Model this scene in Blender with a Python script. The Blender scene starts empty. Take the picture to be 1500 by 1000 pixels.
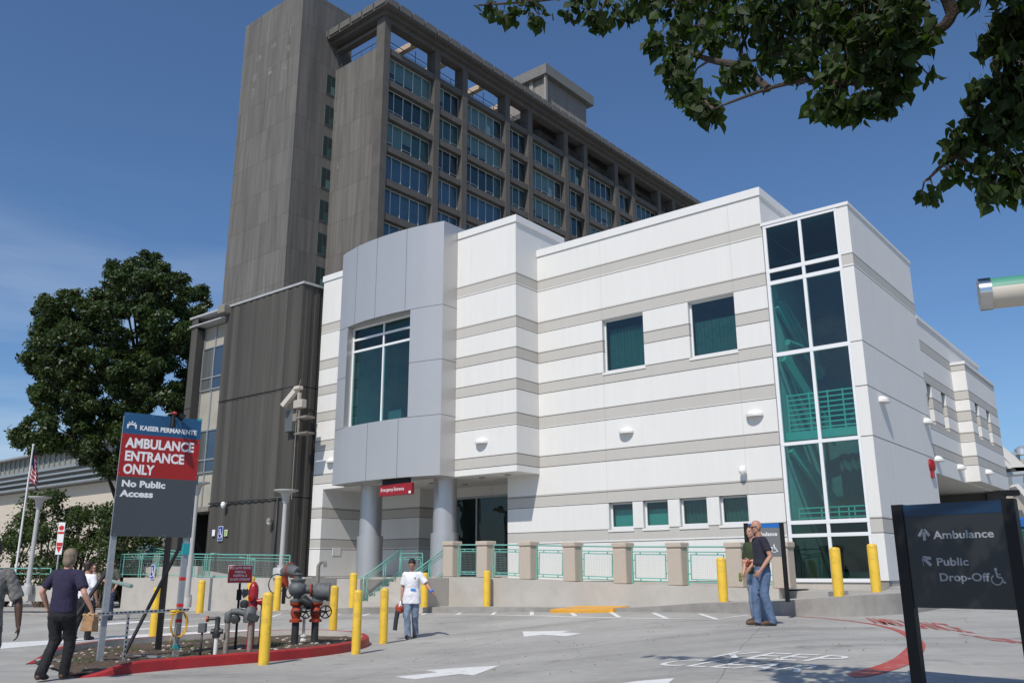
import bpy, bmesh, math, random
from mathutils import Vector, Matrix, Euler, noise
import numpy as np
random.seed(7)
SC = bpy.context.scene
COL = SC.collection
PI = math.pi
R = math.radians

# ------------------------------------------------------------------ camera
F_PX, PITCH, ROLL, YAW, EYE = 1263.7, 0.261549, -0.0037124, -0.675794, 1.5
_fw = np.array([0, math.cos(PITCH), math.sin(PITCH)])
_u0 = np.array([0, -math.sin(PITCH), math.cos(PITCH)])
_r0 = np.array([1.0, 0, 0])
_rt = math.cos(ROLL)*_r0 + math.sin(ROLL)*_u0
_up = -math.sin(ROLL)*_r0 + math.cos(ROLL)*_u0
cam_d = bpy.data.cameras.new('camera'); cam = bpy.data.objects.new('camera', cam_d); COL.objects.link(cam)
cam_d.sensor_width = 36; cam_d.lens = F_PX/1500*36; cam_d.clip_start = 0.1; cam_d.clip_end = 3000
m = Matrix.Identity(4)
for i in range(3):
    m[i][0] = _rt[i]; m[i][1] = _up[i]; m[i][2] = -_fw[i]
m[2][3] = EYE
cam.matrix_world = m
SC.camera = cam

# ------------------------------------------------------------------ light
SUN_AZ, SUN_EL = R(-112.5), R(50)      # direction TO the sun
sv = Vector((math.cos(SUN_EL)*math.cos(SUN_AZ), math.cos(SUN_EL)*math.sin(SUN_AZ), math.sin(SUN_EL)))
sd = bpy.data.lights.new('sun', 'SUN'); sd.energy = 3.8; sd.angle = R(0.53); sd.color = (1.0, 0.94, 0.86)
so = bpy.data.objects.new('sun', sd); COL.objects.link(so)
so.rotation_euler = (-sv).to_track_quat('-Z', 'Y').to_euler(); so.location = (0, -20, 60)
W = bpy.data.worlds.new("World"); SC.world = W; W.use_nodes = True
wn, wl = W.node_tree.nodes, W.node_tree.links
wn.clear()
wo = wn.new('ShaderNodeOutputWorld'); wb = wn.new('ShaderNodeBackground'); wb.inputs[1].default_value = 0.108
sk = wn.new('ShaderNodeTexSky'); sk.sky_type = 'NISHITA'; sk.sun_disc = False
sk.sun_elevation = SUN_EL; sk.sun_rotation = math.atan2(sv.x, sv.y)
sk.altitude = 0; sk.air_density = 1.0; sk.dust_density = 0.9; sk.ozone_density = 6.0
wt = wn.new('ShaderNodeTexCoord'); wm = wn.new('ShaderNodeMapping'); wm.inputs['Scale'].default_value = (1.2, 1.2, 7.0)
wm.inputs['Rotation'].default_value = (0.12, 0.05, 0)
nz = wn.new('ShaderNodeTexNoise'); nz.inputs['Scale'].default_value = 2.2; nz.inputs['Detail'].default_value = 7; nz.inputs['Roughness'].default_value = 0.55
cr = wn.new('ShaderNodeValToRGB'); cr.color_ramp.elements[0].position = 0.40; cr.color_ramp.elements[0].color = (0, 0, 0, 1)
cr.color_ramp.elements[1].position = 0.85; cr.color_ramp.elements[1].color = (1, 1, 1, 1)
sx = wn.new('ShaderNodeSeparateXYZ'); el = wn.new('ShaderNodeMapRange'); el.inputs[1].default_value = 0.0; el.inputs[2].default_value = 0.42
el.inputs[3].default_value = 0.95; el.inputs[4].default_value = 0.0
az = wn.new('ShaderNodeMapRange'); az.inputs[1].default_value = 0.25; az.inputs[2].default_value = -0.5; az.inputs[3].default_value = 0.12; az.inputs[4].default_value = 1.0
mu = wn.new('ShaderNodeMath'); mu.operation = 'MULTIPLY'; mu2 = wn.new('ShaderNodeMath'); mu2.operation = 'MULTIPLY'
mx = wn.new('ShaderNodeMixRGB'); mx.inputs[2].default_value = (6.4, 7.2, 8.0, 1)
wl.new(wt.outputs['Generated'], wm.inputs[0]); wl.new(wm.outputs[0], nz.inputs[0]); wl.new(nz.outputs[0], cr.inputs[0])
wl.new(wt.outputs['Generated'], sx.inputs[0]); wl.new(sx.outputs[2], el.inputs[0]); wl.new(sx.outputs[0], az.inputs[0])
wl.new(cr.outputs[0], mu.inputs[0]); wl.new(el.outputs[0], mu.inputs[1]); wl.new(mu.outputs[0], mu2.inputs[0]); wl.new(az.outputs[0], mu2.inputs[1])
tint = wn.new('ShaderNodeMixRGB'); tint.blend_type = 'MULTIPLY'; tint.inputs[0].default_value = 1; tint.inputs[2].default_value = (.86, .98, 1.07, 1); wl.new(sk.outputs[0], tint.inputs[1])
wl.new(mu2.outputs[0], mx.inputs[0]); wl.new(tint.outputs[0], mx.inputs[1]); wl.new(mx.outputs[0], wb.inputs[0]); wl.new(wb.outputs[0], wo.inputs[0])
SC.view_settings.view_transform = 'Standard'; SC.view_settings.look = 'None'; SC.view_settings.exposure = 0.0; SC.view_settings.gamma = 1
try: SC.view_settings.use_curve_mapping = False
except Exception: pass
SC.cycles.max_bounces = 8; SC.cycles.transparent_max_bounces = 16

# ------------------------------------------------------------------ survey helpers (turn a sight line into a place)
CAMP = np.array([0, 0, EYE])
def ray(px, py): return _fw*F_PX + _rt*(px-750) - _up*(py-500)
def aty(px, py, Y):
    r = ray(px, py); return Vector(CAMP + r*(Y/r[1]))
def onz(px, py, z):
    r = ray(px, py); return Vector(CAMP + r*((z-EYE)/r[2]))
def S01(t):
    t = min(1, max(0, t)); return t*t*(3-2*t)
def ground(x, y):
    s = S01((x+3)/8)*S01((y+1)/15)
    return .06 + .54*s + .27*S01((y-20)/6)*S01((x+16)/10)*(1-s) + .03*max(0, min(x, 40)-7)*S01((y-10)/10)
def ong(px, py):
    z = .2
    for _ in range(60):
        q = onz(px, py, z); z = .5*z + .5*ground(q.x, q.y)
    return Vector((q.x, q.y, ground(q.x, q.y)))
O0 = Vector((9.12, 21.70, 0))
AX = Vector((math.cos(YAW), math.sin(YAW), 0)); BX = Vector((-math.sin(YAW), math.cos(YAW), 0))
def Wp(u, v, z): return O0 + AX*u + BX*v + Vector((0, 0, z))
def plv(px, py, v):      # sight line meets plane v=const of the building frame -> (u,v,z)
    r = Vector(ray(px, py)); c = Vector(CAMP); t = ((O0 + BX*v - c).dot(BX))/r.dot(BX)
    d = c + r*t - O0; return Vector((d.dot(AX), d.dot(BX), d.z))
def plu(px, py, u):
    r = Vector(ray(px, py)); c = Vector(CAMP); t = ((O0 + AX*u - c).dot(AX))/r.dot(AX)
    d = c + r*t - O0; return Vector((d.dot(AX), d.dot(BX), d.z))

# ------------------------------------------------------------------ materials
def mat(name, col, rough=0.6, metal=0.0, bump=0.0, bscale=20, var=0.0, vscale=3, spec=0.5, stretch=None, dark=None, darkamt=0.0, dscale=1.5, aniso=0):
    M = bpy.data.materials.new(name); M.use_nodes = True
    n, l = M.node_tree.nodes, M.node_tree.links; b = n['Principled BSDF']
    b.inputs['Base Color'].default_value = (*col, 1); b.inputs['Roughness'].default_value = rough; b.inputs['Metallic'].default_value = metal
    b.inputs['Specular IOR Level'].default_value = spec
    tc = n.new('ShaderNodeTexCoord'); mp = n.new('ShaderNodeMapping'); l.new(tc.outputs['Object'], mp.inputs[0])
    if stretch: mp.inputs['Scale'].default_value = stretch
    last = None
    if var > 0:
        t = n.new('ShaderNodeTexNoise'); t.inputs['Scale'].default_value = vscale; t.inputs['Detail'].default_value = 6; t.inputs['Roughness'].default_value = .6
        l.new(mp.outputs[0], t.inputs[0])
        mr = n.new('ShaderNodeMapRange'); mr.inputs[1].default_value = .3; mr.inputs[2].default_value = .7; mr.inputs[3].default_value = 1-var; mr.inputs[4].default_value = 1+var
        l.new(t.outputs[0], mr.inputs[0])
        h = n.new('ShaderNodeVectorMath'); h.operation = 'SCALE'; h.inputs[0].default_value = col; l.new(mr.outputs[0], h.inputs['Scale'])
        last = h.outputs[0]
    if dark is not None:
        t2 = n.new('ShaderNodeTexNoise'); t2.inputs['Scale'].default_value = dscale; t2.inputs['Detail'].default_value = 8; t2.inputs['Roughness'].default_value = .65
        l.new(mp.outputs[0], t2.inputs[0])
        c2 = n.new('ShaderNodeMapRange'); c2.inputs[1].default_value = .52; c2.inputs[2].default_value = .72; c2.inputs[3].default_value = 0; c2.inputs[4].default_value = darkamt
        l.new(t2.outputs[0], c2.inputs[0])
        x = n.new('ShaderNodeMixRGB'); x.inputs[2].default_value = (*dark, 1); l.new(c2.outputs[0], x.inputs[0])
        if last: l.new(last, x.inputs[1])
        else: x.inputs[1].default_value = (*col, 1)
        last = x.outputs[0]
    if last: l.new(last, b.inputs['Base Color'])
    if bump > 0:
        t3 = n.new('ShaderNodeTexNoise'); t3.inputs['Scale'].default_value = bscale; t3.inputs['Detail'].default_value = 5
        l.new(mp.outputs[0], t3.inputs[0]); bp = n.new('ShaderNodeBump'); bp.inputs['Strength'].default_value = bump; bp.inputs['Distance'].default_value = .02
        l.new(t3.outputs[0], bp.inputs['Height']); l.new(bp.outputs[0], b.inputs['Normal'])
    return M

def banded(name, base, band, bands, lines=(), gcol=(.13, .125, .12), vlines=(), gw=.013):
    """stucco with painted bands between reveals at object-space heights"""
    M = mat(name, base, .85, bump=.25, bscale=90, spec=.3)
    n, l = M.node_tree.nodes, M.node_tree.links; b = n['Principled BSDF']
    tc = n.new('ShaderNodeTexCoord'); sp = n.new('ShaderNodeSeparateXYZ'); l.new(tc.outputs['Object'], sp.inputs[0])
    cr = n.new('ShaderNodeValToRGB'); cr.color_ramp.interpolation = 'CONSTANT'
    dv = n.new('ShaderNodeMath'); dv.operation = 'DIVIDE'; dv.inputs[1].default_value = 16.0
    l.new(sp.outputs[2], dv.inputs[0]); l.new(dv.outputs[0], cr.inputs[0])
    e = cr.color_ramp.elements; e[0].position = 0; e[0].color = (0, 0, 0, 1); e.remove(e[1])
    for lo, hi in sorted(bands):
        a = e.new(lo/16); a.color = (1, 1, 1, 1); c = e.new(hi/16); c.color = (0, 0, 0, 1)
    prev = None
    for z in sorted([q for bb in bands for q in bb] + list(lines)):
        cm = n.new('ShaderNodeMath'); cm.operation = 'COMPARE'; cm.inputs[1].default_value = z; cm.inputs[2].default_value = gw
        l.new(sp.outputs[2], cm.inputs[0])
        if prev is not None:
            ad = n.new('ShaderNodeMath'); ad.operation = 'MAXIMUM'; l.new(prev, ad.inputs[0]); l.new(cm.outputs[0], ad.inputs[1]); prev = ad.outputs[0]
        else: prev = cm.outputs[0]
    # weathering: faint vertical streaks + broad tone
    mp = n.new('ShaderNodeMapping'); mp.inputs['Scale'].default_value = (3.5, 3.5, .22); l.new(tc.outputs['Object'], mp.inputs[0])
    t = n.new('ShaderNodeTexNoise'); t.inputs['Scale'].default_value = 1.6; t.inputs['Detail'].default_value = 7; l.new(mp.outputs[0], t.inputs[0])
    mr = n.new('ShaderNodeMapRange'); mr.inputs[1].default_value = .3; mr.inputs[2].default_value = .7; mr.inputs[3].default_value = .975; mr.inputs[4].default_value = 1.01
    l.new(t.outputs[0], mr.inputs[0])
    t2 = n.new('ShaderNodeTexNoise'); t2.inputs['Scale'].default_value = .5; t2.inputs['Detail'].default_value = 4; l.new(tc.outputs['Object'], t2.inputs[0])
    mr2 = n.new('ShaderNodeMapRange'); mr2.inputs[1].default_value = .3; mr2.inputs[2].default_value = .7; mr2.inputs[3].default_value = .975; mr2.inputs[4].default_value = 1.01
    l.new(t2.outputs[0], mr2.inputs[0]); mm = n.new('ShaderNodeMath'); mm.operation = 'MULTIPLY'; l.new(mr.outputs[0], mm.inputs[0]); l.new(mr2.outputs[0], mm.inputs[1])
    x1 = n.new('ShaderNodeMixRGB'); x1.inputs[1].default_value = (*base, 1); x1.inputs[2].default_value = (*band, 1); l.new(cr.outputs[0], x1.inputs[0])
    sc = n.new('ShaderNodeVectorMath'); sc.operation = 'SCALE'; l.new(x1.outputs[0], sc.inputs[0]); l.new(mm.outputs[0], sc.inputs['Scale'])
    sco = sc.outputs[0]
    for ax_, val in vlines:
        cm = n.new('ShaderNodeMath'); cm.operation = 'COMPARE'; cm.inputs[1].default_value = val; cm.inputs[2].default_value = .010; l.new(sp.outputs[ax_], cm.inputs[0])
        ml = n.new('ShaderNodeMath'); ml.operation = 'MULTIPLY_ADD'; ml.inputs[1].default_value = -.14; ml.inputs[2].default_value = 1; l.new(cm.outputs[0], ml.inputs[0])
        s3 = n.new('ShaderNodeVectorMath'); s3.operation = 'SCALE'; l.new(sco, s3.inputs[0]); l.new(ml.outputs[0], s3.inputs['Scale']); sco = s3.outputs[0]
    mp4 = n.new('ShaderNodeMapping'); mp4.inputs['Scale'].default_value = (2.2, 2.2, .35); l.new(tc.outputs['Object'], mp4.inputs[0])
    t4 = n.new('ShaderNodeTexNoise'); t4.inputs['Scale'].default_value = 2.0; t4.inputs['Detail'].default_value = 9; t4.inputs['Roughness'].default_value = .7; l.new(mp4.outputs[0], t4.inputs[0])
    m4 = n.new('ShaderNodeMapRange'); m4.inputs[1].default_value = .56; m4.inputs[2].default_value = .80; m4.inputs[3].default_value = 0; m4.inputs[4].default_value = .28; l.new(t4.outputs[0], m4.inputs[0])
    x4 = n.new('ShaderNodeMixRGB'); x4.inputs[2].default_value = (.52, .50, .45, 1); l.new(m4.outputs[0], x4.inputs[0]); l.new(sco, x4.inputs[1]); sco = x4.outputs[0]
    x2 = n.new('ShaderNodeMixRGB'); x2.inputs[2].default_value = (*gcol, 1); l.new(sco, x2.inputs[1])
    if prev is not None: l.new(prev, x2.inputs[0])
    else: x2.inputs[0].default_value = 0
    l.new(x2.outputs[0], b.inputs['Base Color'])
    return M

def glassmat(name, tint, rough=.01, refl=.12, gl=(.9, 1, 1)):
    M = bpy.data.materials.new(name); M.use_nodes = True
    n, l = M.node_tree.nodes, M.node_tree.links; n.clear()
    o = n.new('ShaderNodeOutputMaterial'); tr = n.new('ShaderNodeBsdfTransparent'); tr.inputs[0].default_value = (*tint, 1)
    g = n.new('ShaderNodeBsdfGlossy'); g.inputs['Roughness'].default_value = rough; g.inputs[0].default_value = (*gl, 1)
    tcg = n.new('ShaderNodeTexCoord'); tg = n.new('ShaderNodeTexNoise'); tg.inputs['Scale'].default_value = .9; l.new(tcg.outputs['Object'], tg.inputs[0]); bg = n.new('ShaderNodeBump'); bg.inputs['Strength'].default_value = .35; bg.inputs['Distance'].default_value = .05; l.new(tg.outputs[0], bg.inputs['Height']); l.new(bg.outputs[0], g.inputs['Normal'])
    lw = n.new('ShaderNodeLayerWeight'); pw = n.new('ShaderNodeMath'); pw.operation = 'POWER'; pw.inputs[1].default_value = 5; l.new(lw.outputs['Facing'], pw.inputs[0])
    ad = n.new('ShaderNodeMath'); ad.operation = 'MULTIPLY_ADD'; ad.inputs[1].default_value = .9; ad.inputs[2].default_value = .04+refl; ad.use_clamp = True; l.new(pw.outputs[0], ad.inputs[0])
    mix = n.new('ShaderNodeMixShader'); l.new(ad.outputs[0], mix.inputs[0]); l.new(tr.outputs[0], mix.inputs[1]); l.new(g.outputs[0], mix.inputs[2])
    l.new(mix.outputs[0], o.inputs[0]); return M

BANDS = [(10.83, 11.20), (9.35, 9.70), (8.30, 8.65), (7.25, 7.60), (6.09, 6.47), (4.81, 5.16), (3.54, 3.88), (2.38, 2.75)]
WHITE = (.72, .71, .68); BEIGE = (.50, .48, .44)
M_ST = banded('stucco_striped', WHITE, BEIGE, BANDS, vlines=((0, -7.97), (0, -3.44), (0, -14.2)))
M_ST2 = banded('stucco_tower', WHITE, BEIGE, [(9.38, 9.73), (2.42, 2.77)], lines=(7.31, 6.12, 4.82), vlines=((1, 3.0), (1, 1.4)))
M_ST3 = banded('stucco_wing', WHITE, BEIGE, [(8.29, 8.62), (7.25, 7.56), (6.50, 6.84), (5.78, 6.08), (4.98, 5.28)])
M_STP = mat('stucco_plain', WHITE, .85, bump=.2, bscale=90, var=.02, vscale=1, spec=.3)
M_COP = mat('coping_paint', (.70, .695, .675), .65, var=.03, vscale=2)
M_FRAME = mat('white_frame', (.75, .76, .76), .4)
M_GL = glassmat('teal_glass', (.40, .80, .75), refl=.04)
M_GLD = glassmat('dark_teal_glass', (.10, .24, .24), refl=.015)
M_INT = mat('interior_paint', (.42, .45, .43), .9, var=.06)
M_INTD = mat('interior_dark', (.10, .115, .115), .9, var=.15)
M_TEAL = mat('teal_paint', (.155, .40, .335), .45, var=.05)
M_CONC = mat('concrete', (.46, .43, .385), .9, bump=.25, bscale=60, var=.10, vscale=2.2, dark=(.24, .22, .195), darkamt=.45, dscale=1.1)
M_PLAT = mat('concrete_deck', (.36, .345, .32), .9, bump=.2, bscale=50, var=.08, vscale=2)
M_AGG = mat('exposed_aggregate', (.55, .47, .385), .95, bump=.9, bscale=130, var=.22, vscale=85)
M_METAL = mat('aluminium_panel', (.50, .49, .48), .38, metal=.45, var=.02, vscale=.7)
M_METALJ = mat('panel_joint', (.10, .10, .11), .6)
M_COLM = mat('column_metal', (.48, .48, .485), .4, metal=.55, var=.02)
M_SOFF = mat('soffit_paint', (.60, .60, .59), .8)
M_YEL = mat('yellow_paint', (.78, .50, .045), .5, var=.07, vscale=4, dark=(.30, .20, .07), darkamt=.75, dscale=5, bump=.15, bscale=40)
M_RED = mat('red_kerb_paint', (.36, .020, .022), .55, var=.12, vscale=4, bump=.3, bscale=40, dark=(.24, .05, .04), darkamt=.5, dscale=3)
M_GALV = mat('galvanised_steel', (.36, .38, .39), .45, metal=.5, var=.12, vscale=14)
M_DGALV = mat('dark_steel', (.05, .052, .055), .5, metal=.3, var=.15)
M_BLK = mat('black_paint', (.006, .006, .0065), .5, spec=.3)
M_IRON = mat('grey_cast_iron', (.115, .125, .128), .6, metal=.2, var=.2, vscale=12, bump=.4, bscale=60)
M_DIRON = mat('dark_iron', (.028, .03, .03), .5, var=.2)
M_ORG = mat('orange_red_paint', (.33, .045, .018), .5, var=.2, vscale=9, dark=(.13, .03, .02), darkamt=.5, dscale=8)
M_HYD = mat('hydrant_red', (.30, .010, .014), .35, var=.1)
M_PVC = mat('white_pvc', (.72, .71, .66), .4)
M_PIPE = mat('weathered_pipe', (.22, .20, .17), .8, var=.25, vscale=10)
M_LAMP = mat('lamp_white', (.82, .82, .80), .35)
M_SKIN = mat('skin', (.42, .22, .15), .55, var=.06, vscale=8)
M_SKIN2 = mat('skin_pale', (.50, .27, .19), .55, var=.06, vscale=8)
M_SKIND = mat('skin_dark', (.075, .038, .024), .5, var=.06)
M_POLE = mat('pole_grey', (.42, .42, .41), .55, var=.05)

def striped_vertical(name, col, period=.6, amt=.25, rough=.9, seedoff=0, zbreak=3.5):
    """board-marked precast: tone changes panel by panel, in columns and lifts"""
    M = mat(name, col, rough, bump=.25, bscale=25, spec=.25)
    n, l = M.node_tree.nodes, M.node_tree.links; b = n['Principled BSDF']
    tc = n.new('ShaderNodeTexCoord'); sp = n.new('ShaderNodeSeparateXYZ'); l.new(tc.outputs['Object'], sp.inputs[0])
    ad = n.new('ShaderNodeMath'); ad.operation = 'ADD'; l.new(sp.outputs[0], ad.inputs[0]); l.new(sp.outputs[1], ad.inputs[1])
    dv = n.new('ShaderNodeMath'); dv.operation = 'DIVIDE'; dv.inputs[1].default_value = period; l.new(ad.outputs[0], dv.inputs[0])
    fl = n.new('ShaderNodeMath'); fl.operation = 'FLOOR'; l.new(dv.outputs[0], fl.inputs[0])
    dz = n.new('ShaderNodeMath'); dz.operation = 'DIVIDE'; dz.inputs[1].default_value = zbreak; l.new(sp.outputs[2], dz.inputs[0])
    fz = n.new('ShaderNodeMath'); fz.operation = 'FLOOR'; l.new(dz.outputs[0], fz.inputs[0])
    cb = n.new('ShaderNodeCombineXYZ'); l.new(fl.outputs[0], cb.inputs[0]); l.new(fz.outputs[0], cb.inputs[1]); cb.inputs[2].default_value = seedoff
    wn_ = n.new('ShaderNodeTexWhiteNoise'); wn_.noise_dimensions = '3D'; l.new(cb.outputs[0], wn_.inputs[0])
    mr = n.new('ShaderNodeMapRange'); mr.inputs[3].default_value = 1-amt; mr.inputs[4].default_value = 1+amt; l.new(wn_.outputs[0], mr.inputs[0])
    mp = n.new('ShaderNodeMapping'); mp.inputs['Scale'].default_value = (2.5, 2.5, .12); l.new(tc.outputs['Object'], mp.inputs[0])
    t = n.new('ShaderNodeTexNoise'); t.inputs['Scale'].default_value = 1.2; t.inputs['Detail'].default_value = 8; l.new(mp.outputs[0], t.inputs[0])
    mr2 = n.new('ShaderNodeMapRange'); mr2.inputs[1].default_value = .3; mr2.inputs[2].default_value = .7; mr2.inputs[3].default_value = .8; mr2.inputs[4].default_value = 1.2; l.new(t.outputs[0], mr2.inputs[0])
    m1 = n.new('ShaderNodeMath'); m1.operation = 'MULTIPLY'; l.new(mr.outputs[0], m1.inputs[0]); l.new(mr2.outputs[0], m1.inputs[1])
    # lift joints: thin dark line at each z break
    fr = n.new('ShaderNodeMath'); fr.operation = 'FRACT'; l.new(dz.outputs[0], fr.inputs[0])
    lt = n.new('ShaderNodeMath'); lt.operation = 'LESS_THAN'; lt.inputs[1].default_value = .045/zbreak; l.new(fr.outputs[0], lt.inputs[0])
    m2 = n.new('ShaderNodeMath'); m2.operation = 'MULTIPLY_ADD'; m2.inputs[1].default_value = -.35; m2.inputs[2].default_value = 1; l.new(lt.outputs[0], m2.inputs[0])
    m3 = n.new('ShaderNodeMath'); m3.operation = 'MULTIPLY'; l.new(m1.outputs[0], m3.inputs[0]); l.new(m2.outputs[0], m3.inputs[1])
    sc = n.new('ShaderNodeVectorMath'); sc.operation = 'SCALE'; sc.inputs[0].default_value = col; l.new(m3.outputs[0], sc.inputs['Scale'])
    l.new(sc.outputs[0], b.inputs['Base Color']); return M
M_PRE = striped_vertical('precast_concrete', (.142, .134, .123), 1.25, .10)
M_PRE2 = mat('precast_frame', (.098, .090, .080), .9, bump=.2, bscale=20, var=.15, vscale=.8)
M_BRN = striped_vertical('ribbed_precast', (.078, .074, .067), .42, .20, zbreak=40, seedoff=4)

# ------------------------------------------------------------------ mesh helpers
class MB:
    def __init__(s): s.bm = bmesh.new(); s.mi = 0
    def face(s, pts):
        try:
            f = s.bm.faces.new([s.bm.verts.new(p) for p in pts]); f.material_index = s.mi; return f
        except ValueError: return None
    def box(s, x0, x1, y0, y1, z0, z1, bev=0):
        r = bmesh.ops.create_cube(s.bm, size=1); vs = r['verts']
        for v in vs:
            v.co = Vector((x0+(v.co.x+.5)*(x1-x0), y0+(v.co.y+.5)*(y1-y0), z0+(v.co.z+.5)*(z1-z0)))
        fs = set(f for v in vs for f in v.link_faces)
        for f in fs: f.material_index = s.mi
        if bev:
            es = list(set(e for f in fs for e in f.edges)); bmesh.ops.bevel(s.bm, geom=es, offset=bev, segments=1, affect='EDGES', material=-1)
        return s
    def obox(s, p, q, w, h, up=Vector((0, 0, 1))):
        """rectangular bar from p to q, width w (sideways), height h"""
        p = Vector(p); q = Vector(q); d = (q-p).normalized()
        if abs(d.dot(up)) > .98: up = Vector((0, 1, 0))
        sd_ = d.cross(up).normalized(); u2 = sd_.cross(d).normalized()
        a = [p+sd_*i*w/2+u2*j*h/2 for i, j in ((-1, -1), (1, -1), (1, 1), (-1, 1))]; b = [x+(q-p) for x in a]
        va = [s.bm.verts.new(x) for x in a]; vb = [s.bm.verts.new(x) for x in b]
        fs = [s.bm.faces.new(va[::-1]), s.bm.faces.new(vb)]
        for i in range(4): fs.append(s.bm.faces.new((va[i], va[(i+1) % 4], vb[(i+1) % 4], vb[i])))
        for f in fs: f.material_index = s.mi
        return s
    def tube(s, pts, r, n=8, caps=True, smooth=True):
        pts = [Vector(p) for p in pts]
        rs = r if isinstance(r, (list, tuple)) else [r]*len(pts)
        ring = []; up = None
        for i, p in enumerate(pts):
            d = (pts[min(i+1, len(pts)-1)]-pts[max(i-1, 0)]).normalized()
            if up is None:
                up = Vector((0, 0, 1)) if abs(d.z) < .9 else Vector((1, 0, 0))
            a = d.cross(up).normalized(); b = a.cross(d).normalized(); up = b
            ring.append([s.bm.verts.new(p+(a*math.cos(t)+b*math.sin(t))*rs[i]) for t in [2*PI*k/n for k in range(n)]])
        for i in range(len(ring)-1):
            for k in range(n):
                f = s.bm.faces.new((ring[i][k], ring[i][(k+1) % n], ring[i+1][(k+1) % n], ring[i+1][k])); f.smooth = smooth; f.material_index = s.mi
        if caps:
            for rr in (ring[0][::-1], ring[-1]):
                f = s.bm.faces.new(rr); f.material_index = s.mi
        return s
    def lathe(s, prof, c=(0, 0, 0), n=24, smooth=True, axis='z', caps=True):
        c = Vector(c); ring = []
        for r_, h in prof:
            row = []
            for k in range(n):
                t = 2*PI*k/n; x, y = r_*math.cos(t), r_*math.sin(t)
                p = Vector((x, y, h)) if axis == 'z' else (Vector((h, x, y)) if axis == 'x' else Vector((x, h, y)))
                row.append(s.bm.verts.new(c+p))
            ring.append(row)
        for i in range(len(ring)-1):
            for k in range(n):
                f = s.bm.faces.new((ring[i][k], ring[i][(k+1) % n], ring[i+1][(k+1) % n], ring[i+1][k])); f.smooth = smooth; f.material_index = s.mi
        if caps:
            for rr in (ring[0][::-1], ring[-1]):
                f = s.bm.faces.new(rr); f.material_index = s.mi
        return s
    def torus(s, c, R_, r_, axis='z', n=24, k=8):
        c = Vector(c); rows = []
        for i in range(n):
            t = 2*PI*i/n; row = []
            for j in range(k):
                q = 2*PI*j/k; rr = R_+r_*math.cos(q); a, b, h = rr*math.cos(t), rr*math.sin(t), r_*math.sin(q)
                row.append(s.bm.verts.new(c+(Vector((a, b, h)) if axis == 'z' else Vector((a, h, b)) if axis == 'y' else Vector((h, a, b)))))
            rows.append(row)
        for i in range(n):
            for j in range(k):
                f = s.bm.faces.new((rows[i][j], rows[(i+1) % n][j], rows[(i+1) % n][(j+1) % k], rows[i][(j+1) % k])); f.smooth = True; f.material_index = s.mi
        return s
    def wall(s, fn, u0, u1, z0, z1, holes=(), depth=.18):
        """sheet with rectangular holes and reveals. fn(u, d, z) -> point, d = depth inwards"""
        us = sorted({u0, u1, *[h[0] for h in holes], *[h[1] for h in holes]}); zs = sorted({z0, z1, *[h[2] for h in holes], *[h[3] for h in holes]})
        for i in range(len(us)-1):
            for j in range(len(zs)-1):
                uc, zc = (us[i]+us[i+1])/2, (zs[j]+zs[j+1])/2
                if any(h[0] < uc < h[1] and h[2] < zc < h[3] for h in holes): continue
                s.face([fn(us[i], 0, zs[j]), fn(us[i+1], 0, zs[j]), fn(us[i+1], 0, zs[j+1]), fn(us[i], 0, zs[j+1])])
        for a, b, c, d in holes:
            s.face([fn(a, 0, c), fn(a, 0, d), fn(a, depth, d), fn(a, depth, c)]); s.face([fn(b, 0, c), fn(b, 0, d), fn(b, depth, d), fn(b, depth, c)])
            s.face([fn(a, 0, c), fn(b, 0, c), fn(b, depth, c), fn(a, depth, c)]); s.face([fn(a, 0, d), fn(b, 0, d), fn(b, depth, d), fn(a, depth, d)])
        return s
    def build(s, name, mats, parent=None, smooth=False, merge=True):
        me = bpy.data.meshes.new(name)
        if merge: bmesh.ops.remove_doubles(s.bm, verts=s.bm.verts, dist=1e-5)
        bmesh.ops.recalc_face_normals(s.bm, faces=s.bm.faces)
        if smooth:
            for f in s.bm.faces: f.smooth = True
        s.bm.to_mesh(me); s.bm.free()
        fl_ = [p.use_smooth for p in me.polygons]
        if any(fl_):
            me.set_sharp_from_angle(angle=R(42)); me.polygons.foreach_set('use_smooth', fl_)
        for m_ in (mats if isinstance(mats, (list, tuple)) else [mats]): me.materials.append(m_)
        o = bpy.data.objects.new(name, me); COL.objects.link(o)
        if parent: o.parent = parent
        return o
def tag(o, label=None, cat=None, group=None, kind=None):
    if label: o['label'] = label
    if cat: o['category'] = cat
    if group: o['group'] = group
    if kind: o['kind'] = kind
    return o
def thing(name, label, cat, loc=(0, 0, 0), rz=0, group=None):
    o = bpy.data.objects.new(name, None); COL.objects.link(o); o.location = loc; o.rotation_euler = (0, 0, rz); o.empty_display_size = .2
    return tag(o, label, cat, group)
def copy_tree(o, parent=None):
    c = o.copy(); COL.objects.link(c)
    if parent: c.parent = parent
    for ch in list(o.children): copy_tree(ch, c)
    return c
def place(o, loc, rz=None, label=None):
    o.location = loc
    if rz is not None: o.rotation_euler = (0, 0, rz)
    if label: o['label'] = label
    return o
def text_mesh(txt, size, width=None, bold=0.0, align='LEFT', depth=.002, spacing=1.0):
    cu = bpy.data.curves.new('t', 'FONT'); cu.body = txt; cu.size = size; cu.offset = bold; cu.extrude = depth; cu.align_x = align; cu.space_character = spacing; cu.resolution_u = 3
    o = bpy.data.objects.new('t', cu); COL.objects.link(o)
    me = bpy.data.meshes.new_from_object(o.evaluated_get(bpy.context.evaluated_depsgraph_get())); bpy.data.objects.remove(o)
    xs = [v.co.x for v in me.vertices]
    if width:
        k = width/(max(xs)-min(xs))
        for v in me.vertices: v.co.x *= k
    return me
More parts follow.
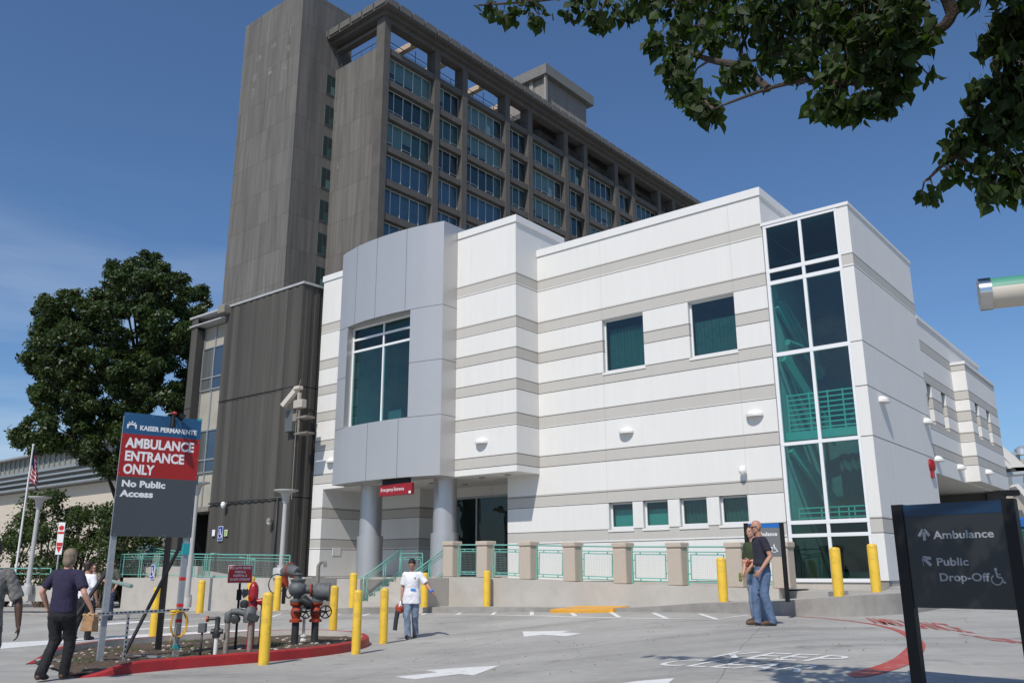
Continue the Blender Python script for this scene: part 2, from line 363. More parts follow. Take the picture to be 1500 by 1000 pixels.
def lettering(name, txt, size, M, parent, x, z, y=-.004, width=None, bold=0.0, align='LEFT', spacing=1.0):
    """text standing in the local xz plane, read from -y"""
    me = text_mesh(txt, size, width, bold, align, .0015, spacing)
    for v in me.vertices: v.co = Vector((v.co.x+x, y-v.co.z, v.co.y+z))
    me.materials.append(M); o = bpy.data.objects.new(name, me); COL.objects.link(o); o.parent = parent; return o
BF = thing  # alias
def bframe(name, label, cat, group=None):      # a thing whose local axes are the building's u, v, z
    return thing(name, label, cat, O0, YAW, group)

# ================================================================== GROUND
def gmesh():
    xs = [-400, -200, -100, -60, -40, -30, -24]+[-20+.4*i for i in range(101)]+[24, 30, 40, 60, 100, 200, 400]
    ys = [-100, -40, -15]+[-6+.4*i for i in range(106)]+[40, 48, 60, 80, 120, 200, 400]
    b = bmesh.new(); g = [[b.verts.new((x, y, ground(x, y))) for x in xs] for y in ys]
    for j in range(len(ys)-1):
        for i in range(len(xs)-1):
            f = b.faces.new((g[j][i], g[j][i+1], g[j+1][i+1], g[j+1][i])); f.smooth = True
    me = bpy.data.meshes.new('driveway'); b.to_mesh(me); b.free()
    M = mat('drive_concrete', (.335, .325, .305), .9, bump=.15, bscale=70, spec=.3)
    n, l = M.node_tree.nodes, M.node_tree.links; bs = n['Principled BSDF']
    tc = n.new('ShaderNodeTexCoord')
    def noise_(scale, det, st=(1, 1, 1), rot=0):
        mp = n.new('ShaderNodeMapping'); mp.inputs['Scale'].default_value = st; mp.inputs['Rotation'].default_value = (0, 0, rot); l.new(tc.outputs['Object'], mp.inputs[0])
        t = n.new('ShaderNodeTexNoise'); t.inputs['Scale'].default_value = scale; t.inputs['Detail'].default_value = det; t.inputs['Roughness'].default_value = .62; l.new(mp.outputs[0], t.inputs[0]); return t.outputs[0]
    def rng(src, a, b_, c, d):
        r_ = n.new('ShaderNodeMapRange'); r_.inputs[1].default_value = a; r_.inputs[2].default_value = b_; r_.inputs[3].default_value = c; r_.inputs[4].default_value = d; l.new(src, r_.inputs[0]); return r_.outputs[0]
    def mul(a, b_):
        q = n.new('ShaderNodeMath'); q.operation = 'MULTIPLY'; l.new(a, q.inputs[0]); l.new(b_, q.inputs[1]); return q.outputs[0]
    tone = mul(rng(noise_(.35, 5), .3, .7, .80, 1.14), rng(noise_(6, 8), .3, .7, .93, 1.07))
    tone = mul(tone, rng(noise_(.5, 7, (.35, 2.6, 1), -.25), .52, .72, 1.0, .72))      # tyre-worn streaks
    tone = mul(tone, rng(noise_(120, 2), .3, .7, .94, 1.06))
    tone = mul(tone, rng(noise_(1.3, 6), 60e-2, .74, 1.0, .66))                          # drips
    # slab joints
    mp = n.new('ShaderNodeMapping'); mp.inputs['Rotation'].default_value = (0, 0, .35); mp.inputs['Location'].default_value = (1.3, .8, 0); l.new(tc.outputs['Object'], mp.inputs[0])
    dn = n.new('ShaderNodeTexNoise'); dn.inputs['Scale'].default_value = .8; l.new(tc.outputs['Object'], dn.inputs[0])
    dm = n.new('ShaderNodeVectorMath'); dm.operation = 'SCALE'; dm.inputs['Scale'].default_value = .10; l.new(dn.outputs[1], dm.inputs[0])
    da = n.new('ShaderNodeVectorMath'); da.operation = 'ADD'; l.new(mp.outputs[0], da.inputs[0]); l.new(dm.outputs[0], da.inputs[1])
    sp = n.new('ShaderNodeSeparateXYZ'); l.new(da.outputs[0], sp.inputs[0])
    for k, per in ((0, 5.2), (1, 4.1)):
        dv = n.new('ShaderNodeMath'); dv.operation = 'DIVIDE'; dv.inputs[1].default_value = per; l.new(sp.outputs[k], dv.inputs[0])
        fr = n.new('ShaderNodeMath'); fr.operation = 'FRACT'; l.new(dv.outputs[0], fr.inputs[0])
        lt = n.new('ShaderNodeMath'); lt.operation = 'LESS_THAN'; lt.inputs[1].default_value = .016/per; l.new(fr.outputs[0], lt.inputs[0])
        tone = mul(tone, rng(lt.outputs[0], 0, 1, 1, .66))
    sc = n.new('ShaderNodeVectorMath'); sc.operation = 'SCALE'; sc.inputs[0].default_value = (.355, .345, .32); l.new(tone, sc.inputs['Scale'])
    # hairline cracks
    vo = n.new('ShaderNodeTexVoronoi'); vo.feature = 'DISTANCE_TO_EDGE'; vo.inputs['Scale'].default_value = .38; l.new(da.outputs[0], vo.inputs[0])
    ck = n.new('ShaderNodeMath'); ck.operation = 'LESS_THAN'; ck.inputs[1].default_value = .0022; l.new(vo.outputs[0], ck.inputs[0])
    x = n.new('ShaderNodeMixRGB'); x.inputs[2].default_value = (.27, .26, .245, 1); l.new(sc.outputs[0], x.inputs[1]); l.new(ck.outputs[0], x.inputs[0]); 
    l.new(x.outputs[0], bs.inputs['Base Color'])
    me.materials.append(M); o = bpy.data.objects.new('driveway', me); COL.objects.link(o); tag(o, kind='structure')
gmesh()

def drape(poly, lift=.004, step=.35, b=None, h=None):
    """flat polygon (world xy) subdivided and laid on the ground"""
    own = b is None
    if own: b = bmesh.new()
    f = b.faces.new([b.verts.new((p[0], p[1], 0)) for p in poly]); fs = [f]
    r = bmesh.ops.triangulate(b, faces=fs); fs = r['faces']
    for _ in range(6):
        es = [e for e in {e for f in fs if f.is_valid for e in f.edges} if e.calc_length() > step]
        if not es: break
        bmesh.ops.subdivide_edges(b, edges=es, cuts=1); bmesh.ops.triangulate(b, faces=[f for f in b.faces if len(f.verts) > 3]); fs = list(b.faces)
    if own:
        for v in b.verts: v.co.z = (h or ground)(v.co.x, v.co.y)+lift
    return b
def paint_mat(name, col, wear=.5):
    M = mat(name, col, .6, var=.07, vscale=5); n, l = M.node_tree.nodes, M.node_tree.links; b = n['Principled BSDF']
    src = b.inputs['Base Color'].links[0].from_socket
    tc = n.new('ShaderNodeTexCoord'); t = n.new('ShaderNodeTexNoise'); t.inputs['Scale'].default_value = 9; t.inputs['Detail'].default_value = 9; t.inputs['Roughness'].default_value = .75; l.new(tc.outputs['Object'], t.inputs[0])
    mr = n.new('ShaderNodeMapRange'); mr.inputs[1].default_value = .50; mr.inputs[2].default_value = .68; mr.inputs[3].default_value = 0; mr.inputs[4].default_value = wear; l.new(t.outputs[0], mr.inputs[0])
    x = n.new('ShaderNodeMixRGB'); x.inputs[2].default_value = (.33, .32, .30, 1); l.new(src, x.inputs[1]); l.new(mr.outputs[0], x.inputs[0]); l.new(x.outputs[0], b.inputs['Base Color']); return M
M_WP = paint_mat('white_road_paint', (.70, .70, .68)); M_RP = paint_mat('red_road_paint', (.42, .060, .05), .55); M_OP = paint_mat('orange_ramp_paint', (.70, .34, .03), .3)
def marking(name, polys, M, label, lift=.004):
    b = bmesh.new()
    for p in polys: drape(p, b=b)
    for v in b.verts: v.co.z = ground(v.co.x, v.co.y)+lift
    bmesh.ops.recalc_face_normals(b, faces=b.faces)
    for f in b.faces:
        if f.normal.z < 0: f.normal_flip()
    me = bpy.data.meshes.new(name); b.to_mesh(me); b.free(); me.materials.append(M)
    o = bpy.data.objects.new(name, me); COL.objects.link(o); tag(o, label=label, kind='structure'); return o
G = lambda pts: [ong(*p)[:2] for p in pts]
marking('painted_arrow', [G([(578.4, 990.9), (606, 994.7), (674.4, 986.8), (693.6, 989), (732, 974.3), (681.6, 977.2), (622.8, 981.3), (640.8, 984.4)])], M_WP, 'long white painted arrow in the foreground of the drive')
marking('painted_arrow', [G([(765.6, 924.4), (767.5, 932.3), (795.6, 929.2), (829, 931.6), (852, 927.3), (822, 925.8), (839, 923.2)])], M_WP, 'short white painted arrow in the middle of the drive')
marking('painted_arrow', [G([(885, 1004), (935, 997), (988, 993), (975, 1004)])], M_WP, 'white painted arrow cut off by the bottom edge')
marking('painted_band', [G([(0, 941), (0, 950), (150, 936), (380, 925), (380, 921), (200, 929)]), G([(128, 914), (128, 916.5), (200, 912), (255, 907), (250, 906)]), G([(190, 921), (190, 923), (330, 914.5), (330, 913)])], M_WP, 'worn white painted bands crossing the drive behind the planted island')
# striped fire-lane edge
def ribbon(pts, w):
    out = []; P = [Vector(p).to_2d() for p in pts]
    ws = w if isinstance(w, (list, tuple)) else [w]*len(P)
    L_, R_ = [], []
    for i, p in enumerate(P):
        d = (P[min(i+1, len(P)-1)]-P[max(i-1, 0)]).normalized(); nn = Vector((-d.y, d.x)); L_.append(p+nn*ws[i]/2); R_.append(p-nn*ws[i]/2)
    for i in range(len(P)-1): out.append([L_[i], L_[i+1], R_[i+1], R_[i]])
    return out
def smooth_pts(pts, n=6):
    P = [Vector(p) for p in pts]; out = []
    for i in range(len(P)-1):
        p0, p1, p2, p3 = P[max(i-1, 0)], P[i], P[i+1], P[min(i+2, len(P)-1)]
        for k in range(n):
            t = k/n; out.append(.5*((2*p1)+(p2-p0)*t+(2*p0-5*p1+4*p2-p3)*t*t+(3*p1-p0-3*p2+p3)*t**3))
    out.append(P[-1]); return out
edge = [ong(*p) for p in [(150, 908), (300, 905.3), (400, 902.5), (490, 901.3), (560, 901.5), (640, 899.6), (720, 899.9), (800, 901.6), (880, 903.8), (960, 905.3), (1050, 907), (1098, 900)]]
polys = ribbon(edge, .10)
for a, b in [((372, 900), (356, 905)), ((414, 898), (398, 903)), ((500, 898.5), (485, 903)), ((547, 896.5), (531, 901.5)), ((632, 894.5), (618, 900)), ((681, 894), (669, 900)), ((730, 893.6), (721, 900)), ((779, 893.5), (779, 900.5)), ((833, 893.5), (843, 902)), ((893, 895), (907, 903.5)), ((957, 897), (977, 905.5)), ((1025, 898.6), (1050, 906.5))]:
    polys += ribbon([ong(*a), ong(*b)], .11)
marking('painted_edge_line', polys, M_WP, 'thin white edge line with slanted ticks along the kerb')
rl = smooth_pts([ong(*p) for p in [(1098, 899.5), (1140, 901), (1200, 904.5), (1260, 911), (1302, 919), (1331, 930), (1343, 943), (1330, 962), (1305, 975), (1262, 987), (1246, 989)]], 5)
rw = [.09+.18*S01((i/len(rl)-.30)/.5) for i in range(len(rl))]
marking('painted_curve', ribbon(rl, rw), M_RP, 'red painted curve sweeping round below the right sign', .005)
def ground_text(txt, c00, c10, c01, M, name, label, bold=.0):
    """letters in the parallelogram: origin c00, baseline end c10, cap height corner c01 (world points)"""
    me = text_mesh(txt, 1, None, bold, 'LEFT', 0); xs = [v.co.x for v in me.vertices]; ys = [v.co.y for v in me.vertices]
    b = bmesh.new(); b.from_mesh(me); ex, ey = (c10-c00), (c01-c00); x0, x1, y0, y1 = min(xs), max(xs), min(ys), max(ys)
    for v in b.verts:
        p = c00+ex*((v.co.x-x0)/(x1-x0))+ey*((v.co.y-y0)/(y1-y0)); v.co = Vector((p.x, p.y, ground(p.x, p.y)+.005))
    bmesh.ops.recalc_face_normals(b, faces=b.faces)
    me2 = bpy.data.meshes.new(name); b.to_mesh(me2); b.free(); me2.materials.append(M); o = bpy.data.objects.new(name, me2); COL.objects.link(o); return tag(o, label=label, kind='structure')
ground_text('KEEP', ong(1039, 962.7), ong(1212, 970), ong(1080, 954.0), M_WP, 'painted_word', 'white painted word KEEP on the drive')
ground_text('CLEAR', ong(953, 974), ong(1170, 985), ong(1000, 965.3), M_WP, 'painted_word', 'white painted word CLEAR on the drive')
ground_text('AMBULANCE', ong(1283, 913.5), ong(1430, 927.5), ong(1262, 903.5), M_RP, 'painted_word', 'red painted word AMBULANCE beyond the right sign', .01)
ground_text('ZONE', ong(1455, 938), ong(1540, 948), ong(1400, 928), M_RP, 'painted_word', 'red painted word ZONE beyond the right sign', .01)
b = MB(); rp = [Wp(*plv(x, y, v))+Vector((0, 0, .006)) for x, y, v in [(806, 892.0, -2.9), (815, 893.0, -2.95), (860, 893.2, -3.05), (898, 891.2, -3.0), (922, 887.0, -2.35), (847, 887.0, -2.2)]]
b.face(rp)
for i_ in range(6):
    p_, q_ = rp[i_], rp[(i_+1) % 6]; b.face([p_, q_, q_-Vector((0, 0, .16)), p_-Vector((0, 0, .16))])
o = b.build('kerb_ramp', M_OP); tag(o, kind='structure')

# ------------------------------------------------------------------ sidewalk along the building
KERB = [(-40, -9.0, .10), (-26, -8.2, .14), (-22.6, -7.5, .20), (-18.25, -7.0, .33), (-16.17, -6.0, .40), (-14.08, -4.8, .51), (-13.4, -3.4, .50), (-12.4, -2.75, .50), (-10.4, -2.6, .54), (-8.34, -2.6, .57), (-6.72, -2.8, .60), (-5.41, -3.0, .64), (-4.3, -3.2, .72), (-3.29, -3.5, .80), (-1.85, -3.9, .86), (-.88, -4.1, .92), (-.1, -3.95, .98), (.45, -3.6, 1.02), (.95, -2.8, 1.05), (1.2, -1.6, 1.08), (1.25, 2, 1.12), (1.3, 6, 1.15)]
kp = smooth_pts([Vector(k) for k in KERB], 4)
def sidewalk():
    b = MB(); inn = []
    for p in kp:
        q = Vector((p.x, 0.05 if p.x < -.3 else .02, p.z+.03))
        if p.x > .3: q = Vector((-.05, max(0.05, p.y+.1), p.z+.04))
        inn.append(q)
    for i in range(len(kp)-1):
        a, c = kp[i], kp[i+1]; n1 = (c-a).to_2d().normalized(); nn = Vector((-n1.y, n1.x, 0))*.16
        ia, ic = a+nn, c+nn
        b.mi = 1; b.face([a, c, ic, ia]); wa, wc = Wp(*a), Wp(*c)
        b.face([a, c, Vector((c.x, c.y, ground(wc.x, wc.y)-.05)), Vector((a.x, a.y, ground(wa.x, wa.y)-.05))])
        b.mi = 0; b.face([ia, ic, inn[i+1], inn[i]])
    o = b.build('sidewalk', [M_PLAT, mat('kerb_concrete', (.30, .285, .26), .9, bump=.3, bscale=50, var=.12, vscale=3, dark=(.18, .17, .15), darkamt=.5, dscale=2)], merge=True)
    o.location = O0; o.rotation_euler = (0, 0, YAW); tag(o, kind='structure')
sidewalk()
def swz(u, v=0):
    best = min(kp, key=lambda p: abs(p.x-u)+.2*abs(p.y-v)); return best.z

# ================================================================== WHITE BUILDING
wb_ = bframe('white_building', 'white striped stucco emergency building with silver curved bay and tall glazed corner', 'building')
fF = lambda v0: (lambda u, d, z: (u, v0+d, z))
fS = lambda u0: (lambda v, d, z: (u0-d, v, z))
HW = [(-7.97, -6.47, 7.60, 9.33), (-4.92, -3.44, 7.60, 9.33)]
SW = [(-7.94, -7.10, 2.75, 3.54), (-6.75, -5.92, 2.75, 3.54), (-5.54, -4.69, 2.75, 3.54), (-4.31, -3.47, 2.75, 3.54)]
b = MB()
b.wall(fF(0), -11.9, -2.44, 1.26, 12.10, HW+SW, .2)
b.wall(fS(-2.44), 0, 8, 11.0, 12.10)                                       # return above the stair tower
b.wall(fF(-1.2), -20.62, -10.55, 4.6, 13.05, [(-18.35, -13.45, 6.52, 10.58)], .1)                                  # projecting block (bay sits on it)
b.wall(fS(-10.55), -1.2, 1.2, 4.6, 13.05); b.wall(fS(-10.55), 1.2, 1.21, 12.1, 13.05)
b.wall(fF(-1.2), -20.62, -20.0, 1.41, 4.6); b.wall(fS(-20.0), -1.2, 1.0, 1.41, 4.6)
b.wall(fF(1.0), -20.0, -17.0, 1.41, 4.6); b.wall(fS(-17.0), 1.0, 1.9, 1.41, 4.6)
b.wall(fF(1.9), -17.0, -16.6, 1.41, 4.6); b.wall(fF(1.9), -16.6, -11.9, 4.25, 4.6)
b.wall(lambda v, d, z: (-11.9+d, v, z), 0, 1.9, 1.26, 4.6)
b.wall(lambda v, d, z: (-20.62+d, v, z), -1.2, 12, 0.2, 13.05)
b.face([(-20.62, -1.2, 4.6), (-10.55, -1.2, 4.6), (-10.55, 0, 4.6), (-20.62, 0, 4.6)]); b.face([(-20.62, 0, 4.6), (-11.9, 0, 4.6), (-11.9, 1.95, 4.6), (-20.62, 1.95, 4.6)])
# closing faces at the back and roof
b.box(-20.6, -2.46, 11.8, 12.0, 0, 11.9); b.box(-20.6, -10.6, -1.15, 12, 12.75, 12.85); b.box(-10.6, -2.5, .1, 12, 11.75, 11.85)
b.wall(fF(0.0), -11.9, -10.55, 4.6, 4.62)
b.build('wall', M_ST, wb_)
# coping
b = MB()
def cope(x0, x1, y0, y1, z): b.box(x0, x1, y0, y1, z, z+.25)
cope(-10.56, -2.40, -.04, .22, 12.10); cope(-2.64, -2.40, .22, 8, 12.10)
cope(-13.18, -10.50, -1.24, -1.0, 13.05); cope(-10.76, -10.50, -1.0, 1.6, 13.05); cope(-20.66, -18.64, -1.24, -1.0, 13.05); cope(-20.66, -20.42, -1.0, 12, 13.05); cope(-18.6, -10.8, 1.4, 1.6, 13.05)
b.build('coping', M_COP, wb_)
# soffit details
b = MB()
for (u, v) in [(-12.6, -.5), (-11.4, -.6), (-12.2, .5), (-15.2, -.2), (-14.6, .9), (-16.8, -.3)]: b.lathe([(.11, 4.575), (.11, 4.597)], (u, v, 0), 12)
b.build('soffit_light', mat('recess_lamp', (.25, .24, .22), .4), wb_)
b = MB()   # beige concrete plinth
b.box(-11.9, -2.40, .02, .3, .3, 1.26); b.box(-20.55, -20.0, -1.17, 1.0, .1, 1.41); b.box(-20.0, -11.9, 1.03, 1.3, .3, 1.41)
b.box(-2.42, -.02, .03, .3, .4, 1.28); b.box(-.3, -.02, .03, 6.0, .4, 1.28); b.box(-17, -11.95, 1.92, 2.1, .3, 1.41)
b.build('plinth', M_CONC, wb_)
# square windows
def win(parent, u0, u1, z0, z1, v, gm, nm='window', fr=.05, curtain=True, shade=None):
    f = MB(); d = .06
    f.box(u0, u0+fr, v, v+d, z0, z1); f.box(u1-fr, u1, v, v+d, z0, z1); f.box(u0+fr, u1-fr, v, v+d, z0, z0+fr*1.6); f.box(u0+fr, u1-fr, v, v+d, z1-fr, z1)
    fo = f.build(nm, M_FRAME, parent)
    p = MB(); p.face([(u0+fr, v+.03, z0+fr), (u1-fr, v+.03, z0+fr), (u1-fr, v+.03, z1-fr), (u0+fr, v+.03, z1-fr)]); p.build('pane', gm, fo)
    return fo
M_BLIND = mat('roller_blind', (.30, .36, .35), .9, var=.05, vscale=30, stretch=(6, 6, 1))
M_BLIND2 = mat('pale_screen', (.45, .55, .53), .9, var=.04)
for h in HW: win(wb_, *h[:2], *h[2:], .14, M_GL)
for h in SW: win(wb_, *h[:2], *h[2:], .14, M_GL)
b = MB()   # sills
for h in HW+SW: b.box(h[0]-.03, h[1]+.03, -.025, .14, h[2]-.075, h[2]-.002)
b.build('sill', M_STP, wb_)
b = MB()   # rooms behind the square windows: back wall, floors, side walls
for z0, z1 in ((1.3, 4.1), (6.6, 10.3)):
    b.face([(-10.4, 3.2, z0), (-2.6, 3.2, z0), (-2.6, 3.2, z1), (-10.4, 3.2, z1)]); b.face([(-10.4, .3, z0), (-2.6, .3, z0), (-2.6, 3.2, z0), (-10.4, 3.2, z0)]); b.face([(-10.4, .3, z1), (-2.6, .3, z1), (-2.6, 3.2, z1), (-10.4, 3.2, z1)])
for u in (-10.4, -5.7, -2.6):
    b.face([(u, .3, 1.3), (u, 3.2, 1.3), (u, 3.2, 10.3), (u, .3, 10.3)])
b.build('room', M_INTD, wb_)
def curtain(u0, u1, z0, z1, v, M, amp=.03, parent=wb_, name='curtain', wl_=.12):
    b = MB(); n = int((u1-u0)/(wl_/4)); pts = [(u0+(u1-u0)*i/n, v+amp*math.sin(i*PI/2+.4*math.sin(i*.7))) for i in range(n+1)]
    for i in range(n):
        f = b.face([(pts[i][0], pts[i][1], z0), (pts[i+1][0], pts[i+1][1], z0), (pts[i+1][0], pts[i+1][1], z1), (pts[i][0], pts[i][1], z1)])
        if f: f.smooth = True
    return b.build(name, M, parent)
M_CUR = mat('dark_drape', (.06, .085, .08), .95, var=.2, vscale=6)
M_CURG = mat('teal_shade', (.13, .27, .26), .9, var=.05)
curtain(-7.9, -6.5, 7.62, 9.05, .34, M_CUR); curtain(-4.88, -3.5, 7.62, 8.75, .34, M_CUR)
curtain(-7.9, -7.14, 2.77, 3.34, .30, M_CURG, .004, name='window_shade'); curtain(-6.72, -5.95, 2.77, 3.30, .30, M_CURG, .004, name='window_shade')
curtain(-5.5, -4.73, 2.77, 3.5, .34, M_CUR); curtain(-4.27, -3.5, 2.77, 3.5, .34, M_CUR)

# stair tower at the corner
b = MB()
b.wall(fF(0), -.30, 0, 1.28, 11.12); b.wall(fS(0), 0, 6.05, 1.28, 11.12)
b.wall(lambda v, d, z: (-2.44+d, v, z), 0, 6.0, 1.2, 11.12)
b.box(-2.4, -.05, 5.9, 6.05, 1.2, 11.0); b.box(-2.42, -.02, .1, 6.03, 10.95, 11.05)
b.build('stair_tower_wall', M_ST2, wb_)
b = MB(); b.box(-2.46, .03, -.03, .16, 11.12, 11.21); b.box(-.16, .03, .16, 6.08, 11.12, 11.21); b.box(-2.46, -.16, 5.9, 6.08, 11.12, 11.21); b.build('coping', M_COP, wb_)
zz = [1.28, 2.36, 2.79, 4.85, 7.34, 9.42, 9.78]
rails = [(1.24, 1.33), (2.36, 2.45), (2.69, 2.79), (4.76, 4.85), (7.23, 7.34), (9.31, 9.42), (9.67, 9.78), (11.04, 11.118)]
g = MB()
for z0, z1 in rails: g.box(-2.41, -.30, -.01, .09, z0, z1)
for u0, u1 in ((-2.41, -2.32), (-1.385, -1.30), (-.37, -.302)):
    for k in range(len(rails)-1): g.box(u0, u1, -.006, .085, rails[k][1], rails[k+1][0])
go = g.build('glazing_frame', M_FRAME, wb_)
for (z0, z1) in [(rails[k][1], rails[k+1][0]) for k in range(7)]:
    for u0, u1 in ((-2.32, -1.385), (-1.30, -.37)):
        p = MB(); p.face([(u0, .04, z0), (u1, .04, z0), (u1, .04, z1), (u0, .04, z1)]); p.build('pane', M_GLD if (z0 > 9.4 or z1 < 2.8) else M_GL, go)
# inside the stair tower
b = MB()
b.face([(-2.40, .15, 1.3), (-2.40, 5.8, 1.3), (-2.40, 5.8, 10.9), (-2.40, .15, 10.9)]); b.face([(-.06, .15, 1.3), (-.06, 5.8, 1.3), (-.06, 5.8, 10.9), (-.06, .15, 10.9)])
b.build('stair_wall', mat('stair_paint', (.55, .58, .56), .9), wb_)
b = MB(); b.face([(-2.4, 3.1, 1.3), (-.06, 3.1, 1.3), (-.06, 3.1, 10.9), (-2.4, 3.1, 10.9)]); b.box(-2.4, -.06, .15, 3.1, 1.25, 1.30); b.box(-2.4, -.06, .15, 3.1, 9.9, 10.0)
b.build('stair_back_wall', M_INTD, wb_)
curtain(-1.85, -.1, 7.4, 8.75, 2.2, M_CUR, .05, name='stair_drape', wl_=.2); curtain(-1.6, -.1, 2.9, 4.7, 2.2, M_CUR, .05, name='stair_drape', wl_=.2)
b = MB()
b.box(-2.38, -.08, .32, .42, 4.93, 5.16); b.box(-2.38, -.08, .42, 1.5, 5.0, 5.12)
b.obox((-2.30, .55, 7.3), (-1.75, 2.6, 5.1), .12, .32); b.obox((-2.3, .5, 4.75), (-1.6, 2.4, 2.9), .12, .30); b.obox((-.2, .6, 2.9), (-.9, 2.4, 4.8), .10, .26)
b.tube([(-2.2, .6, 7.75), (-1.9, 2.0, 7.65)], .09, 14)
b.obox((-2.3, .5, 8.9), (-1.9, 2.4, 7.1), .10, .5)
b.build('stair_flight', mat('stair_teal', (.13, .32, .29), .6), wb_)
b = MB()
for k in range(8): b.obox((-2.25, .36, 5.22+k*.135), (-.15, .36, 5.22+k*.135), .03, .035)
for u in (-2.25, -1.65, -1.15, -.75, -.2): b.obox((u, .36, 5.16), (u, .36, 6.2), .035, .035)
for k in range(6): b.obox((-.95+k*.12, .7, 5.1+k*.2), (-.6+k*.12, .7, 5.5+k*.2), .02, .025)
for z in (2.86, 2.99, 3.12): b.obox((-2.2, .36, z), (-.15, .36, z), .03, .03)
for u in (-2.2, -1.6, -1.15, -.9, -.75, -.2): b.obox((u, .36, 2.80), (u, .36, 3.13), .03, .03)
b.build('stair_guard_rail', M_TEAL, wb_)
# side wing
WW = [(6.35, 6.95, 5.98, 7.24), (8.2, 8.8, 5.98, 7.24)]
b = MB(); b.wall(fS(-.03), 6.05, 15.2, 4.40, 9.30, WW, .25)
PW = [(11.0, 11.6, 5.98, 7.24), (12.9, 13.5, 5.98, 7.24)]
b.wall(fS(.42), 10.2, 15.2, 4.43, 8.50, PW, .25); b.wall(fF(10.2), -.03, .42, 4.43, 8.50); b.face([(-.03, 10.2, 8.5), (.42, 10.2, 8.5), (.42, 15.2, 8.5), (-.03, 15.2, 8.5)])
b.wall(fF(15.2), -8, .42, 4.43, 8.5); b.wall(fF(15.2), -8, -.03, 8.5, 9.3)
b.face([(-8, 6.05, 4.41), (-.03, 6.05, 4.41), (-.03, 15.2, 4.41), (-8, 15.2, 4.41)]); b.face([(-.03, 10.2, 4.43), (.42, 10.2, 4.43), (.42, 15.2, 4.43), (-.03, 15.2, 4.43)])
b.box(-8, -.05, 6.06, 15.15, 9.0, 9.1)
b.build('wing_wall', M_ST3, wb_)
b = MB(); b.box(-.25, .01, 6.08, 15.24, 9.30, 9.42); b.box(-.029, .45, 10.17, 15.24, 8.50, 8.60); b.build('coping', M_COP, wb_)
for v0, v1, z0, z1 in WW+PW:
    uu = -.03 if v0 < 10 else .42
    f = MB(); f.box(uu-.25, uu-.2, v0, v0+.05, z0, z1); f.box(uu-.25, uu-.2, v1-.05, v1, z0, z1); f.box(uu-.25, uu-.2, v0+.05, v1-.05, z0, z0+.06); f.box(uu-.25, uu-.2, v0+.05, v1-.05, z1-.05, z1)
    fo = f.build('window', M_FRAME, wb_)
    p = MB(); p.face([(uu-.22, v0, z0), (uu-.22, v1, z0), (uu-.22, v1, z1), (uu-.22, v0, z1)]); p.build('pane', M_GLD, fo)
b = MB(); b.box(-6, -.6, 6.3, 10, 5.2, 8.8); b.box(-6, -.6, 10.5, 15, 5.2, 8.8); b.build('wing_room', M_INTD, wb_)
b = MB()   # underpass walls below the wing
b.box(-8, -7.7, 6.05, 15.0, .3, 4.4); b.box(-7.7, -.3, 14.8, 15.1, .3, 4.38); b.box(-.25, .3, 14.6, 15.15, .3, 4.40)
b.build('underpass_wall', mat('underpass_shade', (.10, .095, .09), .9, var=.05), wb_)  # dark colour stands in for the deep shade under the wing
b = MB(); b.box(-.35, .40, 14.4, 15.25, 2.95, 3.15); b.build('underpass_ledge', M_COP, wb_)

# silver curved bay
ARC = [(-13.2, -1.93), (-13.9, -2.10), (-14.6, -2.22), (-15.3, -2.28), (-16.0, -2.30), (-16.7, -2.28), (-17.4, -2.21), (-18.0, -2.09), (-18.6, -1.93)]
def arcv(u):
    for (a, va), (c, vc) in zip(ARC, ARC[1:]):
        if c-1e-6 <= u <= a+1e-6: return va+(vc-va)*(u-a)/(c-a)
    return -1.93
AU = [-13.2-5.4*i/36 for i in range(37)]
b = MB()
def arcwall(u_hi, u_lo, z0, z1):
    us = [u_hi]+[u for u in AU if u_lo < u < u_hi]+[u_lo]
    for a, c in zip(us, us[1:]):
        f = b.face([(a, arcv(a), z0), (c, arcv(c), z0), (c, arcv(c), z1), (a, arcv(a), z1)]); f.smooth = True
Z0, Z1, ZA, ZB = 4.6, 13.55, 6.62, 10.46
WL, WR = -17.93, -14.50
arcwall(-13.2, -18.6, ZB, Z1); arcwall(-13.2, -18.6, Z0, ZA); arcwall(-13.2, WR, ZA, ZB); arcwall(WL, -18.6, ZA, ZB)
for u in (-13.2, -18.6): b.face([(u, -1.93, Z0), (u, -1.2, Z0), (u, -1.2, Z1), (u, -1.93, Z1)])
b.face([(-13.2, -1.2, 13.05), (-13.2, .6, 13.05), (-13.2, .6, Z1), (-13.2, -1.2, Z1)])
for u in (WL, WR): b.face([(u, arcv(u), ZA), (u, -1.75, ZA), (u, -1.75, ZB), (u, arcv(u), ZB)])
for z in (ZA, ZB, Z0+.001, Z1):
    us = AU if z in (Z0+.001, Z1) else [WR]+[u for u in AU if WL < u < WR]+[WL]
    for a, c in zip(us, us[1:]): b.face([(a, arcv(a), z), (c, arcv(c), z), (c, -1.21 if z == Z0+.001 else (-1.75 if z < Z1 else 1.0), z), (a, -1.21 if z == Z0+.001 else (-1.75 if z < Z1 else 1.0), z)])
b.build('curved_bay', M_METAL, wb_)
b = MB()   # panel joints as fine strips standing 2 mm proud
def jv(u, z0, z1): v = arcv(u)-.003; b.box(u-.008, u+.008, v, v+.006, z0, z1)
for u in (-14.75, -16.25, -17.45): jv(u, ZB+.02, Z1)
for u in (-14.9, -16.4): jv(u, Z0, ZA-.02)
def jh(u_hi, u_lo, z):
    us = [u_hi]+[u for u in AU if u_lo < u < u_hi]+[u_lo]
    for a, c in zip(us, us[1:]): b.obox((a, arcv(a)-.001, z), (c, arcv(c)-.001, z), .006, .016)
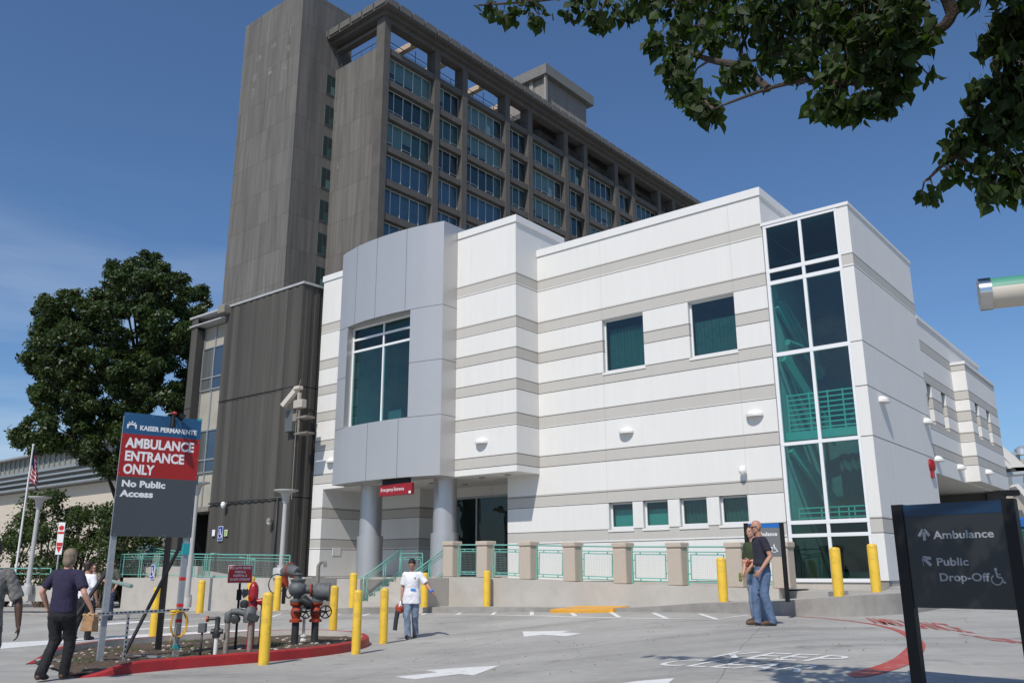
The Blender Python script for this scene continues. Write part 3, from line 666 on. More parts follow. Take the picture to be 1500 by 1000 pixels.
for z in (6.62, 8.52, 10.46):
    jh(-13.2, WR, z); jh(WL, -18.6, z); b.box(-13.203, -13.197, -1.93, -1.2, z-.008, z+.008)
b.build('panel_joint', M_METALJ, wb_)
g = MB(); v = -1.82
us_ = [(WL, WL+.07), (-16.28, -16.21), (WR-.03, WR)]
zr = [(6.63, 6.70), (9.48, 9.56), (9.93, 10.01), (10.36, 10.45)]
for z0, z1 in zr: g.box(WL, WR, v-.01, v+.08, z0, z1)
for a, c in us_:
    for k in range(3): g.box(a, c, v-.006, v+.075, zr[k][1], zr[k+1][0])
go = g.build('bay_window', M_FRAME, wb_)
for k in range(3):
    for a, c in ((WL+.07, -16.28), (-16.21, WR-.03)):
        p = MB(); p.face([(a, v+.03, zr[k][1]), (c, v+.03, zr[k][1]), (c, v+.03, zr[k+1][0]), (a, v+.03, zr[k+1][0])]); p.build('pane', M_GLD if k else M_GL, go)
b = MB()   # room behind the bay window
b.wall(lambda u, d, z: (u, 1.6, z), -18.4, -13.4, 6.3, 10.9); b.face([(-18.4, -1.15, 6.5), (-13.4, -1.15, 6.5), (-13.4, 1.6, 6.5), (-18.4, 1.6, 6.5)]); b.face([(-18.4, -1.7, 10.6), (-13.4, -1.7, 10.6), (-13.4, 1.6, 10.6), (-18.4, 1.6, 10.6)])
for u in (-18.4, -13.4): b.face([(u, -1.15, 6.5), (u, 1.6, 6.5), (u, 1.6, 10.6), (u, -1.15, 10.6)])
b.build('bay_room', mat('bay_room_paint', (.36, .40, .39), .9, var=.1), wb_)
b = MB(); b.box(-17.2, -16.4, .9, 1.55, 6.5, 8.3); b.box(-17.6, -16.9, -.2, .5, 6.5, 7.5); b.lathe([(.02, 9.0), (.5, 8.9), (.55, 8.85), (.5, 8.8)], (-15.2, .2, 0), 20); b.lathe([(.9, 7.18), (.9, 7.24)], (-15.0, -.1, 0), 24); b.box(-15.05, -14.95, -.15, -.05, 6.5, 7.18); b.box(-16.3, -15.9, 1.5, 1.58, 7.7, 8.3)
b.build('bay_furniture', mat('room_furniture', (.10, .14, .17), .6), wb_)
# entrance glazing
g = MB()
for a, c in ((-16.62, -16.55), (-14.95, -14.89), (-13.38, -13.30), (-11.98, -11.90)): g.box(a, c, 1.88, 1.96, 1.42, 4.25)
g.box(-16.55, -11.98, 1.879, 1.961, 4.17, 4.25); g.box(-16.55, -11.98, 1.879, 1.961, 1.42, 1.52)
go = g.build('entrance_frame', M_GALV, wb_)
for a, c in ((-16.55, -14.95), (-14.89, -13.38), (-13.30, -11.98)):
    p = MB(); p.face([(a, 1.92, 1.52), (c, 1.92, 1.52), (c, 1.92, 4.17), (a, 1.92, 4.17)]); p.build('pane', M_GLD, go)
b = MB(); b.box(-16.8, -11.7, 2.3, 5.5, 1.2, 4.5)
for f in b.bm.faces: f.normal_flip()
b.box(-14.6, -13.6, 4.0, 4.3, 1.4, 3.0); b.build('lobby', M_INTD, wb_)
# entrance columns
for i, uc in enumerate((-17.64, -13.95)):
    b = MB(); b.lathe([(.47, 1.36), (.47, 2.79)], (uc, -.85, 0), 40); b.lathe([(.40, 2.795), (.40, 4.6)], (uc, -.85, 0), 40); b.build('column', M_COLM, wb_)
# access hatch on shaded pier + tiny downpipe
b = MB(); b.box(-20.0, -19.985, -.6, -.2, 2.15, 2.45); b.build('access_hatch', M_STP, wb_)

# ================================================================== HOSPITAL TOWER (its own frame: x along end wall, y along the long face)
TY = -.697
ht = thing('hospital_tower', 'tall grey precast hospital slab with gridded windows behind the white building', 'building', (-12.25, 75.0, 0), TY)
COLS = [0, 7.05, 11.3, 18.45, 22.6, 29.75, 33.95, 41.1, 45.3, 52.35, 56.6, 63.7]
ZT, FH = 51.29, 3.52
L_ = 64.2
for c in COLS:
    b = MB(); b.box(-1.2, .02, c-.40, c+.40, 8, 55.2)
    b.build('column', M_PRE2, ht)
for k in range(0, 12):
    z = ZT-FH*k
    b = MB(); b.box(-1.0, -.06, .3, L_, z, z+.66); b.build('floor_beam', M_PRE2, ht)
M_TW = [mat('tower_glass_dark', (.012, .030, .034), .06, spec=.8), mat('tower_glass_teal', (.08, .15, .148), .12, spec=.7, var=.12, vscale=2), mat('tower_glass_mid', (.025, .07, .072), .08, spec=.8, var=.3, vscale=2), mat('tower_curtain_light', (.22, .33, .34), .5), mat('tower_glass_sky', (.045, .10, .155), .05, spec=.7, var=.12, vscale=.6)]  # the blue of the last glass is reflected sky, painted as base colour
M_MUL = mat('anodised_mullion', (.46, .50, .50), .45)
protos = {}
def tower_window(w, n, blue, seed):
    rr = random.Random(seed); f = MB(); h = FH-.66-.02
    ms = .07
    for i in range(n+1):
        y = w*i/n; f.box(-.06, .04, max(0, y-ms/2), min(w, y+ms/2), .0, h)
    for i in range(n):
        a, c = w*i/n+ms/2, w*(i+1)/n-ms/2; f.box(-.05, .03, a, c, 0, .08); f.box(-.05, .03, a, c, h-.08, h)
        if not blue and rr.random() < .55: f.box(-.045, .025, a, c, .62, .67)
    fo = f.build('window', M_MUL); p = MB()
    run = rr.choice([0, 1, 2])
    for i in range(n):
        a, c = w*i/n, w*(i+1)/n
        if blue: p.mi = 4; p.face([(-.01, a, 0), (-.01, c, 0), (-.01, c, h), (-.01, a, h)]); continue
        if rr.random() < .4: run = rr.choice([0, 0, 1, 2, 2])
        cut = rr.choice([0, 0, .25, .45]) if run == 1 else 0
        if cut: p.mi = 0; p.face([(-.01, a, 0), (-.01, c, 0), (-.01, c, h*cut), (-.01, a, h*cut)])
        p.mi = run; p.face([(-.01, a, h*cut), (-.01, c, h*cut), (-.01, c, h), (-.01, a, h)])
        if rr.random() < .12: p.mi = 3; p.face([(.0, a+.2, h*.1), (.0, a+.7, h*.1), (.0, a+.7, h*.5), (.0, a+.2, h*.6)])
    p.build('pane', M_TW, fo); return fo
for k in range(1, 12):
    for j in range(len(COLS)-1):
        wide = j % 2 == 0; w = COLS[j+1]-COLS[j]-.80; blue = (k >= 4 and j < 3) or (k >= 5 and j < 6 and j < 12) or k >= 6
        if k > 7: key = (wide, 'b')
        else: key = (wide, 'b' if blue else (k*7+j) % 9)
        if key not in protos:
            protos[key] = o = tower_window((COLS[2 if not wide else 1]-COLS[1 if not wide else 0])-.80, 3 if not wide else 5, blue, 100+(k*7+j))
            o.parent = ht
        else: o = copy_tree(protos[key], ht)
        o.location = (-.66, COLS[j]+.40, ZT-FH*k+.66); o['group'] = 'windows of the grey tower'
        del o['group']
b = MB()   # body, end wall, core
b.box(-8.15, -.06, .12, .45, 8, 52.55); b.box(-19, -1.05, .45, L_-.2, 6, 51.2)
b.build('end_wall', M_PRE, ht)
b = MB(); b.box(-18.6, -8.16, -4.5, 2.05, 6, 60.1); b.build('lift_core', M_PRE, ht)
b = MB(); b.box(-8.02, -8.0, -.62, .0, 1, 2)
M_SLOT = mat('slot_frame', (.10, .12, .115), .6)
for k in range(0, 9):      # slot windows on the flank of the core
    z = ZT-FH*k-1.9; b = MB(); b.box(-8.17, -8.10, -1.02, .08, z, z+2.25); f_ = b.build('slot_window', M_SLOT, ht)
    b = MB(); b.mi = 0; b.box(-8.165, -8.09, -.98, -.45, z+.1, z+2.2); b.mi = 1 if k % 3 else 2; b.box(-8.165, -8.09, -.40, .04, z+.1, z+1.0); b.mi = 0; b.box(-8.165, -8.09, -.40, .04, z+1.05, z+2.2)
    b.build('pane', [M_TW[0], M_TW[2], M_TW[1]], f_)
for (x, z, w, hh) in [(-15.4, 49.6, .8, 5.4), (-13.0, 52.2, .45, 2.6), (-11.0, 51.4, .4, 4.6), (-13.6, 49.8, .7, .5)]:
    pass
M_SCAR = mat('pale_scar', (.142, .134, .123), .9, dark=(.27, .26, .24), darkamt=1.0, dscale=1.3)
b = MB()   # ghost marks where letters were taken off the core
for pts in ([(-16.0, 50.2, .7, 1.2), (-15.9, 52.2, .8, 1.0), (-15.6, 54.4, 1.1, .7)], [(-13.3, 52.0, .7, .8), (-12.9, 54.9, .9, .5)], [(-10.5, 51.4, .7, .8), (-10.0, 55.0, .3, 1.6), (-10.3, 53.4, .7, .7)]):
    for x, z, w, h in pts: b.face([(x-w/2, -4.506, z), (x+w/2, -4.506, z), (x+w/2, -4.506, z+h), (x-w/2, -4.506, z+h)])
b.build('pale_marks', M_SCAR, ht)
b = MB(); b.box(-8.0, -7.6, .10, .12, 46.5, 47.5); b.box(-7.05, -6.85, .10, .12, 40.8, 41.6); b.build('pale_marks', M_SCAR, ht)
# roof slab with fluted edge
b = MB()
b.box(-1.3, 1.0, -1.25, L_+1, 55.55, 56.35); b.box(-21, -1.3, -1.25, .9, 55.55, 56.35); b.box(-1.1, .45, -.7, L_+.5, 55.15, 55.55); b.box(-20.5, -1.1, -.7, .8, 55.15, 55.55); b.box(-1.0, .05, -.25, L_, 54.65, 55.15); b.box(-14, -1.3, 24.5, L_, 55.6, 56.3); b.box(-7.8, -1.0, -.2, .5, 54.3, 54.65)
b.build('roof_slab', M_PRE2, ht)
M_FAS = mat('fascia_precast', (.12, .115, .105), .9, var=.15)
b = MB(); y = -1.15
while y < L_+.9: b.box(1.0, 1.12, y, y+1.55, 55.75, 56.45); y += 1.78
b.build('roof_fascia', M_FAS, ht); b = MB(); x = .95
while x > -8: b.box(x-1.55, x, -1.37, -1.25, 55.75, 56.45); x -= 1.78
b.build('roof_fascia', M_FAS, ht); b = MB(); x = -18.8
while x > -21: b.box(x-1.0, x, -1.37, -1.25, 55.75, 56.45); x -= 1.78
b.build('roof_fascia', M_FAS, ht)
# open terrace: rail, cross beams, set-back penthouse walls
b = MB()
b.tube([(-.5, .5, 52.95), (-.5, L_, 52.95)], .04, 5); b.tube([(-.5, .5, 52.5), (-.5, L_, 52.5)], .025, 5)
for i in range(36): b.tube([(-.5, .8+i*1.75, 51.9), (-.5, .8+i*1.75, 52.95 if i % 2 else 53.7)], .035, 5)
b.tube([(-8, .3, 53.3), (-.5, .3, 53.3)], .04, 5)
for i in range(5): b.tube([(-7.5+i*1.6, .3, 52.5), (-7.5+i*1.6, .3, 53.3)], .035, 5)
b.build('terrace_rail', M_DGALV, ht)
b = MB()
for y in (4.9, 9.4, 15.6, 20.3): b.box(-9, -1.3, y-.3, y+.3, 54.9, 55.5)
b.build('terrace_beam', mat('sunlit_beam', (.50, .40, .30), .9), ht)  # warm sunlight on the beams is painted into their colour
b = MB(); b.box(-12, -2.2, 27, L_-8, 52.2, 54.9); b.box(-12, -9.0, 19, 27, 52.2, 56.4); b.build('terrace_wall', M_PRE2, ht)
b = MB()
for y in (29, 37, 44, 50): b.box(-2.21, -2.17, y, y+1.0, 52.3, 54.2)
b.build('terrace_door', M_BLK, ht)
# roof plant house
b = MB(); b.box(-14, -6, 33.5, 43.4, 56.3, 62.8); b.build('plant_house_base', mat('pale_render', (.34, .31, .26), .9, var=.1), ht)
b = MB(); b.box(-14, -6.1, 33.6, 43.3, 62.8, 66.9)
for i in range(46): y = 33.65+i*.21; b.box(-6.1, -6.04, y, y+.1, 62.95, 66.85)
for i in range(36): x = -13.9+i*.21; b.box(x, x+.1, 33.54, 33.6, 62.95, 66.85)
b.box(-5.9, -5.6, 33.1, 33.5, 62.8, 67); b.box(-8.6, -8.0, 33.3, 33.55, 62.8, 66.9)
b.build('plant_house_screen', mat('plant_louvre', (.27, .25, .23), .8, var=.12, vscale=.5, stretch=(4, 4, .3)), ht)
b = MB(); b.box(-14.6, -5.3, 32.8, 44.2, 66.9, 68.4); b.build('plant_house_cap', mat('plant_cap', (.17, .17, .16), .9, var=.15), ht)

# ================================================================== RIBBED BROWN BUILDING
rb = bframe('ribbed_building', 'dark brown ribbed concrete building with pale roof edge left of the white one', 'building')
def ribbed(b, x0, x1, y, z0, z1, axis='u', per=.42, dep=.022):
    n = int(abs(x1-x0)/per); s_ = (x1-x0)/n
    for i in range(n):
        a = x0+i*s_
        prof = [(a, 0), (a+.36*s_, 0), (a+.42*s_, -dep), (a+.94*s_, -dep), (a+s_, 0)]
        for (p, d), (q, e) in zip(prof, prof[1:]):
            if axis == 'u': b.face([(p, y+d, z0), (q, y+e, z0), (q, y+e, z1), (p, y+d, z1)])
            else: b.face([(y-d, p, z0), (y-e, q, z0), (y-e, q, z1), (y-d, p, z1)])
b = MB()
VB = -1.98
for z0, z1 in ((.8, 4.30), (4.33, 8.62), (8.65, 12.86)):
    ribbed(b, -26.35, -20.95, VB, z0, z1); ribbed(b, VB, 1.0, -20.90, z0, z1, 'v'); ribbed(b, -29.05, -28.55, VB, z0, z1)
    b.box(-26.35, -20.93, VB+.01, VB+.3, z0, z1)
b.wall(lambda v, d, z: (-26.35-d, v, z), VB, 12, .8, 12.8); b.wall(lambda v, d, z: (-29.05-d, v, z), VB, 12, .8, 12.8); b.wall(lambda v, d, z: (-28.55+d, v, z), VB, -1.5, .8, 12.3)
b.box(-29.0, -21.0, 1.0, 12, .8, 12.8)
b.build('wall', M_BRN, rb)
b = MB(); b.box(-29.2, -20.84, VB-.06, VB+.12, 12.86, 12.95); b.box(-20.95, -20.82, VB+.12, 9, 12.86, 12.95); b.box(-29.1, -26.3, VB-.10, -.9, 12.44, 12.50); b.box(-29.0, -21, VB+.12, 12, 12.88, 12.95)
b.build('roof_edge', mat('roof_flashing', (.40, .41, .41), .5, var=.1), rb)
b = MB(); b.box(-26.5, -26.0, VB-.35, VB+.1, 12.55, 12.95, .03); b.build('roof_scupper', M_PIPE, rb)
b = MB()   # recessed window bay
b.box(-28.55, -26.35, -1.55, -1.50, 4.2, 12.4); b.build('infill_panel', mat('pale_infill', (.36, .34, .28), .8, var=.12, vscale=.8), rb)
for z0, z1 in ((9.45, 11.4), (5.75, 7.6)):
    f = MB(); v = -1.62
    for u in (-28.5, -27.62, -26.42): f.box(u-.035, u+.035, v, v+.07, z0, z1)
    for z in (z0, z0+.55, z1):
        for a, c in ((-28.465, -27.655), (-27.585, -26.455)): f.box(a, c, v, v+.07, z-.03, z+.03)
    fo = f.build('window', M_GALV, rb); p = MB()
    p.mi = 0; p.face([(-28.48, v+.04, z0), (-27.62, v+.04, z0), (-27.62, v+.04, z1), (-28.48, v+.04, z1)]); p.mi = 1; p.face([(-27.6, v+.04, z0), (-26.44, v+.04, z0), (-26.44, v+.04, z1), (-27.6, v+.04, z1)])
    p.build('pane', [mat('curtained_pane', (.10, .105, .10), .1, var=.4, vscale=3, stretch=(6, 1, .1)), mat('sky_pane', (.03, .05, .08), .03, spec=1)], fo)
for u in (-28.5, -27.62, -26.42):
    for z0, z1 in ((4.2, 5.71), (7.64, 9.41), (11.44, 12.4)): b = MB(); b.box(u-.03, u+.03, -1.60, -1.55, z0, z1); b.build('mullion', M_GALV, rb)
b = MB(); b.box(-28.6, -26.3, VB-.1, -.9, 4.02, 4.22); b.build('door_canopy', M_PIPE, rb)
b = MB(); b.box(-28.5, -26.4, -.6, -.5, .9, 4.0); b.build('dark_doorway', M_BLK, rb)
b = MB(); b.box(-26.36, -26.30, VB, -.6, .9, 4.0); b.build('door_reveal', M_BRN, rb)
b = MB()   # drainpipe and dark slot between the two buildings
b.tube([(-20.75, -1.0, 12.6), (-20.75, -1.0, .9)], .04, 8); b.tube([(-21.6, VB-.1, 4.3), (-21.6, VB-.1, 1.0)], .03, 6)
b.tube([(-26.3, VB-.09, 4.32), (-21.2, VB-.09, 4.32)], .03, 6); b.tube([(-26.3, VB-.06, 8.64), (-21.9, VB-.06, 8.64)], .012, 6)
b.build('drainpipe', M_DGALV, rb)
# pan-tilt camera on its bracket
def camera_box():
    p = plv(437, 590, VB-.35); t = bframe('security_camera', 'beige pan tilt security camera on a bracket high on the ribbed wall', 'camera')
    t.location = Wp(p.x, p.y, p.z)
    b = MB(); b.obox((-.75, -.15, -.05), (-.15, .05, .62), .20, .17); b.box(-.22, .1, -.12, .12, .52, .66, .02); b.build('housing', mat('beige_plastic', (.55, .50, .43), .5), t)
    b = MB(); b.box(-.16, .36, -.12, .12, -.22, .10, .02); b.box(-.02, .1, -.05, .05, .1, .4); b.build('motor', mat('beige_metal', (.45, .41, .35), .5), t)
    b = MB(); b.box(.02, .6, -.06, .35, -.62, -.54); b.tube([(.1, 0, -.22), (.1, 0, -1.2)], .045, 8); b.box(-.1, .65, -.05, .35, -1.22, -1.16); b.box(-.2, .04, -.1, .1, -.72, -.42, .02); b.build('bracket', M_PIPE, t)
    q = bframe('junction_box', 'grey metal box on the ribbed wall under the camera', 'box'); q.location = Wp(plv(427, 617, VB-.1).x, VB-.1, plv(427, 617, VB-.1).z)
    b = MB(); b.box(-.22, .22, -.15, .05, -.42, .42, .015); b.build('case', M_IRON, q); b = MB(); b.tube([(.3, 0, -3), (.3, 0, 1.2), (.42, 0, 1.6)], .02, 6); b.build('conduit', M_PIPE, q)
camera_box()
def dome_cam(px, py, plane, label, cat='camera', M=M_LAMP):
    p = plv(px, py, plane); t = bframe('dome_camera', label, cat); t.location = Wp(p.x, plane, p.z)
    b = MB(); b.lathe([(.02, .16), (.07, .15), (.1, .08), (.1, 0)], (0, -.16, -.02), 14); b.build('housing', M, t); b = MB(); b.lathe([(.01, -.11), (.05, -.09), (.085, -.03), (.09, 0)], (0, -.16, -.02), 14); b.build('dome', M_BLK if cat == 'x' else M_LAMP, t)
    b = MB(); b.box(-.03, .03, -.14, 0, .05, .11); b.build('arm', M, t)
dome_cam(399, 764, VB-.06, 'small dome camera beside the lamp pole on the ribbed wall', M=M_PIPE); dome_cam(332, 740, VB-.06, 'small dome camera above the blue wheelchair plaque')
dome_cam(1091, 690, 0, 'small white dome camera above the four small windows')

# ------------------------------------------------------------------ wall lights (half bowls)
M_WL = mat('glazed_white', (.78, .78, .76), .3)
def make_light():
    t = thing('wall_light', '', 'wall light', group='half-bowl wall lights on the white building')
    b = MB(); n, k = 20, 8; rows = []
    for i in range(n+1):
        rows.append([None]*(k+1))
    for i in range(n+1):
        for j in range(k+1):
            th = PI*i/n; e = PI/2*j/k; rows[i][j] = (.24*math.cos(e)*math.cos(th), -.20*math.cos(e)*math.sin(th), .15*math.sin(e))
    for i in range(n):
        for j in range(k): 
            f = b.face([rows[i][j], rows[i+1][j], rows[i+1][j+1], rows[i][j+1]])
    b.face([rows[i][0] for i in range(n+1)])
    b.build('bowl', M_WL, t, smooth=True)
    b = MB()
    pr = [(.25*math.cos(PI*i/n), -.21*math.sin(PI*i/n), 0) for i in range(n+1)]
    for i in range(n):
        p, q = pr[i], pr[i+1]; b.face([(p[0], p[1], -.035), (q[0], q[1], -.035), (q[0], q[1], .03), (p[0], p[1], .03)])
    b.face([(p[0], p[1], -.035) for p in pr]); b.build('rim', M_COP, t); return t
L0 = None
for i, (px, py, kind, lab) in enumerate([(706, 648, 'b', 'white bowl wall light right of the silver bay on the projecting block'), (918, 633, 'f', 'white bowl wall light below the left of the two big windows'), (1106, 608, 'f', 'white bowl wall light beside the glazed corner tower'), (486, 676, 'b', 'white bowl wall light on the narrow strip left of the silver bay'),
        (1291, 588, 's', 'white bowl wall light on the tower side wall, nearest the corner'), (1356, 619, 's', 'white bowl wall light at the far edge of the tower side wall'), (1372, 674, 'w', 'white bowl wall light just past the red alarm over the underpass'), (1405, 686, 'w', 'white bowl wall light in the middle over the underpass'), (1446, 693, 'p', 'white bowl wall light farthest along the wing over the underpass')]):
    t = make_light() if L0 is None else copy_tree(L0)
    if L0 is None: L0 = t
    t['label'] = lab
    if kind in 'bf': v = -1.2 if kind == 'b' else 0; p = plv(px, py, v); t.location = Wp(p.x, v-.002, p.z); t.rotation_euler = (0, 0, YAW)
    else: u = {'s': 0, 'w': -.03, 'p': .42}[kind]; p = plu(px, py, u); t.location = Wp(u+.002, p.y, p.z); t.rotation_euler = (0, 0, YAW+PI/2)
p = plu(1363, 684, 0); t = thing('alarm_bell', 'red fire alarm bell on the tower side wall near the underpass', 'alarm', Wp(0, p.y, p.z), YAW+PI/2)
b = MB(); b.lathe([(.20, 0), (.20, -.06), (.14, -.12), (.02, -.14)], (0, 0, .05), 20, axis='y'); b.build('gong', M_HYD, t); b = MB(); b.box(-.12, .12, -.07, 0, -.32, -.1, .01); b.build('back_box', M_HYD, t)

# hanging red entrance sign
t = bframe('entrance_sign', 'red Emergency Entrance sign hanging under the silver bay', 'sign'); t.location = Wp(-15.1, -2.05, 4.22)
b = MB(); b.box(-.78, .80, -.06, .06, -.18, .20, .008); b.build('panel', mat('sign_red', (.27, .010, .016), .4), t)
b = MB(); b.box(-.66, .66, -.04, .04, .20, .385); b.build('hanger', M_BLK, t)
M_WT = mat('white_letters', (.80, .80, .80), .5)
lettering('lettering', 'Emergency Entrance', .17, M_WT, t, -.70, -.03, -.062, width=1.12)
b = MB(); b.box(.66, .76, -.065, -.06, -.15, -.07); b.build('small_mark', M_WT, t)

# ================================================================== POSTS, LOW WALL AND TEAL RAILINGS
lw = bframe('ramp_wall', 'low concrete ramp wall under the square posts in front of the striped wall', 'wall')
def zbot(u): return np.interp(u, [-13, -11.2, -9.4, -7.8, -6.2, -4.4, -3.1, -1.9], [.45, .45, .5, .55, .58, .65, .72, .8])
def ztop(u): return float(np.interp(u, [-12.95, -11.5, -9.76, -8.17, -6.49, -4.83, -3.2, -1.95], [1.385, 1.36, 1.31, 1.255, 1.20, 1.165, 1.13, 1.11]))
b = MB(); us = [-13.0+i*.5 for i in range(23)]
for a, c in zip(us, us[1:]):
    b.face([(a, -1.93, zbot(a)), (c, -1.93, zbot(c)), (c, -1.93, ztop(c)), (a, -1.93, ztop(a))]); b.face([(a, -1.93, ztop(a)), (c, -1.93, ztop(c)), (c, -1.47, ztop(c)), (a, -1.47, ztop(a))]); b.face([(a, -1.47, .3), (c, -1.47, .3), (c, -1.47, ztop(c)), (a, -1.47, ztop(a))])
for u in (-13.0, -2.0): b.face([(u, -1.93, .4), (u, -1.47, .4), (u, -1.47, ztop(u)), (u, -1.93, ztop(u))])
b.build('wall', M_CONC, lw)
b = MB()
for a, c in zip(us, us[1:]): b.face([(a, -1.47, ztop(a)-.03), (c, -1.47, ztop(c)-.03), (c, 0.02, ztop(c)-.03), (a, 0.02, ztop(a)-.03)])
b.box(-2.0, -.0, -.02, .02, .9, 1.05); b.box(-2.04, -1.0, -1.44, .0, .4, 1.04)
b.build('ramp_deck', M_PLAT, lw)
PU = [-12.82, -11.40, -9.72, -8.13, -6.45, -4.78, -3.12, -1.93]
PL = ['square aggregate post at the stair end of the ramp wall', 'square aggregate post second from the stairs, behind a yellow bollard', 'square aggregate post third from the stairs along the ramp wall', 'square aggregate post fourth from the stairs along the ramp wall', 'square aggregate post under the leftmost small window', 'square aggregate post under the third small window', 'square aggregate post just right of the yellow bollard', 'square aggregate post behind the two men and the small sign']
P0 = None
for u, lab in zip(PU, PL):
    if P0 is None:
        P0 = thing('stone_post', lab, 'post', group='square aggregate posts on the ramp wall')
        b = MB(); b.box(-.21, .21, -.21, .21, 0, .93, .02); b.build('shaft', M_AGG, P0); b = MB(); b.box(-.235, .235, -.235, .235, .955, 1.09, .02); b.box(-.20, .20, -.20, .20, .93, .955); b.build('cap', M_AGG, P0); t = P0
    else: t = copy_tree(P0)
    place(t, Wp(u, -1.70, ztop(u)), YAW, lab)
def make_panel(L, name='rail_panel', label='', group=None, h=.98):
    t = thing(name, label, 'railing', group=group); b = MB(); r = .016
    b.tube([(.03, 0, 0), (.03, 0, h-.06), (.05, 0, h-.015), (.09, 0, h), (L-.09, 0, h), (L-.05, 0, h-.015), (L-.03, 0, h-.06), (L-.03, 0, 0)], .021, 7)
    for z in (h-.13, .09): b.tube([(.03, 0, z), (L-.03, 0, z)], r, 6)
    b.build('frame', M_TEAL, t); b = MB()
    x0, x1, z0, z1 = .12, L-.12, .16, h-.20
    b.obox((x0, 0, z0), (x1, 0, z0), .02, .03); b.obox((x0, 0, z1), (x1, 0, z1), .02, .03); b.obox((x0, 0, z0-.015), (x0, 0, z1+.015), .02, .03, Vector((1, 0, 0))); b.obox((x1, 0, z0-.015), (x1, 0, z1+.015), .02, .03, Vector((1, 0, 0)))
    for x in (.28, L-.28):
        for a, c in ((.09, z0), (z1, h-.13)): b.tube([(x, 0, a), (x, 0, c)], .018, 6)
    for z in (.3, h-.35):
        for a, c in ((.03, x0), (x1, L-.03)): b.tube([(a, 0, z), (c, 0, z)], .018, 6)
    b.build('infill_frame', M_TEAL, t)
    b = MB(); n = int((x1-x0)/.05); 
    for i in range(1, n): x = x0+(x1-x0)*i/n; b.obox((x, 0, z0), (x, 0, z1), .003, .003, Vector((1, 0, 0)))
    n = int((z1-z0)/.05)
    for i in range(1, n): z = z0+(z1-z0)*i/n; b.obox((x0, 0, z), (x1, 0, z), .003, .003)
    b.build('wire_mesh', M_MESH, t); return t
M_MESH = mat('mesh_wire', (.36, .46, .43), .5)
nm = ['between the stair-end post and the second post', 'behind the yellow bollard, second along the ramp wall', 'third along the ramp wall', 'fourth along the ramp wall, in front of the blank striped wall', 'fifth along the ramp wall, under the second small window', 'sixth along the ramp wall, behind the tall yellow bollard', 'behind the two standing men']
for i in range(7):
    a, c = PU[i]+.25, PU[i+1]-.25; t = make_panel(c-a, label='teal mesh railing panel '+nm[i], group='teal mesh railing panels')
    t.location = Wp(a, -1.70, ztop(a)); sl = (ztop(c)-ztop(a))/(c-a); t.rotation_euler = Euler((0, -math.atan(sl), YAW), 'XYZ')
# entrance stair
st = bframe('entrance_stair', 'concrete stairs rising to the entrance between low cheek walls', 'stairs')
b = MB()
for k in range(6): b.box(-15.2, -13.3, -3.45+.3*k, -1.6+.001*k, .30, .50+.146*(k+1))
b.build('steps', M_CONC, st)
b = MB(); b.box(-16.35, -15.22, -3.4, -1.9, .2, 1.32, .01); b.box(-13.28, -12.72, -3.05, -1.94, .3, 1.36, .01); b.build('cheek_wall', M_CONC, st)
b = MB(); b.box(-20.5, -13.02, -1.9, 1.9, .3, 1.372); b.build('landing', M_PLAT, st)
sr = bframe('stair_railing', 'teal railing climbing the left side of the entrance stairs', 'railing')
def railing(b, pts, posts, low=.12, h=.9, mid=True):
    """pts = top-rail points, sloped; balusterless frame rail with inner panel"""
    b.tube(pts, .021, 7); dn = lambda p, d: (p[0], p[1], p[2]-d)
    b.tube([dn(p, .10) for p in pts], .015, 6); b.tube([dn(p, h-low) for p in pts], .017, 6)
    if mid: b.tube([dn(p, .18) for p in pts], .012, 6); b.tube([dn(p, h-low-.08) for p in pts], .012, 6)
    for p in posts:
        b.tube([p, dn(p, h)], .02, 7)
b = MB(); railing(b, [(-15.1, -3.35, 1.38), (-15.1, -1.75, 2.27)], [(-15.1, -3.35, 1.38), (-15.1, -3.2, 1.46), (-15.1, -2.5, 1.85), (-15.1, -2.42, 1.9), (-15.1, -1.75, 2.27)]); b.tube([(-15.1, -3.35, 1.38), (-15.5, -3.35, 1.38), (-15.5, -3.35, .95), (-15.1, -3.35, .95)], .02, 6); b.build('rail', M_TEAL, sr)
sr = bframe('stair_railing', 'teal railing on the right side of the stairs by the silver column', 'railing')
b = MB(); railing(b, [(-13.05, -3.35, 1.42), (-13.05, -1.75, 2.27)], [(-13.05, -3.35, 1.42), (-13.05, -2.5, 1.87), (-13.05, -2.42, 1.91), (-13.05, -1.75, 2.27)]); b.build('rail', M_TEAL, sr)
q0, q1 = plv(585, 810.5, -.6), plv(620, 811, -.6)
t = make_panel(q1.x-q0.x, label='teal guard panel on the landing between the silver columns', h=.95); t.location = Wp(q0.x, -.6, q0.z-.95); t.rotation_euler = (0, 0, YAW)

# left ramp wall with its railings
lr = bframe('left_ramp_wall', 'long concrete ramp wall below the ribbed building', 'wall')
b = MB(); V1 = -4.2
b.box(-28.6, -17.0, V1, V1+.25, -.3, 1.36); b.box(-28.6, -28.35, V1+.25, 2, -.3, 1.36); b.box(-17.25, -17.0, V1+.25, -2, -.3, 1.36)
b.box(-30.2, -25.6, -2.75, -2.5, 1.2, 1.80)
b.build('wall', M_CONC, lr)
b = MB(); b.box(-28.4, -17.2, V1+.25, -1.9, .9, 1.25); b.face([(-26, -2.4, 1.62), (-22.5, -2.4, 1.27), (-22.5, -2.0, 1.27), (-26, -2.0, 1.62)]); b.face([(-26, -2.4, 1.25), (-22.5, -2.4, 1.25), (-22.5, -2.4, 1.27), (-26, -2.4, 1.62)]); b.build('ramp_deck', M_PLAT, lr)
fr = bframe('ramp_railing', 'long teal railing along the top of the left ramp wall', 'railing')
def fpt(px, py, v=V1+.12): return plv(px, py, v)
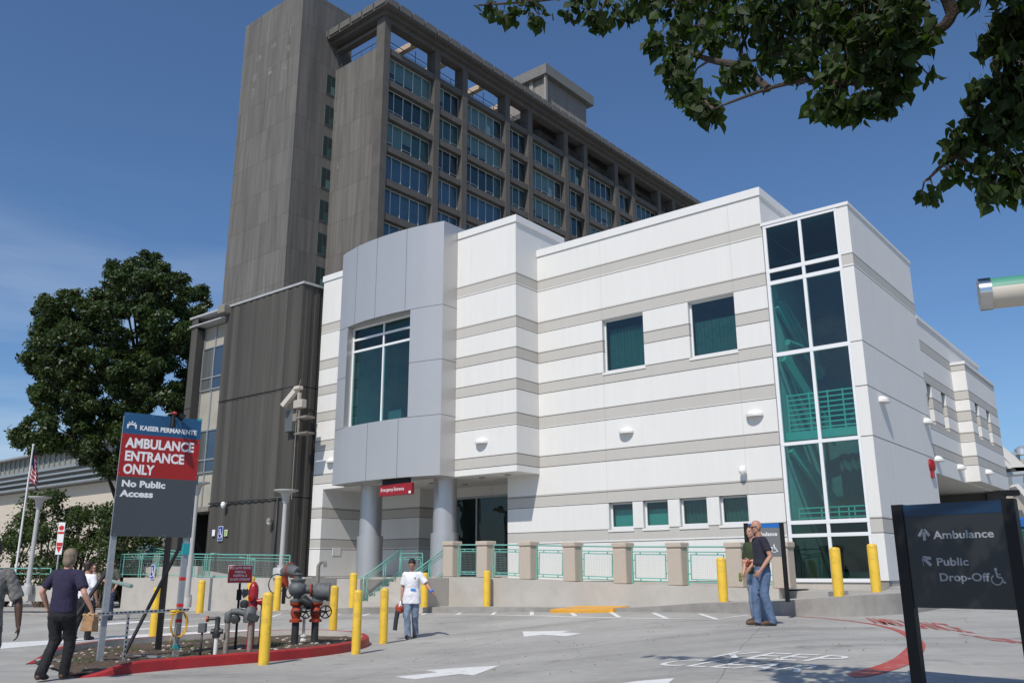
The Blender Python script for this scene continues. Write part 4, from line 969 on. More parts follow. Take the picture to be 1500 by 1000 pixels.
b = MB(); top = [fpt(118, 821), fpt(178, 811.5), fpt(234, 810.5), fpt(282, 811), fpt(425, 813)]
b.tube(top, .022, 7); b.tube([p-Vector((0, 0, .11)) for p in top], .016, 6); b.tube([p-Vector((0, 0, .19)) for p in top[1:]], .012, 6); b.tube([p-Vector((0, 0, .80)) for p in top[1:]], .016, 6)
def on_top(u):
    for p, q in zip(top, top[1:]):
        if p.x <= u <= q.x: return p+(q-p)*((u-p.x)/(q.x-p.x))
    return top[-1]
for px in (178, 182.5, 206, 209, 231, 234, 281, 284, 301, 304, 363, 366, 425):
    u = fpt(px, 812).x; q = on_top(u); b.tube([q, q-Vector((0, 0, .90))], .02, 7)
for a, c in ((284.5, 301), (304.5, 362), (367, 424)):
    ua, uc = fpt(a, 812).x+.12, fpt(c, 812).x-.12
    for u in (ua, uc): b.tube([(u, V1+.12, on_top(u).z-.19), (u, V1+.12, on_top(u).z-.76)], .012, 6)
    b.tube([(ua, V1+.12, on_top(ua).z-.76), (uc, V1+.12, on_top(uc).z-.76)], .012, 6)
b.build('rail', M_TEAL, fr)
b = MB()
for px in range(184, 424, 2):
    u = fpt(px, 812).x; q = on_top(u); b.obox(q-Vector((0, 0, .2)), q-Vector((0, 0, .78)), .003, .003)
for k in range(10):
    z = .22+k*.06; b.obox(on_top(top[1].x)-Vector((0, 0, z)), on_top(top[-1].x-.01)-Vector((0, 0, z)), .003, .003)
b.build('wire_mesh', M_MESH, fr)
fr = bframe('ramp_railing', 'teal railing of the upper ramp beside the man in the blue shirt', 'railing')
b = MB(); top2 = [plv(177, 801.7, -2.62), plv(226, 802.4, -2.62), plv(281, 810, -2.62)]
b.tube(top2, .022, 7)
for d in (.10, .17, .62): b.tube([p-Vector((0, 0, d)) for p in top2], .014, 6)
for i, t_ in enumerate((0, .05, .5, 1)): q = top2[0]+(top2[1]-top2[0])*t_; b.tube([q, q-Vector((0, 0, .9))], .02, 7)
for t_ in (.45, 1): q = top2[1]+(top2[2]-top2[1])*t_; b.tube([q, q-Vector((0, 0, .9))], .02, 7)
h0, h1 = plv(309, 810, -3.2), plv(374, 819, -3.2); b.tube([h0, h0+(h1-h0)*.3+Vector((0, 0, .01)), h1, h1-Vector((0, 0, .5))], .022, 7); b.tube([h0, h0-Vector((0, 0, .9))], .02, 6)
b.build('rail', M_TEAL, fr)
fr = thing('low_railing', 'low teal railing by the bushes at the far left edge', 'railing'); fr.location = (0, 0, 0)
a, c = aty(-10, 832, 34), aty(75, 832, 33.2); b = MB(); D = Vector((0, 0, 1))
b.tube([a, c], .025, 7); b.tube([a-D*.2, c-D*.2], .018, 6); b.tube([a-D*.72, c-D*.72], .018, 6)
for t_ in (0, .3, .32, .62, .64, 1): q = a+(c-a)*t_; b.tube([q, q-D*.8], .022, 6)
b.build('rail', M_TEAL, fr)
t = thing('garden_kerb', 'low concrete kerb wall under the railing at the far left', 'wall'); b = MB(); q0, q1 = aty(-60, 857, 34.4), aty(112, 857, 33); b.obox(q0-D*.28, q1-D*.28, .5, .55); b.build('wall', M_CONC, t)
# planted mound behind it
# ------------------------------------------------------------------ bollards
B0 = None
def bollard(px, yb, lab, h, r, loc=None):
    global B0
    key = (h, r)
    t = thing('bollard', lab, 'bollard', group='yellow steel bollards')
    b = MB(); b.lathe([(r, -.05), (r, h-.07), (r*.96, h-.035), (r*.75, h-.008), (r*.3, h)], (0, 0, 0), 24); b.build('post', M_YEL, t)
    t.location = loc; return t
for px, yb, Y, h, r, lab in [(386, 973, 14.75, 1.14, .088, 'nearest yellow bollard, standing before the red kerb left of the iron valves'), (521, 957.5, 16.1, 1.14, .083, 'yellow bollard at the right tip of the red-kerbed island'), (561, 942, 18.5, 1.13, .088, 'yellow bollard close to the man with the leaf blower'), (487, 930.5, 21.0, 1.13, .095, 'yellow bollard right behind the iron handwheel valves'), (224, 939, 19.8, 1.16, .098, 'yellow bollard between the legs of the ambulance sign')]:
    q = aty(px, yb, Y); q.z = ground(q.x, q.y)
    q2 = ong(px, yb); bollard(px, yb, lab, h, r, q2 if abs(q2.y-Y) < 2.2 else q)
for px, yb, v, h, r, lab in [(713, 885, -2.2, .98, .11, 'yellow bollard in front of the ramp wall, second post'), (1060, 880, -2.95, 1.0, .112, 'yellow bollard on the sidewalk left of the two standing men'), (1229, 872, -3.45, 1.0, .112, 'yellow bollard on the kerb bend before the glazed tower'), (1284, 864, -1.75, 1.02, .112, 'yellow bollard at the corner of the glazed tower'), (292, 898, -6.5, 1.02, .112, 'yellow bollard by the foot of the tall lamp pole, left'), (405, 893, -5.35, 1.02, .112, 'yellow bollard below the lamp pole near the ribbed wall'), (516, 890, -4.5, 1.02, .112, 'yellow bollard at the foot of the stair railing'), (621, 886, -3.15, .95, .112, 'yellow bollard half hidden behind the man in the white shirt'), (365, 893, -6.0, 1.0, .112, 'yellow bollard mostly hidden behind the red hydrant')]:
    p = plv(px, yb, v); bollard(px, yb, lab, h, r, Wp(p.x, v, p.z))

# ================================================================== PLANTED ISLAND WITH RED KERB
ISL = [(-5.95, 13.35), (-5.2, 13.95), (-4.5, 14.8), (-3.75, 15.7), (-3.15, 16.5), (-2.85, 17.2), (-2.80, 17.9), (-3.0, 18.7), (-3.5, 19.35), (-4.3, 19.75), (-5.4, 19.7), (-6.6, 19.3), (-7.7, 18.4), (-8.5, 17.4), (-8.75, 16.6)]
ISL = [ong(*p).to_2d() for p in [(112, 993), (160, 989.5), (210, 984.5), (262, 979.5), (340, 973), (410, 967), (470, 960.5), (513, 954), (536, 947.5), (541, 942), (528, 937), (498, 933.6), (452, 932), (400, 933), (330, 936.5), (250, 941.5), (190, 946), (140, 951), (95, 958), (60, 966), (34, 972.5)]]
ki = smooth_pts(ISL, 4)
def kerb():
    b = MB(); n = len(ki)
    def hh(i): return .155*S01(i/8.0)*S01((n-1-i)/7.0)+.012
    nr = []
    for i, p in enumerate(ki):
        d = (ki[min(i+1, n-1)]-ki[max(i-1, 0)]).normalized(); nr.append(Vector((-d.y, d.x)))
    for i in range(n-1):
        def P(k, off, z): q = ki[k]+nr[k]*off; return Vector((q.x, q.y, ground(q.x, q.y)+z))
        a, c = i, i+1
        b.mi = 0
        b.face([P(a, 0, -.03), P(c, 0, -.03), P(c, .02, hh(c)-.02), P(a, .02, hh(a)-.02)]); b.face([P(a, .02, hh(a)-.02), P(c, .02, hh(c)-.02), P(c, .045, hh(c)), P(a, .045, hh(a))]); b.face([P(a, .045, hh(a)), P(c, .045, hh(c)), P(c, .15, hh(c)), P(a, .15, hh(a))])
        b.mi = 1; b.face([P(a, .15, hh(a)), P(c, .15, hh(c)), P(c, .16, -.02), P(a, .16, -.02)])
    o = b.build('island_kerb', [M_RED, M_CONC]); tag(o, 'red painted kerb around the planted island', 'kerb')
    poly = [ki[i]+nr[i]*.15 for i in range(n)]
    return poly
ip = kerb()
def inpoly(x, y, P):
    c = False; j = len(P)-1
    for i in range(len(P)):
        if (P[i][1] > y) != (P[j][1] > y) and x < (P[j][0]-P[i][0])*(y-P[i][1])/(P[j][1]-P[i][1])+P[i][0]: c = not c
        j = i
    return c
def soilz(x, y): return ground(x, y)+.05+.035*noise.noise(Vector((x*1.5, y*1.5, 0)))+.03*noise.noise(Vector((x*5, y*5, 2)))
M_SOIL = mat('soil', (.085, .058, .040), .95, bump=.8, bscale=60, var=.35, vscale=9, dark=(.17, .135, .095), darkamt=.7, dscale=14)
def soil():
    b = drape([(p.x, p.y) for p in ip], b=None, step=.16, h=lambda x, y: soilz(x, y)-.004)
    me = bpy.data.meshes.new('soil_bed'); b.to_mesh(me); b.free(); me.materials.append(M_SOIL)
    for p in me.polygons: p.use_smooth = True
    o = bpy.data.objects.new('soil_bed', me); COL.objects.link(o); tag(o, kind='structure')
soil()
def np_mesh(name, V, Fc, mats, idx=None, smooth=False):
    me = bpy.data.meshes.new(name); me.from_pydata([tuple(v) for v in V], [], [tuple(f) for f in Fc])
    for m_ in (mats if isinstance(mats, (list, tuple)) else [mats]): me.materials.append(m_)
    if idx is not None: me.polygons.foreach_set('material_index', idx)
    if smooth: me.polygons.foreach_set('use_smooth', [True]*len(me.polygons))
    me.update(); return me
def leafmat(name, col, trans=.35, var=.35, vs=2.5, rough=.45):
    M = bpy.data.materials.new(name); M.use_nodes = True; n, l = M.node_tree.nodes, M.node_tree.links; b = n['Principled BSDF']; o = n['Material Output']
    tc = n.new('ShaderNodeTexCoord'); t = n.new('ShaderNodeTexNoise'); t.inputs['Scale'].default_value = vs; t.inputs['Detail'].default_value = 6; t.inputs['Roughness'].default_value = .7; l.new(tc.outputs['Object'], t.inputs[0])
    mr = n.new('ShaderNodeMapRange'); mr.inputs[1].default_value = .3; mr.inputs[2].default_value = .7; mr.inputs[3].default_value = 1-var; mr.inputs[4].default_value = 1+var; l.new(t.outputs[0], mr.inputs[0])
    sc = n.new('ShaderNodeVectorMath'); sc.operation = 'SCALE'; sc.inputs[0].default_value = col; l.new(mr.outputs[0], sc.inputs['Scale']); l.new(sc.outputs[0], b.inputs['Base Color']); b.inputs['Roughness'].default_value = rough; b.inputs['Specular IOR Level'].default_value = .35
    tr = n.new('ShaderNodeBsdfTranslucent'); s2 = n.new('ShaderNodeVectorMath'); s2.operation = 'MULTIPLY'; s2.inputs[1].default_value = (1.5, 1.7, .5); l.new(sc.outputs[0], s2.inputs[0]); l.new(s2.outputs[0], tr.inputs[0])
    mx_ = n.new('ShaderNodeMixShader'); mx_.inputs[0].default_value = trans; l.new(b.outputs[0], mx_.inputs[1]); l.new(tr.outputs[0], mx_.inputs[2]); l.new(mx_.outputs[0], o.inputs[0]); return M
M_GRASS = leafmat('grass_blades', (.075, .11, .03), .25, .4, 6); M_DRY = mat('dead_leaf', (.30, .21, .12), .8, var=.3, vscale=20); M_STONE = mat('pebble', (.42, .38, .33), .9, var=.3, vscale=20)
def ground_cover():
    rr = random.Random(3); V, Fc = [], []
    xs = [p.x for p in ip]; ys = [p.y for p in ip]
    def put(n, dens, hgt, w):
        for _ in range(n):
            x, y = rr.uniform(min(xs), max(xs)), rr.uniform(min(ys), max(ys))
            if not inpoly(x, y, ip) or noise.noise(Vector((x*.9, y*.9, 5))) < dens: continue
            z = soilz(x, y)-.01
            for _ in range(4):
                a = rr.uniform(0, 2*PI); h = hgt*rr.uniform(.4, 1); dx, dy = math.cos(a)*h*.7, math.sin(a)*h*.7; o = (rr.uniform(-.03, .03), rr.uniform(-.03, .03)); i = len(V)
                V.extend([(x+o[0]-dy*w, y+o[1]+dx*w, z), (x+o[0]+dy*w, y+o[1]-dx*w, z), (x+o[0]+dx, y+o[1]+dy, z+h)]); Fc.append((i, i+1, i+2))
    put(9000, .22, .06, .12)
    o = bpy.data.objects.new('grass', np_mesh('grass', V, Fc, M_GRASS)); COL.objects.link(o); tag(o, 'patchy short grass and weeds in the island soil', 'grass', kind='stuff')
    b = MB()
    for k in range(420):
        x, y = rr.uniform(min(xs), max(xs)), rr.uniform(min(ys), max(ys))
        if not inpoly(x, y, ip): continue
        s_ = rr.uniform(.012, .045); r = bmesh.ops.create_icosphere(b.bm, subdivisions=1, radius=s_)
        mi = 0 if rr.random() < .6 else 1
        for v in r['verts']: v.co = Vector((v.co.x*rr.uniform(.8, 1.3)+x, v.co.y+y, v.co.z*(.6 if mi == 0 else .12)+soilz(x, y)+.005))
        for f in {f for v in r['verts'] for f in v.link_faces}: f.material_index = mi
    o = b.build('leaf_litter', [M_STONE, M_DRY], merge=False); tag(o, 'pebbles, bark and dry leaves strewn over the island soil', 'litter', kind='stuff')
    b = MB()
    for k in range(90):
        x, y = rr.uniform(-4, 7), rr.uniform(11, 20)
        if inpoly(x, y, ip): continue
        s_ = rr.uniform(.006, .022); b.obox((x, y, ground(x, y)+.008), (x+s_*1.5*rr.uniform(-1, 1)+.01, y+s_, ground(x, y)+.012), s_, .006)
    o = b.build('leaf_litter', M_DRY, merge=False); tag(o, 'few dry leaf scraps scattered over the drive', 'litter', kind='stuff')
ground_cover()

# ================================================================== AMBULANCE SIGN ON STEEL FRAME
pL, pR = aty(141, 972, 15.15), aty(258, 961, 15.95)
pL.z = ground(pL.x, pL.y); pR.z = ground(pR.x, pR.y)
d_ = (pR-pL); az_s = math.atan2(d_.y, d_.x); Wd = math.hypot(d_.x, d_.y)
sg = thing('ambulance_sign', 'large blue, red and grey ambulance entrance sign on galvanised steel legs', 'sign', (pL.x, pL.y, (pL.z+pR.z)/2), az_s)
gz = (pL.z+pR.z)/2
zt_, zb_ = 4.27-gz, 2.13-gz
x0s, x1s = -.02, Wd+.05
b = MB(); 
zr1, zr2 = zb_+(zt_-zb_)*.825, zb_+(zt_-zb_)*.475
b.mi = 0; b.box(x0s, x1s, -.085, -.065, zr1, zt_); b.mi = 1; b.box(x0s, x1s, -.085, -.065, zr2, zr1); b.mi = 2; b.box(x0s, x1s, -.085, -.065, zb_, zr2)
b.build('panel', [mat('sign_blue', (.018, .085, .19), .4, var=.04, vscale=1), mat('sign_dark_red', (.34, .014, .012), .45, var=.05, vscale=1), mat('sign_grey', (.060, .068, .076), .45, var=.05, vscale=1)], sg)
H_ = zt_-zb_; PW_ = x1s-x0s
def sgt(name, txt, fx, fz, fw, size, bold=.0, sp=1): return lettering(name, txt, size, M_WT, sg, x0s+PW_*fx, zb_+H_*fz, -.0855, PW_*fw, bold, spacing=sp)
sgt('lettering', 'KAISER PERMANENTE', .205, .863, .735, .115, .004)
sgt('lettering', 'AMBULANCE', .055, .715, .88, .235, .008); sgt('lettering', 'ENTRANCE', .055, .607, .75, .235, .008); sgt('lettering', 'ONLY', .055, .50, .385, .235, .008)
sgt('lettering', 'No Public', .055, .395, .54, .155, .006); sgt('lettering', 'Access', .055, .315, .41, .155, .006)
b = MB()   # crest: three round heads over curved bodies
cx0 = x0s+PW_*.105; cz0 = zb_+H_*.895
for i, (dx, dz, r) in enumerate([(-.048, .045, .013), (0, .062, .015), (.048, .045, .013)]): b.lathe([(r, -.0875), (r, -.0855)], (cx0+dx, 0, cz0+dz), 14, axis='y')
for i in range(-6, 7):
    xx = cx0+i*.0125; top_ = .027+.012*math.cos(i*.5)*(1 if abs(i) < 5 else .5); bot = -.045+.055*math.cos(i*PI/14)
    if abs(i) >= 5: bot = -.055
    b.box(xx-.0065, xx+.0063, -.0875, -.0855, cz0+min(bot, top_-.01), cz0+top_)
b.build('crest', M_WT, sg)
b = MB()
for fx in (.04, .35, .65, .96):
    for fz in (.012, .985): b.lathe([(.008, -.088), (.008, -.0855)], (x0s+PW_*fx, 0, zb_+H_*fz), 8, axis='y')
for fz in (.16, .32, .5, .66, .8):
    for fx in (.012, .985): b.lathe([(.008, -.088), (.008, -.0855)], (x0s+PW_*fx, 0, zb_+H_*fz), 8, axis='y')
b.build('rivets', M_GALV, sg)
def strut(b, p, q, w=.045, slots=True):
    b.obox(p, q, w, w)
for i, (xx, zz_) in enumerate(((.04, pL.z-gz), (Wd-.02, pR.z-gz))):
    b = MB(); b.box(xx-.045, xx+.045, -.06, .03, zz_+.03, zt_-.05); b.build('leg', M_GALV, sg)
b = MB(); b.box(x0s, x1s, -.062, -.035, zt_-.25, zt_-.2); b.box(x0s, x1s, -.062, -.035, zb_+.25, zb_+.3); b.build('back_rail', M_GALV, sg)
b = MB(); strut(b, (-.12, -.11, .80), (Wd+.1, -.11, .83), .05); b.build('cross_bar', M_GALV, sg)
b = MB()
for i in range(22): xx = -.1+i*.07; b.box(xx, xx+.035, -.138, -.1355, .803+.02*xx, .822+.02*xx)
for i in range(9): zq = .1+i*.075; b.box(.385, .405, -.138, -.1355, zq, zq+.035)
b.build('slots', M_BLK, sg)
b = MB(); b.box(.375, .415, -.135, -.09, .02, .79); b.build('short_strut', M_GALV, sg)
for xx in (.04, Wd-.02):
    b = MB(); b.obox((xx-.02, .02, zb_+(.0 if xx > .5 else -.55)), (xx-.62, .85, .05), .045, .045); b.build('brace', M_DGALV, sg)
    b = MB(); b.obox((xx+.05, -.1, .04), (xx-.75, .98, .04), .05, .045); b.build('foot_rail', M_GALV, sg)
M_TAPE = mat('blue_tape', (.02, .30, .33), .6); M_RT = mat('red_tape', (.55, .02, .02), .5)
for bx in ((Wd-.075, Wd+.04, -.085, .04, zb_-.30, zb_-.1), (Wd-.07, Wd+.03, -.064, .034, .18, .25), (Wd-.03, x1s+.003, -.09, -.05, zt_-.03, zt_+.015), (Wd-.05, Wd+.1, -.03, .08, zb_+.95, zb_+1.12)): b = MB(); b.box(*bx); b.build('blue_tape', M_TAPE, sg)
for zq in (1.33, .98-.1, .62): b = MB(); b.box(Wd-.067, Wd+.027, -.0625, .0325, zq, zq+.055); b.build('red_tape', M_RT, sg)
t = thing('floodlight', 'black spotlight on an arm over the top edge of the ambulance sign', 'lamp', sg.matrix_basis @ Vector((Wd*.60, -.30, zt_-.03)), az_s)
b = MB(); b.tube([(-.02, 0, .02), (-.02, -.02, -.19)], [.03, .055], 12); b.build('lamp_head', M_BLK, t); b = MB(); b.tube([(-.03, 0, .02), (0, .1, .08), (.02, .2, .06), (.02, .24, -.06)], .016, 6); b.build('arm', M_BLK, t); b = MB(); b.lathe([(.03, 0), (.045, .02), (.03, .05)], (0, .02, .04), 10); b.build('red_cap', M_RT, t)
b = MB(); b.tube([(-.17, -.02, .02), (-.02, 0, .07)], .012, 6); b.build('bracket', M_GALV, t); b = MB(); b.tube([(.12, .12, .05), (.2, .1, .0)], [.06, .07], 12); b.build('second_lamp', M_BLK, t)
t = thing('black_post', 'black square post standing behind the ambulance sign', 'post', aty(232, 944, 17.2)); t.location.z = ground(t.location.x, t.location.y)
b = MB(); b.box(-.045, .045, -.045, .045, 0, 2.75); b.build('shaft', M_BLK, t); b = MB(); b.box(-.052, -.045, -.02, .02, 1.4, 1.6); b.build('plate', M_DGALV, t)
# wheelchair plaques
M_WCB = mat('wheelchair_blue', (.012, .055, .33), .4)
def wheelchair(b, cx, cz, s, y):
    b.lathe([(.075*s, y-.002), (.075*s, y)], (cx-.02*s, 0, cz+.36*s), 12, axis='y')
    b.obox((cx-.02*s, y, cz+.28*s), (cx+.02*s, y, cz-.0*s), .003, .085*s, Vector((1, 0, 0))); b.obox((cx, y, cz+.14*s), (cx+.17*s, y, cz+.13*s), .003, .05*s)
    b.obox((cx, y, cz+.0*s), (cx+.2*s, y, cz-.02*s), .003, .07*s); b.obox((cx+.18*s, y, cz), (cx+.28*s, y, cz-.28*s), .003, .065*s, Vector((1, 0, 0))); b.obox((cx+.26*s, y, cz-.27*s), (cx+.36*s, y, cz-.23*s), .003, .055*s)
    pts = [(cx-.03*s+.23*s*math.cos(a), y, cz-.12*s+.23*s*math.sin(a)) for a in [R(120)+R(225)*k/14 for k in range(15)]]
    for p, q in zip(pts, pts[1:]): b.obox(p, q, .003, .05*s)
def plaque(name, label, loc, rz, w, h, col, sym=True, pole=False):
    t = thing(name, label, 'sign', loc, rz); b = MB(); b.box(-w/2, w/2, -.012, 0, -h/2, h/2); b.build('plate', M_WT, t); b = MB(); b.box(-w/2+.02, w/2-.02, -.015, -.012, -h/2+.02, h/2-.02); b.build('face', col, t)
    if sym: b = MB(); wheelchair(b, -.01, -.02, h*.82, -.018); b.build('wheelchair_symbol', M_WT, t)
    return t
p = plv(323, 781, VB-.06); plaque('wheelchair_sign', 'blue wheelchair plaque on the ribbed wall by the dark doorway', Wp(p.x, VB-.06, p.z), YAW, .34, .58, M_WCB)
p = plv(313, 780, VB-.06); plaque('notice', 'small pale notice left of the blue plaque on the ribbed wall', Wp(p.x, VB-.06, p.z), YAW, .2, .25, M_WT, False); p = plv(331, 780, VB-.06); plaque('notice', 'small green notice right of the blue plaque on the ribbed wall', Wp(p.x, VB-.06, p.z), YAW, .2, .25, mat('notice_green', (.30, .48, .08), .5), False)
p = plv(224.5, 837, V1); plaque('wheelchair_sign', 'blue wheelchair plaque hung on the ramp railing behind the ambulance sign', Wp(p.x, V1-.03, p.z), YAW, .27, .55, M_WCB)

# ================================================================== FIRE SERVICE PIPEWORK IN THE ISLAND
def gl_(px, py, Y=None):
    q = ong(px, py) if Y is None else aty(px, py, Y); q.z = soilz(q.x, q.y)-.02; return q
YY = 16.2
t = thing('fdc_sign', 'red sign with white lettering on a black post in the island', 'sign', gl_(345, 941, 17.6), R(8))
b = MB(); b.box(-.02, .02, -.02, .02, 0, 1.38); b.box(-.045, .045, -.03, .03, .92, 1.12); b.build('post', M_BLK, t)
b = MB(); b.box(-.235, .235, -.05, -.035, 1.24, 1.58, .012); b.build('border', M_WT, t); b = MB(); b.box(-.226, .226, -.053, -.049, 1.25, 1.57); b.build('plate', mat('fdc_red', (.45, .014, .012), .45), t)
for i, (tx, w) in enumerate((('FDC & PIV SERVES', .40), ('FABIOLA,', .21), ('HOSPITAL &', .26), ('ON-SITE HYDRANT', .39))): lettering('lettering', tx, .06, M_WT, t, -w/2, 1.505-i*.072, -.0535, width=w, bold=.001)
t = thing('fire_hydrant', 'slim red wet-barrel hydrant with a grey side outlet in the island', 'hydrant', gl_(366, 945, 17.5)); t.scale = (.82, .82, .98)
b = MB(); b.lathe([(.13, 0), (.13, .03), (.085, .05), (.08, .55), (.09, .75), (.12, .77), (.12, .80), (.105, .82), (.115, 1.15), (.10, 1.23), (.05, 1.30), (.02, 1.31)], (0, 0, 0), 22); b.build('barrel', M_HYD, t)
b = MB(); b.lathe([(.05, -.26), (.055, -.24), (.04, -.18), (.04, 0)], (0, -.0, 1.12), 12, axis='x'); b.obox((-.12, 0, 1.13), (-.25, -.05, 1.05), .09, .12); b.build('outlet', M_IRON, t)
b = MB(); b.lathe([(.055, .0), (.055, .17), (.07, .17), (.07, .22), (.03, .23)], (0, 0, .93), 12, axis='x'); b.build('outlet_cap', M_HYD, t)
b = MB(); b.lathe([(.06, 0), (.06, -.14), (.075, -.14), (.075, -.18), (.02, -.19)], (0, 0, 1.02), 12, axis='y'); b.build('front_cap', M_HYD, t); b = MB(); b.tube([(.19, .1, .0), (.19, .1, .92)], .025, 8); b.build('stay', M_DGALV, t)
t = thing('utility_stake', 'small grey box on a thin dark stake at the left of the pipes', 'stake', gl_(294, 950, 15.9)); b = MB(); b.tube([(0, 0, 0), (0, 0, .42)], .018, 6); b.build('stake', M_DGALV, t); b = MB(); b.box(-.065, .065, -.05, .05, .42, .58, .01); b.build('box', M_IRON, t)
t = thing('stand_pipe', 'white plastic standpipe with a dark valve head', 'pipe', gl_(315, 958, 15.3)); b = MB(); b.tube([(0, 0, 0), (0, 0, .38)], .035, 12); b.build('riser', M_PVC, t); b = MB(); b.lathe([(.05, .38), (.06, .42), (.06, .52), (.04, .55), (.045, .70), (.02, .72)], (0, 0, 0), 12); b.tube([(-.1, 0, .48), (.1, 0, .48)], .04, 8); b.tube([(-.16, 0, .68), (.03, 0, .69)], .025, 8); b.build('valve', M_DIRON, t); b = MB(); b.lathe([(.05, -.19), (.05, -.16)], (0, 0, .68), 10, axis='x'); b.build('valve_cap', M_ORG, t); b = MB(); b.tube([(-.07, .05, 0), (-.07, .05, .45)], .018, 6); b.build('side_stake', M_DGALV, t)
t = thing('backflow_preventer', 'small weathered backflow assembly on two grey risers', 'valve', gl_(344, 956, 15.4))
def riser(nm, x, h, r, M): b = MB(); b.tube([(x, 0, 0), (x, 0, h)], r, 12); b.build(nm, M, t)
riser('riser', -.16, .62, .045, M_PIPE); riser('riser', .24, .62, .042, M_PIPE)
b = MB(); b.lathe([(.05, .60), (.062, .62), (.062, .74), (.04, .78)], (-.16, 0, 0), 12); b.tube([(-.16, 0, .72), (-.10, 0, .78), (.02, 0, .78), (.24, 0, .72)], [.045, .05, .06, .055], 12); b.lathe([(.10, .60), (.11, .66), (.11, .80), (.06, .86)], (.2, .02, 0), 12); b.build('body', M_IRON, t)
b = MB(); b.lathe([(.02, -.18), (.07, -.17), (.07, -.05), (.04, 0)], (.0, 0, .66), 12, axis='y'); b.lathe([(.06, .84), (.075, .87), (.075, .94), (.04, .97)], (.10, .0, 0), 10); b.obox((.2, -.05, .72), (.36, -.05, .66), .12, .1); b.build('test_cock', M_DIRON, t)
# large double check valve with hand wheels
t = thing('check_valve', 'big grey and orange fire check valve with black handwheels on two black pipes', 'valve', gl_(431, 947), R(6)); dx = .42
for xx in (0, dx): b = MB(); b.tube([(xx, xx*.1, 0), (xx, xx*.1, .53)], .08, 16); b.build('riser', M_DIRON, t)
b = MB(); b.tube([(.17, .1, 0), (.17, .1, .62)], .032, 10); b.lathe([(.09, .08), (.09, .12), (.06, .13), (.06, .17), (.09, .18), (.09, .21)], (.17, .1, 0), 14); b.build('drain_riser', M_PVC, t)
for xx, nm in ((0, 'a'), (dx, 'b')):
    b = MB(); b.lathe([(.14, .50), (.14, .55), (.09, .57), (.10, .62), (.13, .70), (.09, .84), (.13, .86), (.15, .90), (.15, .93)], (xx, xx*.1, 0), 20); b.lathe([(.09, 0), (.10, -.08), (.05, -.13)], (xx+.02, 0, .72), 14, axis='y'); b.build('gate_body', M_ORG, t)
    w = MB(); c = Vector((xx+.24, -.24, .73))
    w.torus((0, 0, 0), .135, .014, 'y', 26, 8); 
    for k in range(5): a = 2*PI*k/5+.3; w.obox((0, 0, 0), (.13*math.cos(a), 0, .13*math.sin(a)), .022, .022, Vector((0, 1, 0)))
    w.lathe([(.03, -.03), (.03, .03)], (0, 0, 0), 10, axis='y'); w.tube([(0, 0, 0), (-.2, .22, 0)], .018, 8)
    wo_ = w.build('handwheel', M_BLK, t); wo_.location = c; wo_.rotation_euler = (0, 0, R(28))
b = MB(); b.lathe([(.15, .94), (.155, .98), (.08, 1.02), (.09, 1.06), (.17, 1.12), (.20, 1.20), (.20, 1.30), (.15, 1.36), (.155, 1.41), (.17, 1.42), (.17, 1.45), (.08, 1.46), (.08, 1.54), (.11, 1.55), (.11, 1.58), (.06, 1.59), (.05, 1.63), (.09, 1.64)], (0, 0, 0), 24); b.build('check_body', M_IRON, t)
b = MB(); b.tube([(0, 0, 1.22), (.2, .02, 1.22), (.34, .04, 1.20)], .095, 16); b.tube([(.34, .04, 1.20), (dx, .05, 1.18), (.66, .05, 1.16)], [.13, .20, .19], 18); b.tube([(.64, .05, 1.16), (.70, .05, 1.16)], .21, 18); b.lathe([(.15, .94), (.155, .98), (.10, 1.0), (.11, 1.1)], (dx, .05, 0), 18); b.build('check_body', M_IRON, t)
b = MB(); b.torus((.30, .04, 1.20), .13, .022, 'x', 18, 6); b.build('coupling', M_ORG, t)
b = MB(); b.tube([(.06, -.1, .95), (.18, -.16, 1.0), (.26, -.14, .9), (.3, -.1, .8)], [.06, .10, .11, .06], 12); b.lathe([(.05, -.2), (.09, -.18), (.09, -.1)], (.2, 0, .98), 10, axis='y'); b.build('test_cock', M_DIRON, t)
b = MB(); b.tube([(dx-.02, .25, 1.1), (dx-.02, .25, 1.75), (dx+.03, .25, 1.84), (dx+.12, .25, 1.84), (dx+.13, .25, 1.72)], .042, 10); b.build('stand_pipe', M_PIPE, t)
b = MB()
for k in range(8): a = 2*PI*k/8; b.lathe([(.014, .90), (.014, 1.0)], (.125*math.cos(a), .125*math.sin(a), 0), 6)
b.build('bolts', M_DGALV, t); t.scale = (.93, .93, .89)
p0 = Vector((0, 0, 0)); t = bframe('check_valve', 'smaller grey and red check valve on the sidewalk before the ribbed building', 'valve'); pv_ = plv(425, 884, -5.0); t.location = Wp(pv_.x, -5.0, pv_.z)
b = MB(); b.tube([(-.35, 0, 0), (-.35, 0, .75)], .06, 10); b.tube([(.25, 0, 0), (.25, 0, .75)], .06, 10); b.build('riser', M_DIRON, t)
b = MB(); b.tube([(-.4, 0, .95), (-.1, 0, 1.05), (.3, 0, .95)], [.16, .19, .15], 14); b.lathe([(.16, 1.15), (.17, 1.2)], (-.1, 0, 0), 14); b.build('check_body', M_IRON, t)
b = MB(); b.lathe([(.12, .5), (.14, .6), (.1, .8), (.13, .85)], (-.35, 0, 0), 14); b.lathe([(.12, .5), (.14, .6), (.1, .8), (.13, .85)], (.25, 0, 0), 14); b.torus((-.1, 0, 1.05), .19, .03, 'x'); b.build('gate_body', M_ORG, t)
b = MB(); b.torus((-.62, -.1, .6), .3, .018, 'x', 24, 6); b.torus((.3, -.3, .35), .16, .02, 'y'); b.build('handwheel', M_BLK, t)
